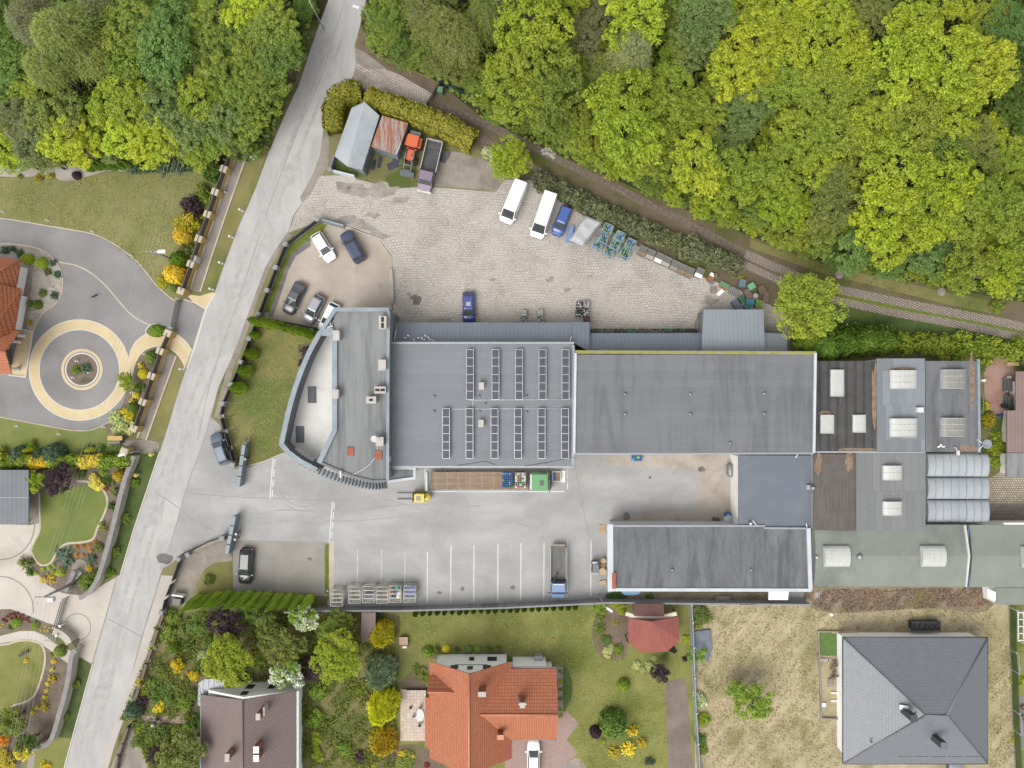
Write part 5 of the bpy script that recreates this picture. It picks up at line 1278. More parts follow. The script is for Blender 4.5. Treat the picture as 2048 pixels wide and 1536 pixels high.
# --- office with the curved terrace
Z=8.0
ow=[(668,619),(778,619),(776,962),(745,963),(712,955),(678,942),(640,924),(668,862),(668,700),(668,666)]
main=[P(a,b,Z)for a,b in ow]
curve=smooth_line([(641,664),(618,706),(597,757),(580,812),(569,860),(563,888)],3)+[(577,905),(600,922),(634,940)]
t=Thing('office_building','grey two-storey office with a curved pale roof terrace and chimneys','office',*P(690,790))
foot=[P(668,619,Z),P(778,619,Z),P(776,962,Z)]+[P(a,b,Z)for a,b in[(745,963),(712,955),(678,942),(640,926)]]
t.part('wall',MB().prism(inset(main,.1),0,Z-0.3),M_greywall)
zf,zp=4.4,7.4
tp=[P(a,b,zp)for a,b in curve]
inner=[main[6],main[7],main[8],main[9]]
terr=tp+inner
t.part('terrace_wall',MB().prism(inset(terr,.12),0,zf-0.15),M_greywall)
t.part('terrace_floor',MB().prism(inset(terr,.1),zf-0.148,zf),M_terrfloor)
pw=t.part('terrace_parapet',MB().wall(tp,0.34,zf-0.5,zp),M_greywall)
t.part('coping',MB().wall(tp,0.62,zp+0.002,zp+0.09),M_coping,pw)
m=MB()
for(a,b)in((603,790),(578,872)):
    x,y=P(a+10,b,zp);t.part('painted_recess_shade',MB().box(x-0.7,y-1.1,zf-0.1,x+0.45,y+1.1,zf+.03),M_felt_dark)  # flat dark slab, its colour stands in for shade in a terrace recess
t.part('planter',MB().wall([P(590,897,5),P(627,921,5)],0.5,zf+0.004,zf+0.6),M_offwhite)
t.part('roof',MB().prism(main,Z-0.298,Z),M_felt_office)
ed=[P(a,b,Z+.35)for a,b in[(641,664),(670,619),(778,619)]]
pp=t.part('parapet',MB().wall(ed,0.5,Z-0.25,Z+0.35),M_coping)
t.part('parapet',MB().wall([P(a,b,Z+.35)for a,b in[(669,664),(669,860),(638,926)]],0.62,Z-0.25,Z+0.34),M_coping)
t.part('parapet',MB().wall([P(a,b,Z+.3)for a,b in[(777,622),(776,700),(775,962)]],0.36,Z-0.25,Z+0.3),M_coping)
t.part('parapet',MB().wall([P(a,b,Z+.2)for a,b in[(772,962),(745,963),(712,955),(678,942),(642,926)]],0.3,Z-0.25,Z+0.2),M_greywall)
t.part('parapet',MB().wall([P(645,665,Z),P(668,664,Z)],0.9,Z-0.2,Z+0.36),M_coping)
fin_px=smooth_line([(603,921),(640,940),(678,955),(712,964),(745,970),(772,968)],5)
L=[P(a,b,6.8)for a,b in fin_px]
Lo=offset(L,-0.55)
seg=MB().wall(offset(L,-0.2),0.75,6.3,6.5)
t.part('canopy_glass',seg,M_coping)
for(a,b),(c,d)in zip(L[::1],Lo[::1]):
    t.part('fin',MB().wall([(a+(a-c)*0.6,b+(b-d)*0.6),(c+(c-a)*0.1,d+(d-b)*0.1)],0.09,6.2,6.95),M_frame)
for(x,y,w,d,hole)in((765,645,12,22,True),(764,730,12,18,False),(760,780,19,11,True),(742,800,16,11,True),(671,788,9,15,False),(672,671,10,17,False),(759,883,12,15,False)):
    chimney(t,x,y,w,d,Z+0.002,Z+1.1,hole=hole)
for(x,y)in((701,903),(757,910)):
    a,b=P(x,y,Z);t.part('roof_hatch',MB().box(a-.42,b-.55,Z+.003,a+.42,b+.55,Z+.14),M_redhatch)
t.part('cable',MB().path([(*P(a,b,Z),Z+.06)for a,b in smooth_line([(756,890),(752,912),(738,930),(720,942),(700,952)],4)],0.05,5),M_whitepaint)
x,y=P(761,874,Z+1.1)
t.part('antenna',MB().tube((x,y,Z+1.1),(x,y,Z+3),.04).path([(x-.5,y+.2,Z+2.9),(x+.5,y-.2,Z+2.9)],.03).path([(x-.4,y-.1,Z+2.5),(x+.4,y-.3,Z+2.5)],.03),M_alu)
x,y=P(748,878,Z+1.1)
t.part('satellite_dish',MB().lathe([(0.05,Z+0.7),(0.3,Z+0.85),(0.42,Z+1.05),(0.38,Z+1.06),(0.02,Z+0.76)],x,y,14).tube((x,y,Z),(x,y,Z+.72),.04),M_whitepaint)
x,y=P(683,947,Z)
t.part('lamp',MB().box(x-.1,y-.5,Z+.2,x+.1,y+.4,Z+.55).tube((x,y,Z),(x,y,Z+.25),.05),M_whitepaint)
t.part('plant_box',MB().box(*[v for v in(P(773,925,7.0)[0],P(773,925,7.0)[1],6.2)],P(779,914,7.0)[0],P(779,914,7.0)[1],7.0),M_offwhite)
# entrance canopy between office and hall
t=Thing('entrance_canopy','white-edged flat canopy between the curved office and the parked lorry','canopy',*P(800,948))
c=[P(776,936,4.0),P(828,936,4.0),P(828,955,4.0),P(776,962,4.0)]
t.part('roof',MB().prism(c,3.75,3.9),M_felt_office)
t.part('edge',MB().wall([P(776,936,4.0),P(829,936,4.0),P(829,956,4.0),P(776,963,4.0)],0.35,3.7,4.1),M_whitecoping)
t.part('wall',MB().prism(inset(c,.5),0,3.74),M_greywall)
# --- hall with the solar arrays
Z=6.0
t=flat_hall('solar_hall','grey flat-roofed hall covered with rows of solar panels',[(782,687),(1147,687),(1145,932),(781,932)],Z,M_felt_hall,M_offwhite)
hall=t
t.part('gutter',MB().wall([P(782,686,Z),P(1148,686,Z)],0.28,Z-.2,Z+.12),M_gutter)
t.part('gutter',MB().wall([P(781,934,Z),P(1146,934,Z)],0.25,Z-.3,Z-.05),M_gutter)
t.part('parapet',MB().wall([P(783,689,Z),P(782,931,Z)],0.22,Z-.2,Z+.25),M_greywall)
t.part('parapet',MB().wall([P(1147,690,Z),P(1145,930,Z)],0.25,Z-.2,Z+.14),M_gutter)
for(x,y)in((963,772),(962,847)):chimney(t,x,y,8,12,Z+.002,Z+.8,hole=False)
for(x,y)in((868,793),(868,823),(958,823),(958,793),(1053,793),(1053,825),(970,808)):
    a,b=P(x,y,Z);t.part('roof_vent',MB().lathe([(.13,Z+.002),(.13,Z+.25),(.16,Z+.26),(.02,Z+.34)],a,b,10),M_gutter)
cond=MB()
for pts in([(940,800),(1131,799)],[(946,766),(946,818)],[(902,818),(1131,817)]):cond.path([(*P(a,b,Z),Z+.05)for a,b in pts],.04,5)
t.part('conduit',cond,M_whitepaint)
t.part('cable',MB().path([(*P(a,b,Z),Z+.04)for a,b in smooth_line([(915,931),(945,927),(970,923),(990,930)],4)],.035,5).path([(*P(a,b,Z),Z+.04)for a,b in[(1050,932),(1095,925),(1145,915)]],.035,5),M_frame)
def solar(px,y0,y1):
    zt=Z+0.45
    (xa,ya),(xb,yb)=P(px-7.6,y0,zt),P(px+7.6,y1,zt)
    cx,cy=(xa+xb)/2,(ya+yb)/2
    t=Thing('solar_array','','solar panel',cx,cy,Z,'solar arrays on the hall roof')
    fr=MB()
    dz=lambda x:0.16*(x-cx)
    def bar(x0,y0,x1,y1):fr.add([(x0,y0,zt+dz(x0)),(x1,y0,zt+dz(x1)),(x1,y1,zt+dz(x1)),(x0,y1,zt+dz(x0)),(x0,y0,zt+.05+dz(x0)),(x1,y0,zt+.05+dz(x1)),(x1,y1,zt+.05+dz(x1)),(x0,y1,zt+.05+dz(x0))],[(3,2,1,0),(4,5,6,7),(0,1,5,4),(1,2,6,5),(2,3,7,6),(3,0,4,7)])
    bar(xa,yb,xa+.06,ya);bar(xb-.06,yb,xb,ya)
    ph=(ya-yb)/6
    for i in range(7):
        yy=yb+ph*i;bar(xa+.062,yy-.03,xb-.062,yy+.03)
        for xx in(xa+.1,xb-.1):fr.tube((xx,min(max(yy,yb+.05),ya-.05),Z+.002),(xx,min(max(yy,yb+.05),ya-.05),zt+dz(xx)),.025,n=4)
    t.part('frame',fr,M_alu)
    for i in range(6):
        p=MB();a0,a1=xa+.062,xb-.062;b0,b1=yb+ph*i+.031,yb+ph*(i+1)-.031
        p.add([(a0,b0,zt+.035+dz(a0)),(a1,b0,zt+.035+dz(a1)),(a1,b1,zt+.035+dz(a1)),(a0,b1,zt+.035+dz(a0)),(a0,b0,zt+.01+dz(a0)),(a1,b0,zt+.01+dz(a1)),(a1,b1,zt+.01+dz(a1)),(a0,b1,zt+.01+dz(a0))],[(0,1,2,3),(7,6,5,4),(0,4,5,1),(1,5,6,2),(2,6,7,3),(3,7,4,0)])
        t.part('panel',p,M_solar)
    return t
for i,x in enumerate((940,991,1038,1085,1131)):solar(x,699,799).o['label']='solar array of six panels, %s from the left in the upper row'%ORD[i]
for i,x in enumerate((892,939,989,1036,1083,1130)):solar(x,817,917).o['label']='solar array of six panels, %s from the left in the lower row'%ORD[i]
# --- big hall
Z=6.6
t=flat_hall('big_hall','long plain grey flat-roofed hall with a mossy upper edge',[(1152,709),(1629,709),(1626,905),(1150,906)],Z,M_felt_big,M_offwhite)
t.part('parapet',MB().wall([P(1151,706,Z),P(1148,906,Z)],0.3,Z-.3,Z+.2),M_whitecoping)
t.part('parapet',MB().wall([P(1630,706,Z),P(1627,906,Z)],0.32,Z-.3,Z+.2),M_whitecoping)
t.part('mossy_gutter',MB().wall([P(1150,704,Z),P(1400,705,Z),P(1632,706,Z)],0.42,Z-.35,Z+.08),M_moss)
t.part('gutter',MB().wall([P(1149,908,Z),P(1627,907,Z)],0.22,Z-.4,Z-.1),M_gutter)
for(x,y)in((1250,788),(1380,788),(1528,787),(1250,828),(1380,828),(1528,827),(1459,886)):
    a,b=P(x,y,Z);t.part('roof_vent',MB().lathe([(.15,Z+.002),(.15,Z+.2),(.2,Z+.22),(.03,Z+.34)],a,b,10),M_gutter)
x,y=P(1154,917,3)
t.part('down_pipe',MB().path([(*P(1147,908,Z),Z-.3),(*P(1150,918,4),4.0),(*P(1150,918,4),0)],.09),M_whitepaint)
# --- long lean-to roofs behind the halls
def mono(name,label,px,zn,zs,mroof,mwall=M_greywall,cat='building'):
    """Lean-to: corners in order north-west, north-east, south-east, south-west."""
    zz=[zn,zn,zs,zs]
    poly=[P(a,b,z)for(a,b),z in zip(px,zz)]
    t=Thing(name,label,cat,*centre(poly))
    t.part('wall',MB().prism(inset(poly,.25),0,min(zn,zs)-0.25),mwall)
    m=MB();lo=[(p[0],p[1],z-.12)for p,z in zip(poly,zz)];hi=[(p[0],p[1],z)for p,z in zip(poly,zz)]
    m.add(lo+hi,[(0,1,2,3),(7,6,5,4),(0,4,5,1),(1,5,6,2),(2,6,7,3),(3,7,4,0)])
    t.part('roof',m,mroof);t.poly=poly
    return t
t=mono('lean_to','blue-grey sheet lean-to roof behind the solar hall, left stretch',[(790,645),(1168,645),(1168,684),(786,684)],3.6,4.6,M_metal_v)
m=MB()
for(a,b)in((818,672),(812,676),(838,676),(845,677),(852,672),(858,676),(862,680),(850,680),(830,681),(868,682)):
    x,y=P(a,b,4.3);m.obox(x,y,4.15+((b-645)/39),.12,.3,.06,a)
t.part('lime_splashes',m,M_whitepaint)
t.part('down_pipe',MB().path([(*P(793,659,4.4),4.4),(*P(788,682,4.9),4.9)],.07),M_whitepaint)
t=mono('lean_to','blue-grey sheet lean-to roof, short raised stretch beside the bottle crates',[(1144,644),(1179,644),(1179,704),(1144,684)],3.75,4.75,M_metal_v)
t.part('down_pipe',MB().path([(*P(1144,672,4.6),4.6),(*P(1140,684,5.0),5.0),(*P(1146,685,5.0),5.0)],.08),M_whitepaint)
t=mono('lean_to','blue-grey sheet lean-to roof behind the long hall, right stretch',[(1179,666),(1404,666),(1404,702),(1179,702)],3.4,4.5,M_metal_v)
t=mono('store_annex','pale grey sheet-roofed annex beside the scrap pile',[(1407,619),(1527,619),(1530,703),(1403,703)],3.9,4.8,M_metal_l)
t=mono('lean_to','small grey lean-to roof between the annex and the round tree',[(1527,665),(1574,668),(1574,703),(1530,703)],3.5,4.5,M_metal_l)
# --- ribbed lean-to at the end of the loading yard
Z=4.2
t=flat_hall('ribbed_store','blue-grey ribbed roof building at the end of the loading yard',[(1477,911),(1624,911),(1624,1058),(1477,1058)],Z,M_metal_h,M_offwhite,0.3)
for a,b in((912,935),(1028,1052),(958,968)):
    x0,y0=P(1466,a,0);x1,y1=P(1472,b,0);t.part('wall_pier',MB().box(x0+.1,y0,0,x0+.7,y1,3.2),M_offwhite)
x,y=P(1619,974,Z);t.part('roof_vent',MB().box(x-.5,y-.3,Z+.002,x-.05,y+.3,Z+.4).lathe([(.2,Z),(.2,Z+.8),(.26,Z+.82),(.05,Z+.95)],x+.15,y,12),M_alu)
for pts in([(1503,1038),(1512,1050)],[(1611,1045),(1614,1057)],[(1590,915),(1595,908)]):t.part('down_pipe',MB().path([(*P(a,b,Z),Z+.15)for a,b in pts],.08),M_whitepaint)
# --- lower hall with white parapets
Z=4.4
t=flat_hall('low_hall','dark grey flat-roofed building edged with white parapets',[(1226,1054),(1616,1054),(1619,1177),(1227,1177)],Z,M_felt_dark,M_whitecoping,0.1)
t.part('parapet',MB().wall([P(1220,1048,Z),P(1221,1182,Z)],0.75,Z-.5,Z+.25),M_whitecoping)
t.part('parapet',MB().wall([P(1226,1179,Z),P(1622,1180,Z)],0.42,Z-.5,Z+.12),M_whitecoping)
t.part('parapet',MB().wall([P(1616,1056,Z),P(1620,1180,Z)],0.5,Z-.5,Z+.22),M_whitecoping)
t.part('gutter',MB().wall([P(1226,1052,Z),P(1530,1052,Z)],0.22,Z-.3,Z+.02),M_gutter)
t.part('gutter',MB().wall([P(1528,1056,Z),P(1612,1057,Z)],0.22,Z-.3,Z+.04),M_gutter)
x,y=P(1222,1158,Z);t.part('parapet_patch',MB().box(x+.1,y-1.2,Z+.05,x+.6,y+.9,Z+.3),M_redhatch)
for(x,y)in((1344,1139),(1501,1139)):
    a,b=P(x,y,Z);t.part('roof_vent',MB().lathe([(.13,Z),(.13,Z+.2),(.18,Z+.22),(.03,Z+.3)],a,b,10),M_gutter)
x,y=P(1499,1046,Z);t.part('roof_vent',MB().lathe([(.16,2.5),(.16,Z+.5),(.2,Z+.52),(.05,Z+.6)],x,y,12),M_whitepaint)
m=MB()
for py0,py1 in((1062,1090),(1140,1170)):
    x0,y0=P(1211,py0,0);x1,y1=P(1213,py1,0);m.box(x0+.15,y1,0,x0+.4,y0,2.6)
t.part('door',m,M_whitecoping)
t=Thing('awning','white awning and grey deck at the lower right end of the white-edged building','awning',*P(1562,1196))
a=rect(1537,1181,1576,1200,2.2);t.part('canopy',MB().prism(a,2.05,[2.5,2.5,2.2,2.2]),M_offwhite)
t.part('deck',MB().box(*P(1544,1209),0,*P(1606,1183),.3),mottled('grey_boards',A(150,150,148),A(170,170,168),0.6,5,.15,stretch=(.2,3,1)))
m=MB()
for px_,py_ in((1539,1199),(1574,1199)):m.tube((*P(px_,py_,0),0),(*P(px_,py_,2),2.04),.05)
t.part('post',m,M_alu)
# --- patchwork of workshops on the right
Z=5.0
t=flat_hall('workshop','black felt-roofed workshop with three pale skylights',[(1633,722),(1753,722),(1753,905),(1632,903)],Z,M_blackroof,M_offwhite)
skylight(t,1673,766,26,52,Z,M_glassroof,'x',1,.15);skylight(t,1653,848,26,36,Z,M_glassroof,'x',1,.15);skylight(t,1717,847,25,34,Z,M_glassroof,'x',1,.15)
t.part('fallen_leaves',MB().sheet([P(a,b,Z)for a,b in blob(1748,800,6,70,7,20,.5)],Z+.012).sheet([P(a,b,Z)for a,b in blob(1712,899,38,4,8,20,.5)],Z+.016).sheet([P(a,b,Z)for a,b in blob(1650,826,14,4,9)],Z+.012),M_brownleaf)
t.part('gutter',MB().wall([P(1633,904,Z),P(1850,904,Z)],.25,Z-.2,Z+.1),M_gutter)
t=flat_hall('workshop','grey patched workshop roof with two cream barrel skylights',[(1754,717),(1850,717),(1850,903),(1754,903)],Z+.1,M_felt_patch,M_offwhite)
skylight(t,1805,759,53,36,Z+.1,M_glassroof,'x',3,.5);skylight(t,1805,855,54,36,Z+.1,M_glassroof,'x',3,.5)
x,y=P(1836,820,Z);t.part('roof_vent',MB().box(x-.4,y-.3,Z+.1,x+.4,y+.35,Z+.6),M_whitepaint)
t.part('fallen_leaves',MB().sheet([P(a,b,Z+.1)for a,b in blob(1803,738,22,4,17)],Z+.112),M_brownleaf)
t=flat_hall('workshop','dark grey workshop roof with two grey white-barred skylights',[(1851,722),(1957,722),(1957,904),(1851,904)],Z+.05,M_felt_dark,M_offwhite)
skylight(t,1904,758,48,36,Z+.05,M_glassgrey,'x',3,.5);skylight(t,1904,854,48,36,Z+.05,M_glassgrey,'x',3,.5)
t.part('parapet',MB().wall([P(1955,718,Z),P(1957,905,Z)],.3,Z-.3,Z+.25),M_coping)
t.part('fallen_leaves',MB().sheet([P(a,b,Z+.05)for a,b in blob(1944,770,5,55,18,20,.4)],Z+.062).sheet([P(a,b,Z+.05)for a,b in blob(1930,896,24,6,19,20,.4)],Z+.062),M_brownleaf)
m=MB()
for a_,b_ in((1880,890),(1876,893),(1885,893)):
    x,y=P(a_,b_,Z);m.obox(x,y,Z+.055,.3,.2,.2,a_)
t.part('bricks',m,M_offwhite)
# satellite dish on its bracket
t=Thing('satellite_dish','round satellite dish on a white bracket at the corner of the dark workshop roof','satellite dish',*P(1955,890))
x,y=P(1974,888,5.6)
t.part('dish',MB().lathe([(0.05,5.45),(0.4,5.5),(0.62,5.66),(0.6,5.69),(0.38,5.54),(0.03,5.49)],x,y,20),plain('grey_dish',A(150,156,164),.5))
t.part('bracket',MB().path([(*P(1956,880,5.2),5.2),(*P(1968,888,5.4),5.4),(*P(1956,902,5.2),5.2)],.06).path([(*P(1968,888,5.4),5.4),(x,y,5.5)],.06).path([(*P(1956,880,5.2),5.2),(*P(1956,880,5.2),0)],.07),M_whitepaint)
x2,y2=P(1911,895,5.5)
single('floodlight',MB().path([(x2,y2,5.06),(x2,y2,5.5),(x2+.25,y2-.5,5.6)],.07).box(x2+.1,y2-1.0,5.5,x2+.4,y2-.4,5.75),M_whitepaint,'small white floodlight on the edge of the dark workshop roof','floodlight',x2,y2,5.06)
t=flat_hall('workshop','brown corrugated roof between the ribbed store and the grey roof',[(1626,908),(1712,908),(1712,1062),(1626,1060)],Z-.3,M_brownroof,M_offwhite)
t.part('fallen_leaves',MB().sheet([P(a,b,Z)for a,b in blob(1700,925,7,20,27,20,.4)],Z-.288).sheet([P(a,b,Z-.3)for a,b in blob(1636,930,8,24,28,20,.5)],Z-.288),M_brownleaf)
t=flat_hall('workshop','light grey strip-felt roof with two small cream skylights',[(1713,906),(1851,906),(1851,1060),(1713,1060)],Z,M_felt_strip,M_offwhite)
skylight(t,1783,945,38,28,Z,M_glassroof,'x',2,.4);skylight(t,1783,1016,38,27,Z,M_glassroof,'x',2,.4)
# barrel-vaulted translucent sheds
for i,(y0,y1,m_)in enumerate(((908,953,M_polystain),(955,998,M_poly),(1000,1045,M_poly))):
    z=3.2
    (xa,ya),(xb,yb)=P(1852,y0,z),P(1974,y1,z)
    t=Thing('barrel_shed','translucent barrel-roofed shed, %s of three side by side'%['uppermost with green moss','middle','lowest'][i],'shed',(xa+xb)/2,(ya+yb)/2)
    t.part('wall',MB().box(xa+.1,yb+.1,0,xb-.1,ya-.1,z-.02),M_offwhite)
    t.part('roof',barrel(MB(),xa,yb,xb,ya,z,.55,'y',12,1),m_)
    for k in range(9):
        xx=xa+(xb-xa)*k/8;r=MB()
        r.path([(xx,yb+(ya-yb)*(0.5-0.5*math.cos(math.pi*q/12)),z+0.01+.56*math.sin(math.pi*q/12))for q in range(13)],.025 if k not in(5,7)else.06,4)
        t.part('hoop',r,plain('blue_grey_hoop',A(140,160,176),.5)if 'blue_grey_hoop' not in MATS else MATS['blue_grey_hoop'])
# long green roof
Z=4.3
def gable(t,name,px0,px1,zE,zR,mroof,mwall,ridge_y):
    """East-west ridge; px0,px1 are the outer corners at eaves height."""
    (xa,ya),(xb,yb)=P(*px0,zE),P(*px1,zE);yr=P(0,ridge_y,zR)[1]
    t.part('wall',MB().box(xa+.15,yb+.15,0,xb-.15,ya-.15,zE-.12),mwall)
    m=MB()
    m.add([(xa,ya,zE),(xb,ya,zE),(xb,yr,zR),(xa,yr,zR),(xa,yb,zE),(xb,yb,zE),(xa,ya,zE-.11),(xb,ya,zE-.11),(xa,yb,zE-.11),(xb,yb,zE-.11)],
          [(1,0,3,2),(2,3,4,5),(0,1,7,6),(5,4,8,9),(6,8,4,3,0),(1,2,5,9,7),(6,7,9,8)])
    return t.part('roof',m,mroof)
t=Thing('green_roof_hall','long hall with a faded green felt roof and two white ridge skylights','building',*P(1780,1112))
gable(t,'hall',(1628,1050),(1934,1173),Z,Z+.7,M_felt_green,M_offwhite,1112)
skylight(t,1671,1112,49,40,Z+.6,M_glassroof,'y',4,.5);skylight(t,1863,1112,46,40,Z+.6,M_glassroof,'y',4,.5)
x,y=P(1718,1113,Z+.7);t.part('roof_vent',MB().lathe([(.3,Z+.4),(.3,Z+.9),(.36,Z+.95),(.1,Z+1.15)],x,y,14),M_alu)
x,y=P(1633,1114,Z+.7);t.part('roof_vent',MB().lathe([(.14,Z+.4),(.14,Z+.9),(.2,Z+.95),(.05,Z+1.1)],x,y,10),M_whitepaint)
t.part('fallen_leaves',MB().add([(*P(a,b,Z),Z+.02+0.7*max(0,(1173-b)/61))for a,b in blob(1916,1152,16,22,37,18,.5)],[tuple(range(54))][::-1])if False else MB().sheet([P(a,b,Z+.3)for a,b in blob(1650,1056,20,7,38,18,.5)],Z+.12),M_brownleaf)
t.part('gable_fascia',MB().add([(*P(1927,1050,Z),Z+.2),(*P(1937,1112,Z+.9),Z+.95),(*P(1930,1173,Z),Z+.2),(*P(1932,1173,Z),Z+.2),(*P(1940,1112,Z+.9),Z+.95),(*P(1930,1050,Z),Z+.2),(*P(1927,1050,Z),Z-.2),(*P(1937,1112,Z+.9),Z+.5),(*P(1930,1173,Z),Z-.2),(*P(1932,1173,Z),Z-.2),(*P(1940,1112,Z+.9),Z+.5),(*P(1930,1050,Z),Z-.2)],
      [(0,1,4,5),(1,2,3,4),(1,0,6,7),(2,1,7,8),(4,3,9,10),(5,4,10,11)]),M_whitepaint)
Z2=4.0
t=Thing('green_roof_hall','second faded green roof right of the white and blue gable edge','building',*P(2000,1112))
gable(t,'hall',(1939,1050),(2110,1174),Z2,Z2+.6,M_felt_green,M_offwhite,1112)
skylight(t,2066,1113,50,40,Z2+.5,M_glassroof,'y',4,.5)
t.part('fascia',MB().wall([P(1938,1052,Z2+.1),P(1941,1112,Z2+.7),P(1939,1174,Z2+.1)],.12,Z2-.3,Z2+.1),plain('blue_fascia',A(96,132,170),.5))
t.part('fallen_leaves',MB().sheet([P(a,b,Z2)for a,b in blob(1962,1152,24,18,39,18,.4)],Z2+.55),M_brownleaf)if False else None
t.part('gutter',MB().wall([P(2008,1047,Z2),P(2110,1047,Z2)],.25,Z2-.2,Z2+.1),M_offwhite)
t=flat_hall('low_shed','low grey-green roof shed with a white slanting end panel',[(1990,1176),(2110,1176),(2110,1211),(1993,1209)],3.0,M_felt_green,M_offwhite)
t.part('end_panel',MB().add([(*P(1975,1178,2.6),2.6),(*P(1991,1184,3.1),3.1),(*P(1991,1202,3.1),3.1),(*P(1976,1196,2.6),2.6),(*P(1975,1178,2.5),2.5),(*P(1991,1184,3.0),3.0),(*P(1991,1202,3.0),3.0),(*P(1976,1196,2.5),2.5)],[(3,2,1,0),(4,5,6,7),(0,1,5,4),(1,2,6,5),(2,3,7,6),(3,0,4,7)]),M_white)
# brown-roofed house at the right edge
Z=2.9
t=flat_hall('brown_roof_house','house with a flat brown sheet roof at the right edge beside the reddish patio',[(2032,743),(2200,743),(2200,905),(2014,905),(2014,821),(2032,821)],Z,ribbed('plum_brown_sheet',A(142,118,112),A(150,126,120),.5,0,.6,depth=.1),M_offwhite,1.6)
t=flat_hall('grey_roof_annex','grey flat annex roof below the brown roof at the right edge',[(2013,906),(2200,906),(2200,954),(2013,954)],2.7,M_felt_office,M_white,1.0)
# --- house with the orange tiled roof
ZE,ZR=3.5,7.5
xl,xr,xc=-10.95,0.02,-5.48;yn,ys=-36.9,-49.8
t=Thing('orange_roof_house','white house with an orange clay tiled cross-gable roof','house',xc,-42.5)
w=MB();w.prism([(-10.1,-37.25),(-0.75,-37.25),(-0.75,-49.3),(-10.1,-49.3)],0,ZE-.1)
w.add([(-10.1,-37.25,ZE-.1),(-0.75,-37.25,ZE-.1),(xc,-37.25,ZR-.35),(-10.1,-37.45,ZE-.1),(-0.75,-37.45,ZE-.1),(xc,-37.45,ZR-.35)],[(1,0,2),(3,4,5),(0,1,4,3),(0,3,5,2),(1,2,5,4)])
w.prism([(-0.9,-38.3),(5.4,-38.3),(5.4,-46.8),(-0.9,-46.8)],0,ZE-.2)
t.part('wall',w,M_white)
def slab(m,q,th=0.14,mi=0):
    """Roof slope given by its top corners."""
    n=len(q);lo=[(a,b,c-th)for a,b,c in q]
    a=Vector(q[1])-Vector(q[0]);b=Vector(q[2])-Vector(q[0])
    if a.cross(b).z<0:q=q[::-1];lo=lo[::-1]
    m.add(list(q)+lo,[tuple(range(n)),tuple(range(2*n-1,n-1,-1))]+[(i,n+i,n+(i+1)%n,(i+1)%n)for i in range(n)],mi)
r=MB()
slab(r,[(xl,yn,ZE),(xc,yn,ZR),(xc,ys,ZR),(xl,ys,ZE)])
slab(r,[(xc,yn,ZR),(xr,yn,ZE),(xr,ys,ZE),(xc,ys,ZR)])
slab(r,[(-11.65,-41.8,2.98),(xl+.002,-41.8,ZE-.01),(xl+.002,-48.4,ZE-.01),(-11.65,-48.4,2.98)])
zw=6.5;yw0,yw1,ywr,xe=-37.8,-47.3,-42.6,5.9
xm=xc+(ZR-zw)/(ZR-ZE)*(xr-xc)
slab(r,[(xr-.15,yw0,ZE+.12),(xe,yw0,ZE+.01),(xe,ywr,zw),(xm-.1,ywr,zw)],.14,1)
slab(r,[(xe,yw1,ZE+.01),(xr-.15,yw1,ZE+.12),(xm-.1,ywr,zw),(xe,ywr,zw)],.14,1)
zd,yd=6.0,-39.9;xd=xl+(zd-ZE)/(ZR-ZE)*(xc-xl)
slab(r,[(xl-.02,yd,zd),(xd,yd,zd),(xl+1.0,yd+1.35,ZE+.75),(xl-.02,yd+1.35,ZE+.6)],.12,1)
slab(r,[(xl-.02,yd-1.2,ZE+.6),(xl+1.0,yd-1.2,ZE+.75),(xd,yd,zd),(xl-.02,yd,zd)],.12,1)
rf=t.part('roof',r,[M_tile_we,M_tile_ns])
rt=MB().tube((xc,yn,ZR+.03),(xc,ys,ZR+.03),.13,n=8).tube((xm,ywr,zw+.03),(xe,ywr,zw+.03),.13,n=8).tube((xl,yd,zd+.03),(xd,yd,zd+.03),.1,n=8)
t.part('ridge_tiles',rt,M_ridge,rf)
t.part('dormer_wall',MB().add([(xl+.15,yd+1.1,ZE),(xl+.15,yd-1.0,ZE),(xl+.15,yd,zd-.2),(xl+.35,yd+1.1,ZE),(xl+.35,yd-1.0,ZE),(xl+.35,yd,zd-.2)],[(0,1,2),(5,4,3),(1,0,3,4),(0,2,5,3),(2,1,4,5)]),M_white)
def chim(parent,px,py,w,d,z0,z1,mat,cap,hole=True):
    x,y=P(px,py,z1);
    c=t.part('chimney',MB().box(x-w/2,y-d/2,z0,x+w/2,y+d/2,z1-.08),mat,parent)
    m=MB().box(x-w/2-.07,y-d/2-.07,z1-.078,x+w/2+.07,y+d/2+.07,z1)
    cp=t.part('chimney_cap',m,cap,parent)
    return x,y
chim(rf,964,1389,.85,.5,5.2,8.2,M_brick,M_chim)
chim(rf,1001,1475,.7,.5,4.0,6.4,M_brick,plain('salmon_cap',A(222,160,136),.8))
x,y=chim(rf,1045,1411,.55,.55,5.0,7.6,M_brick,M_chim)
t.part('flue_pipe',MB().tube((x-.42,y+.3,5.2),(x-.42,y+.1,7.5),.1).tube((x+.42,y+.3,5.2),(x+.42,y+.1,7.5),.1),M_steel,rf)
zz=6.6;x,y=P(952,1410,zz)
t.part('roof_window',MB().add([(x-.45,y-.3,zz+.35),(x+.45,y-.3,zz-.3),(x+.45,y+.35,zz-.3),(x-.45,y+.35,zz+.35)],[(0,1,2,3)]),M_poly,rf)
def nwin(x,z,w,h,y=-37.25):
    f=t.part('window',MB().box(x-w/2-.07,y,z-.07,x+w/2+.07,y+.04,z+h+.07),M_frame)
    t.part('pane',MB().box(x-w/2,y+.041,z,x+w/2,y+.05,z+h),M_window,f)
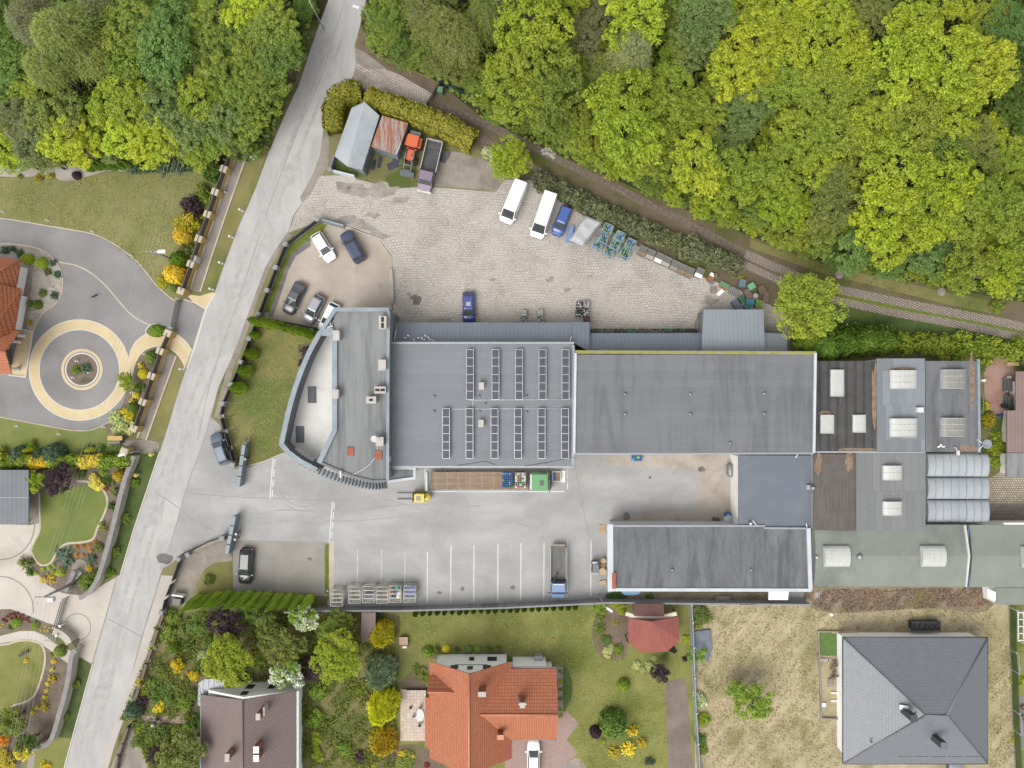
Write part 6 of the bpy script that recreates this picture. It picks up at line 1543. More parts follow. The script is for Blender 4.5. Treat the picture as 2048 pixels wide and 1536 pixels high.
for x,z,w,h in((-5.45,1.2,.55,1.1),(-2.7,1.1,1.15,1.3),(-7.6,4.0,.9,1.1),(-5.5,4.3,.6,1.0),(-3.3,4.0,.9,1.1)):nwin(x,z,w,h)
t.part('string_course',MB().box(-7.6,-37.24,3.75,-3.3,-37.19,3.85),M_frame)
t.part('gutter',MB().tube((xr+.02,yw0+.02,ZE-.1),(xe,yw0+.05,ZE-.1),.09,n=6).tube((xr-.1,yw1-.02,ZE-.1),(xe,yw1-.05,ZE-.1),.09),M_gutter)
t.part('parapet',MB().box(0.1,-38.0,0,4.6,-37.62,3.1),M_white)
x,y=P(1078,1327,2)
single('heat_pump',MB().box(x-.55,y-.45,0,x+.5,y+.75,1.5).lathe([(.3,1.5),(.3,1.54)],x,y+.15,14).path([(x+.2,y-.2,1.52),(x+.6,y-.7,1.52),(x+1.6,y-.9,1.4)],.05),plain('grey_unit',A(168,172,176),.5),'grey ventilation unit at the upper wall of the orange-roofed house','ventilation unit',x,y)
# raised terrace
t=Thing('terrace','cream tiled terrace with steps on the left of the orange-roofed house','terrace',*P(828,1428))
for i in range(4):
    a=rect(801+i*4.5,1377,853,1481-i*4.5,0);t.part('step',MB().prism(a,0,.15*(i+1)),M_terrace)
# grey hip roof house
ZE,ZR=3.0,6.5
x0,x1,y0,y1=44.25,63.6,-33.9,-50.8;rx0,rx1,ry=53.2,55.95,-42.65
t=Thing('hip_roof_house','bungalow with a dark grey tiled hip roof on the dry building plot','house',54,-42.4)
t.part('wall',MB().box(x0+.55,y1+.8,0,x1-.7,y0-.35,ZE-.15),M_white)
r=MB()
slab(r,[(x0,y0,ZE),(x0,y1,ZE),(rx0,ry,ZR)],.16,0);slab(r,[(x1,y0,ZE),(x1,y1,ZE),(rx1,ry,ZR)],.16,0)
slab(r,[(x0,y0,ZE),(x1,y0,ZE),(rx1,ry,ZR),(rx0,ry,ZR)],.16,1);slab(r,[(x0,y1,ZE),(x1,y1,ZE),(rx1,ry,ZR),(rx0,ry,ZR)],.16,1)
rf=t.part('roof',r,[M_shing_w,M_shing_n])
h=MB();
for a,b in(((x0,y0,ZE),(rx0,ry,ZR)),((x0,y1,ZE),(rx0,ry,ZR)),((x1,y0,ZE),(rx1,ry,ZR)),((x1,y1,ZE),(rx1,ry,ZR)),((rx0,ry,ZR),(rx1,ry,ZR))):h.tube((a[0],a[1],a[2]+.02),(b[0],b[1],b[2]+.02),.1,n=6)
M_gridge=plain('grey_ridge',A(118,122,130),.5)
t.part('ridge_tiles',h,M_gridge,rf)
g=MB()
for a,b in(((x0,y0),(x1,y0)),((x1,y0),(x1,y1)),((x1,y1),(x0,y1)),((x0,y1),(x0,y0))):g.tube((*a,ZE-.05),(*b,ZE-.05),.09,n=6)
t.part('gutter',g,plain('anthracite_gutter',A(74,78,84),.4))
chim(rf,1828,1437,.75,.75,5.0,7.9,plain('anthracite_chimney',A(72,76,82),.6),MATS['anthracite_chimney'])
chim(rf,1889,1492,.75,.75,4.2,7.2,MATS['anthracite_chimney'],M_gridge)
for px_,py_,zz in((1833,1431,6.6),(1745,1486,4.9)):
    x,y=P(px_,py_,zz);t.part('roof_vent',MB().lathe([(.1,zz-.5),(.1,zz),(.14,zz+.02),(.02,zz+.08)],x,y,10),M_steel,rf)
zz=5.9;x,y=P(1808,1415,zz);t.part('roof_window',MB().add([(x-.5,y-.3,zz-.15),(x+.5,y-.3,zz+.25),(x+.5,y+.3,zz+.25),(x-.5,y+.3,zz-.15)],[(0,1,2,3)]),M_whitepaint,rf)
sg=MB();z_=3.45
for k in range(5):
    xa=P(1793+k*34,0,z_)[0];xb=P(1822+k*34,0,z_)[0];sg.box(xa,-49.55,z_-.1,xb,-49.45,z_+.12)
t.part('snow_guard',sg,MATS['anthracite_gutter'],rf)
# brown house
ZE,ZR=3.2,5.3
xl,xr,xc=-41.5,-28.8,-35.1;yn,ys=-41.2,-60.0
t=Thing('brown_roof_house','white-gabled house with a wide plum-brown roof and three chimneys','house',xc,-50)
w=MB().prism([(xl+.9,yn+.25),(xr-.1,yn+.25),(xr-.1,ys+.5),(xl+.9,ys+.5)],0,ZE-.2)
w.add([(xl+.9,yn+.25,ZE-.2),(xr-.1,yn+.25,ZE-.2),(xc,yn+.25,ZR-.2),(xl+.9,yn-.05,ZE-.2),(xr-.1,yn-.05,ZE-.2),(xc,yn-.05,ZR-.2)],[(1,0,2),(3,4,5),(0,1,4,3),(0,3,5,2),(1,2,5,4)])
t.part('wall',w,M_white)
r=MB();slab(r,[(xl,yn-.25,ZE),(xc,yn-.05,ZR),(xc,ys,ZR),(xl,ys,ZE)]);slab(r,[(xc,yn-.05,ZR),(xr,yn+.25,ZE),(xr,ys,ZE),(xc,ys,ZR)])
rf=t.part('roof',r,M_brown_t)
t.part('ridge_tiles',MB().tube((xc,yn,ZR+.02),(xc,ys,ZR+.02),.11,n=6),plain('brown_ridge',A(122,104,100),.6),rf)
t.part('gutter',MB().box(xr+.01,ys,ZE-.2,xr+.35,yn+.2,ZE-.06).tube((xl-.08,ys,ZE-.1),(xl-.08,yn,ZE-.1),.08),plain('pale_green_gutter',A(196,210,204),.5))
for px_,py_,w_,d_,zt_ in((454,1516,.45,.9,6.5),(516,1434,.45,.7,6.4),(512,1500,.6,.75,6.3),(512,1517,.6,.75,6.3)):chim(rf,px_,py_,w_,d_,4.0,zt_,M_brick,M_chim if px_!=512 else M_whitepaint)
t.part('chimney_panel',MB().box(P(527,1424,6)[0]-.12,P(0,1432,6)[1],4.6,P(527,1424,6)[0]+.12,P(0,1416,6)[1],5.9),M_chim,rf)
def nwin2(px_,z,w_,h_):
    x=P(px_,0,z)[0];y=yn+.25
    f=t.part('window',MB().box(x-w_/2-.06,y,z-.06,x+w_/2+.06,y+.04,z+h_+.06),M_frame);t.part('pane',MB().box(x-w_/2,y+.041,z,x+w_/2,y+.05,z+h_),M_window,f)
nwin2(504,1.3,.9,1.2);nwin2(547,1.3,.8,1.2);nwin2(492,3.4,.8,1.0)
t=Thing('glazed_porch','grey sheet-roofed glazed porch at the corner of the plum-brown roof','porch',*P(425,1382))
pl=[P(a,b,2.6)for a,b in((397,1368),(408,1359),(450,1358),(449,1385),(402,1387),(402,1412),(396,1411))]
t.part('roof',MB().prism(pl,2.5,2.62),plain('grey_sheeting',A(150,156,164),.35))
rb=MB()
for a,b in(((408,1359),(402,1387)),((418,1359),(414,1386)),((428,1359),(426,1386)),((438,1358),(437,1385)),((397,1368),(402,1387)),((397,1378),(402,1392)),((397,1390),(402,1400)),((397,1402),(402,1408)),((397,1368),(408,1359)),((408,1359),(450,1358)),((397,1368),(396,1411)),((450,1358),(449,1385))):rb.path([(*P(*a,2.65),2.65),(*P(*b,2.65),2.65)],.04,4)
t.part('glazing_bars',rb,M_whitepaint)
t.part('wall',MB().prism(inset(pl,.2),0,2.48),M_poly)
single('garden_shed',MB().prism(rect(450,1358,476,1384,1.8),0,1.8).prism(rect(449,1356,463,1386,2.0),1.802,[2.1,2.0,2.0,2.1]),mottled('rust_brown_board',A(150,96,70),A(110,90,84),1.2,6,.2),'small rust-brown shed between the glazed porch and the white gable','shed',*P(462,1370))
# gazebo
t=Thing('red_gazebo','many-sided red-roofed gazebo with cream edge above the big lawn','gazebo',*P(1305,1258))
ev=[(1256,1236),(1305,1238),(1357,1233),(1359,1281),(1335,1303),(1308,1305),(1283,1305),(1258,1288)]
E=[(*P(a,b,2.7),2.7)for a,b in ev];ap=(*P(1303,1243,4.3),4.3)
r=MB()
for i in range(len(E)):slab(r,[E[i],E[(i+1)%len(E)],ap],.08)
t.part('roof',r,M_red_felt)
t.part('fascia',MB().wall([P(1252,1228,3.0),P(1270,1234,3.0),P(1330,1234,3.0),P(1354,1228,3.0)],.5,2.6,2.9),mottled('cream_boards',A(220,214,196),A(230,224,206),1,5,.08))
m=MB()
for e in E:m.box(e[0]*.996-.07,e[1]*.996-.07,0,e[0]*.996+.07,e[1]*.996+.07,2.55)
t.part('post',m,mottled('brown_timber',A(120,92,70),A(136,106,82),1,6,.2))
t=mono('lean_to','small brown-roofed shelter between the concrete wall and the red gazebo',[(1268,1207),(1327,1207),(1328,1232),(1268,1232)],2.4,3.0,ribbed('brown_red_sheet',A(116,80,74),A(126,88,82),.3,0,.7,depth=.15))
t=mono('garden_shed','narrow brown-roofed shed under the concrete wall beside the golden conifer',[(723,1225),(751,1225),(751,1284),(722,1284)],2.1,2.3,ribbed('dull_brown_sheet',A(128,108,102),A(136,116,110),.3,0,.7,depth=.12),MATS['rust_brown_board'])
# sheds beside the street
t=Thing('silver_shed','silver sheet-metal shed wrapped by the golden hedge beside the street','shed',*P(712,275))
tl,tr,br,bl=(703,216),(759,231),(724,340),(669,312)
C4=[(*P(*q,3.1),3.1)for q in(tl,tr,br,bl)];r0,r1=(*P(729,204,3.9),3.9),(*P(695,333,3.9),3.9)
t.part('wall',MB().prism(inset([c[:2]for c in C4],.12),0,2.95),M_shedwall)
r=MB();slab(r,[C4[0],r0,r1,C4[3]],.08);slab(r,[r0,C4[1],C4[2],r1],.08)
rf=t.part('roof',r,M_silver)
j=MB()
for k in(.25,.5,.75):
    a=[C4[0][i]+(C4[3][i]-C4[0][i])*k for i in range(3)];b=[r0[i]+(r1[i]-r0[i])*k for i in range(3)];c=[C4[1][i]+(C4[2][i]-C4[1][i])*k for i in range(3)]
    j.path([(a[0],a[1],a[2]+.015),(b[0],b[1],b[2]+.015),(c[0],c[1],c[2]+.015)],.025,4)
t.part('seam',j,M_alu,rf)
t.part('gable',MB().add([C4[3],C4[2],r1,C4[0],C4[1],r0],[(0,1,2),(4,3,5)]),M_shedwall)
d0,d1=Vector(C4[1][:2]),Vector(C4[2][:2]);dv=(d1-d0).normalized();nv=Vector((dv.y,-dv.x));
if nv.x<0:nv=-nv
a=d0+dv*4.6;b=d0+dv*7.2
t.part('door',MB().wall([tuple(a-nv*.02),tuple(b-nv*.02)],.08,0,2.5),M_dark_metal)
t=Thing('rusty_shed','rusty corrugated-roof shed between the silver shed and the orange tractor','shed',*P(780,270))
C4=[(*P(764,231,2.9),2.9),(*P(816,246,2.6),2.6),(*P(793,310,2.6),2.6),(*P(742,293,2.9),2.9)]
t.part('wall',MB().prism(inset([c[:2]for c in C4],.12),0,2.5),M_shedwall)
r=MB();slab(r,C4,.07);t.part('roof',r,M_rust)
t.part('edge_trim',MB().tube((C4[1][0],C4[1][1],2.6),(C4[2][0],C4[2][1],2.6),.05),M_alu)
# carport of the neighbour
t=Thing('carport','dark grey sheet-roofed carport at the left edge','carport',*P(10,995))
cp=rect(-160,940,57,1049,2.9);t.part('roof',MB().prism(cp,2.7,2.9),M_dark_metal)
t.part('seam',MB().box(*P(-160,995.4,2.9),2.9,*P(57,994.6,2.9),2.94),M_gutter)
t.part('wall',MB().prism(rect(-160,948,38,1040,0),0,2.69),M_offwhite)
m=MB()
for a,b in((60,989),(60,1041)):m.tube((*P(a,b),0),(*P(a,b),2.69),.09)
t.part('post',m,M_frame)
# villa at the left edge
ZE,ZR=4.6,8.6
t=Thing('orange_roof_villa','villa with an orange tiled roof and white walls at the left edge','house',*P(-20,620))
w=MB()
w.prism([P(57,537),P(46,592),P(56,594),P(44,660),P(-140,660),P(-140,530)],0,ZE-.4)
w.prism([P(22,668),P(16,742),P(-120,742),P(-120,664)],0,ZE-.45)
t.part('wall',w,M_white)
def r3(px,py,z):return(*P(px,py,z),z)
r=MB()
slab(r,[r3(-160,500,ZE),r3(42,520,ZE),r3(-40,560,ZR),r3(-160,560,ZR)],.16,1)
slab(r,[r3(42,520,ZE),r3(31,574,ZE),r3(-10,590,ZR-2.1),r3(-40,560,ZR)],.16,0)
slab(r,[r3(31,574,ZE+.05),r3(43,578,ZE-.2),r3(28,664,ZE-.1),r3(-40,690,ZR-.3),r3(-40,560,ZR)],.16,0)
slab(r,[r3(39,662,ZE+.1),r3(10,703,6.6),r3(-120,703,6.6),r3(-120,640,ZE+.6)],.16,1)
slab(r,[r3(10,703,6.6),r3(23,748,ZE),r3(-120,748,ZE),r3(-120,703,6.6)],.16,1)
rf=t.part('roof',r,[M_tile_we,M_tile_ns])
t.part('ridge_tiles',MB().tube(r3(10,703,6.65),r3(-120,703,6.65),.12).tube(r3(42,520,ZE),r3(-40,560,ZR),.12),M_ridge,rf)
for(a,b),z,h in(((52,560),1.6,1.6),((45,626),.6,2.2)):
    x,y=P(a,b);
    f=t.part('window',MB().obox(x+.02,y,z,.1,1.5,h,math.radians(-10)),M_frame);t.part('pane',MB().obox(x+.08,y,z+.08,.08,1.3,h-.16,math.radians(-10)),M_window,f)
x,y=P(28,712);f=t.part('garage_door',MB().box(x-1.0,y-1.2,.1,x-.3,y+.9,2.3),M_frame)
for(a,b)in((50,672),(41,684),(38,738)):
    x,y=P(a,b);t.part('column',MB().lathe([(.28,0.1),(.28,.3),(.2,.4),(.18,2.9),(.26,3.1)],x,y,14),M_whitepaint)

# ================================================================ VEHICLES
M_tyre_r=plain('tyre_rubber',(0.02,0.02,0.021,1),0.8)
M_rim=plain('wheel_rim',A(150,152,156),0.35,0.6)
M_glass=plain('car_glass',(0.045,0.055,0.055,1),0.05,0,1.0,0.05)
M_black=plain('black_plastic',(0.025,0.025,0.027,1),0.5)
M_light=plain('headlamp',A(214,218,222),0.15,0.1)
M_tail=plain('tail_lamp',(0.35,0.02,0.02,1),0.25)
def paint(name,c,metal=0.0,rough=0.28):return plain(name,c,rough,metal,0.5,0.02,0.6)
P_white=paint('white_car_paint',(0.74,0.75,0.76,1));P_silver=paint('silver_car_paint',A(176,178,188),.25)
P_navy=paint('navy_car_paint',A(66,74,108));P_blue=paint('blue_car_paint',A(64,72,148));P_royal=paint('royal_blue_paint',A(66,98,172))
P_grey=paint('dark_grey_car_paint',A(90,90,96),.2);P_steel=paint('steel_blue_paint',A(104,118,134),.3);P_black=paint('black_car_paint',A(62,62,68),.2)
P_lilac=paint('faded_purple_paint',A(140,120,142),0,.6);P_orange=paint('orange_paint',A(222,104,52),0,.5);P_green=paint('green_cab_paint',A(104,168,110),0,.35)
P_yellow=paint('yellow_paint',A(236,206,56),0,.4);P_lblue=paint('pale_blue_cab_paint',A(120,148,194),0,.4);P_trgrey=plain('grey_machine_paint',A(128,130,134),.5)
def face_dir(p,q):
    """Heading of a vehicle whose tail shows at pixel p and nose at q."""
    return math.atan2(-(q[1]-p[1]),q[0]-p[0])
def wheels(t,xs,hw,r=0.32,wd=0.22):
    for x in xs:
        for s in(-1,1):
            w=t.part('wheel',MB().tube((x,s*(hw-wd),r),(x,s*hw,r),r,n=16),M_tyre_r)
            t.part('rim',MB().tube((x,s*(hw-.02),r),(x,s*(hw+.012),r),r*.62,n=12),M_rim,w)
def car(label,tail,nose,L,W,Hh,mat,kind='hatch',group=None,roofmat=None,sunroof=False,rails=False,cat='car',name='car',zref=0.7):
    c=P((tail[0]+nose[0])/2,(tail[1]+nose[1])/2,zref)
    t=Thing(name,label,cat,c[0],c[1],0,group,face_dir(tail,nose))
    hl,hw=L/2,W/2
    bonnet,boot,fs,rs_={'hatch':(.25,.03,.205,.10),'estate':(.25,.03,.19,.09),'sedan':(.25,.15,.20,.15),'suv':(.26,.03,.17,.08),'mpv':(.2,.02,.2,.06),'van':(.105,.0,.15,.02)}[kind]
    zb=0.95 if kind not in('suv','van')else(1.05 if kind=='suv' else 1.25)
    zh=zb-0.16 if kind!='van' else zb-.05
    zt=zb-.03 if kind!='van' else Hh-.2
    xs=[-hl,-hl+.1*1,-hl+.35,-hl+L*max(boot,.05)+.3,-L*.1,hl-L*bonnet,hl-L*bonnet*.55,hl-.42,hl-.14,hl]
    ws=[.80,.92,.98,1,1,1,.985,.95,.86,.68]
    zs=[zt-.12,zt-.03,zt,zb,zb,zb,zh+.08,zh,zh-.1,zh-.26]
    if kind=='van':zs[:3]=[zb]*3
    m=MB();ring=[]
    for x,w,z in zip(xs,ws,zs):
        w*=hw
        ring.append([(x,-w*.93,.24),(x,-w,.48),(x,-w*.985,z-.1),(x,-w*.87,z-.01),(x,-w*.45,z+.03),(x,0,z+.035),(x,w*.45,z+.03),(x,w*.87,z-.01),(x,w*.985,z-.1),(x,w,.48),(x,w*.93,.24)])
    v=[p for r in ring for p in r];n=len(ring[0]);f=[]
    for i in range(len(ring)-1):
        for j in range(n-1):f.append((i*n+j,(i+1)*n+j,(i+1)*n+j+1,i*n+j+1))
        f.append((i*n+n-1,(i+1)*n+n-1,(i+1)*n,i*n))
    f.append(tuple(range(n)));f.append(tuple((len(ring)-1)*n+k for k in reversed(range(n))))
    m.add(v,f,0,True)
    t.part('body',m,mat)
    xr,xf=-hl+L*boot+.02,hl-L*bonnet+.05
    rr,rf=xr+L*rs_,xf-L*fs
    bw,tw=hw*.88,hw*(.70 if kind!='van' else.84)
    z0,z1=zb-.03,Hh-.06
    if kind=='van':bw=hw*.97
    b=[(xr,-bw,z0),(xf-.1,-bw,z0),(xf,-bw*.9,z0),(xf,bw*.9,z0),(xf-.1,bw,z0),(xr,bw,z0)]
    k=[(rr,-tw,z1),(rf-.05,-tw,z1),(rf,-tw*.94,z1),(rf,tw*.94,z1),(rf-.05,tw,z1),(rr,tw,z1)]
    kk=[(rr+.12,-tw*.8,Hh),(rf-.2,-tw*.8,Hh-.005),(rf-.12,-tw*.6,Hh-.01),(rf-.12,tw*.6,Hh-.01),(rf-.2,tw*.8,Hh-.005),(rr+.12,tw*.8,Hh)]
    m=MB().add(b+k,[(i,(i+1)%6,6+(i+1)%6,6+i)for i in range(6)]+[(5,4,3,2,1,0)])
    t.part('cabin',m,mat)
    t.part('roof',MB().add(k+kk,[(i,(i+1)%6,6+(i+1)%6,6+i)for i in range(6)]+[tuple(range(6,12))]),roofmat or mat)
    def lerp(a,b_,s):return tuple(a[i]+(b_[i]-a[i])*s for i in range(3))
    def pane(nm,q,off,lo=.06,hi=.95,sd=.05):
        """Glass a little proud of the cabin side; q = base left, base right, top right, top left."""
        bl,br,tr,tl=q
        l0,l1=lerp(bl,tl,lo),lerp(bl,tl,hi);r0,r1=lerp(br,tr,lo),lerp(br,tr,hi)
        qq=[lerp(l0,r0,sd),lerp(r0,l0,sd),lerp(r1,l1,sd),lerp(l1,r1,sd)]
        nrm=(Vector(qq[1])-Vector(qq[0])).cross(Vector(qq[3])-Vector(qq[0])).normalized()
        o=[tuple(Vector(p)+nrm*off)for p in qq]
        return t.part(nm,MB().add(o,[(0,1,2,3)]),M_glass)
    pane('windscreen',[b[2],b[3],k[3],k[2]],.018,.04,.97,.02)
    if kind!='van':
        pane('rear_window',[b[5],b[0],k[0],k[5]],.018,.15 if kind!='sedan' else.05,.93,.08)
        pane('side_window',[b[0],b[1],k[1],k[0]],.018,.08,.9,.04);pane('side_window',[b[4],b[5],k[5],k[4]],.018,.08,.9,.04)
    else:
        s=.2
        pane('side_window',[lerp(b[1],b[0],s),b[1],k[1],lerp(k[1],k[0],s*.8)],.018,.1,.5,.05);pane('side_window',[b[4],lerp(b[4],b[5],s),lerp(k[4],k[5],s*.8),k[4]],.018,.1,.5,.05)
    wheels(t,(-L*.30,L*.31),hw*.99,.33 if kind!='suv' else.37)
    for s in(-1,1):
        t.part('mirror',MB().obox(xf-.22,s*(hw+.12),zb-.02,.16,.24,.16,s*.2),mat)
        t.part('headlight',MB().add([(hl-.36,s*hw*.90,zh-.13),(hl-.06,s*hw*.62,zh-.20),(hl-.1,s*hw*.5,zh-.1),(hl-.42,s*hw*.78,zh-.03),(hl-.02,s*hw*.66,zh-.34),(hl-.26,s*hw*.93,zh-.3)],[(0,1,2,3)if s>0 else(3,2,1,0),(0,5,4,1)if s>0 else(1,4,5,0)]),M_light)
        t.part('tail_light',MB().obox(-hl+.07,s*hw*.8,zb-.3,.16,.2,.18),M_tail)
    t.part('bumper',MB().box(-hl-.04,-hw*.78,.3,-hl+.05,hw*.78,.5),M_black)
    t.part('grille',MB().box(hl-.08,-hw*.5,.34,hl+.025,hw*.5,.5),M_black)
    if sunroof:t.part('sunroof',MB().box(rf-1.0,-tw*.5,Hh-.01,rf-.45,tw*.5,Hh+.012),M_poly)
    if rails:
        for s in(-1,1):t.part('roof_rail',MB().tube((rr+.1,s*tw*.92,Hh+.02),(rf-.3,s*tw*.92,Hh+.02),.03),M_black)
    if kind=='van':t.part('door_seam',MB().box(-L*.1,-hw*1.002,.5,-L*.09,hw*1.002,zb-.1),M_black)
    return t
g='cars parked about the works'
car('white panel van half under the lone bright tree',(1043,363),(1010,444),5.9,2.05,2.55,P_white,'van',g,cat='van',name='van',zref=1.3)
car('white panel van parked beside the small royal blue van',(1102,386),(1072,474),6.3,2.05,2.55,P_white,'van',g,cat='van',name='van',zref=1.3)
car('small royal blue van between the white van and the tarpaulin stack',(1135,412),(1112,470),4.25,1.75,1.82,P_royal,'mpv',g,cat='van',name='van',zref=.9)
car('purplish blue car with a sunroof nosing under the lean-to roof',(937,584),(938,648),4.4,1.72,1.46,P_blue,'hatch',g,sunroof=True)
car('white estate car beside the navy one in the staff car park',(630,467),(664,521),4.35,1.75,1.5,P_white,'estate',g)
car('navy off-road car at the top of the staff car park',(722,523),(689,463),4.6,1.82,1.72,P_navy,'suv',g)
car('dark grey saloon with red tail lights in the staff car park',(603,566),(573,627),4.6,1.78,1.45,P_grey,'sedan',g)
car('silver hatchback right of the dark grey saloon',(642,591),(612,646),4.2,1.72,1.48,P_silver,'hatch',g)
car('white car mostly hidden beneath the office parapet',(672,606),(644,664),4.3,1.72,1.46,P_white,'hatch',g)
car('steel blue estate car on the street apron beside the gate',(453,928),(430,866),4.45,1.78,1.6,P_steel,'suv',g)
car('black estate car alone in the small grey car park',(494,1096),(489,1169),4.9,1.86,1.5,P_black,'estate',g,rails=True)
car('white car at the bottom edge below the orange-tiled roof',(1067,1548),(1067,1482),4.5,1.76,1.46,P_white,'estate')
car('pale car at the bottom edge below the grey hip roof',(1911,1584),(1911,1526),4.3,1.75,1.5,P_silver,'hatch')
# --- blue flatbed lorry in the parking bay
def flat(name,label,tail,nose,cat,zref=1.0):
    c=P((tail[0]+nose[0])/2,(tail[1]+nose[1])/2,zref)
    return Thing(name,label,cat,c[0],c[1],0,None,face_dir(tail,nose))
t=flat('flatbed_truck','small flatbed truck with a pale blue cab in a marked parking bay',(1117,1091),(1116,1197),'truck')
L,hw=7.0,1.05
t.part('chassis',MB().box(-3.4,-.4,.45,2.9,.4,.75),M_black)
M_bed=mottled('grey_bed_floor',A(112,112,110),A(130,130,127),1.0,6,.12,stretch=(.3,2,1))
t.part('bed_floor',MB().box(-3.45,-hw,.85,1.1,hw,.95),M_bed)
for s in(-1,1):t.part('drop_side',MB().box(-3.35,s*hw-.03,.952,1.05,s*hw+.03,1.35),plain('pale_drop_side',A(206,204,200),.5)if s<0 else MATS['pale_drop_side'])
t.part('tailgate',MB().box(-3.75,-hw*.85,.8,-3.46,hw*.85,.9),mottled('timber_tailgate',A(160,146,130),A(178,164,146),1,6,.1))
t.part('headboard',MB().box(1.06,-hw,.96,1.14,hw,1.75),M_black)
t.part('loading_crane',MB().tube((.85,-.6,.95),(.85,-.6,1.9),.12).path([(.85,-.6,1.9),(.35,-.35,2.0),(-.3,-.1,1.9)],.08),M_black)
m=MB();
def cab(m,x0,x1,hw,z0,zb,zt,xf,rake=.35):
    b=[(x0,-hw,z0),(x1,-hw,z0),(x1,hw,z0),(x0,hw,z0)];k=[(x0,-hw,zb),(x1,-hw,zb),(x1,hw,zb),(x0,hw,zb)];u=[(x0,-hw*.93,zt),(x1-rake,-hw*.93,zt),(x1-rake,hw*.93,zt),(x0,hw*.93,zt)]
    m.add(b+k+u,[(3,2,1,0)]+[(i,(i+1)%4,4+(i+1)%4,4+i)for i in range(4)]+[(4+i,4+(i+1)%4,8+(i+1)%4,8+i)for i in range(4)]+[(8,9,10,11)])
    return m
cab(m,1.25,2.95,.98,.5,1.25,2.05,0,.5);m.prism([(2.95,-.95),(3.5,-.8),(3.5,.8),(2.95,.95)],.5,[1.2,1.0,1.0,1.2])
t.part('cab',m,P_lblue)
t.part('windscreen',MB().add([(2.96,-.9,1.29),(2.96,.9,1.29),(2.5,.84,2.0),(2.5,-.84,2.0)],[(0,1,2,3)]),M_glass)
t.part('roof',MB().box(1.3,-.85,2.06,2.3,.85,2.1),P_lblue)
t.part('beacon',MB().box(1.32,-.7,2.105,1.45,.7,2.2),M_whitepaint)
for s in(-1,1):
    t.part('headlight',MB().obox(3.42,s*.6,.8,.2,.34,.2),M_light);t.part('mirror',MB().obox(2.7,s*1.2,1.3,.1,.25,.3),M_black)
    t.part('side_window',MB().box(1.6,s*.975-.01,1.32,2.5,s*.975+.012,1.9),M_glass)
wheels(t,(-2.2,2.3),.98,.38,.26)
# --- tipper truck with the faded purple cab
t=flat('tipper_truck','old tipper truck with a faded purple cab below the golden hedge',(870,283),(847,382),'truck',1.2)
t.part('chassis',MB().box(-3.2,-.4,.5,3.0,.4,.8),M_black)
t.part('tipper_body',MB().box(-3.5,-1.08,.95,.75,1.08,1.05),mottled('dark_bed',A(82,82,84),A(100,100,102),1,6,.15,stretch=(2,.3,1)))
for s in(-1,1):t.part('drop_side',MB().box(-3.5,s*1.08-.05,1.06,.75,s*1.08+.05,1.6),plain('cream_drop_side',A(196,190,178),.6)if s<0 else MATS['cream_drop_side'])
t.part('tailgate',MB().box(-3.6,-1.03,1.06,-3.51,1.03,1.6),MATS['cream_drop_side'])
t.part('headboard',MB().box(.76,-1.1,1.0,.86,1.1,1.75),M_black)
m=MB();cab(m,.95,2.6,.95,.6,1.35,2.15,0,.45);m.prism([(2.6,-.92),(3.35,-.78),(3.35,.78),(2.6,.92)],.6,[1.32,1.15,1.15,1.32])
t.part('cab',m,P_lilac)
t.part('windscreen',MB().add([(2.61,-.86,1.4),(2.61,.86,1.4),(2.2,.8,2.1),(2.2,-.8,2.1)],[(0,1,2,3)]),M_glass)
t.part('bumper',MB().box(3.3,-.95,.5,3.55,.95,.78),M_whitepaint)
for s in(-1,1):
    t.part('headlight',MB().obox(3.3,s*.62,.95,.16,.36,.2),M_light);t.part('mirror',MB().obox(2.4,s*1.15,1.35,.1,.25,.3),M_black)
    t.part('side_window',MB().box(1.3,s*.945-.01,1.42,2.2,s*.945+.012,2.0),M_glass)
wheels(t,(-2.1,2.2),.98,.42,.28)
# --- orange tractor with front loader
t=flat('tractor','orange tractor with a grey front loader beside the rusty shed',(833,262),(812,345),'tractor',1.2)
t.part('chassis',MB().box(-1.7,-.3,.6,1.5,.3,1.0),M_black)
t.part('bonnet',MB().box(-.35,-.42,1.0,1.2,.42,1.5).box(-.4,-.7,1.3,-.2,.7,1.5),P_orange)
t.part('cab',MB().box(-1.75,-.6,1.0,-.55,.6,2.1),M_glass)
t.part('cab_roof',MB().prism([(-2.0,-.75),(-.55,-.8),(-.4,-.6),(-.4,.6),(-.55,.8),(-2.0,.75)],2.11,2.28),P_orange)
t.part('rear_box',MB().box(-2.75,-.7,.7,-2.0,.7,1.5),P_trgrey)
for s in(-1,1):
    w=t.part('rear_wheel',MB().tube((-1.3,s*.65,.72),(-1.3,s*1.1,.72),.72,n=20),M_tyre_r);t.part('rim',MB().tube((-1.3,s*1.0,.72),(-1.3,s*1.12,.72),.4,n=14),P_orange,w)
    w=t.part('front_wheel',MB().tube((1.0,s*.62,.5),(1.0,s*.95,.5),.5,n=18),M_tyre_r);t.part('rim',MB().tube((1.0,s*.9,.5),(1.0,s*.97,.5),.28,n=12),P_orange,w)
    t.part('loader_arm',MB().path([(-.2,s*.55,1.5),(1.3,s*.55,1.75),(2.6,s*.5,.75)],.1,6),P_trgrey)
    t.part('fender',MB().box(-2.0,s*.62,1.42,-.6,s*1.12,1.5),P_orange)
t.part('crossbar',MB().tube((1.9,-.55,1.35),(1.9,.55,1.35),.09).tube((2.5,-.55,.85),(2.5,.55,.85),.08),P_trgrey)
t.part('bucket',MB().prism([(2.6,-1.0),(3.25,-1.0),(3.25,1.0),(2.6,1.0)],.1,[.75,.2,.2,.75]),plain('dark_bucket',A(84,92,100),.5))
t.part('exhaust',MB().tube((.6,.3,1.5),(.6,.3,2.2),.05),M_black)
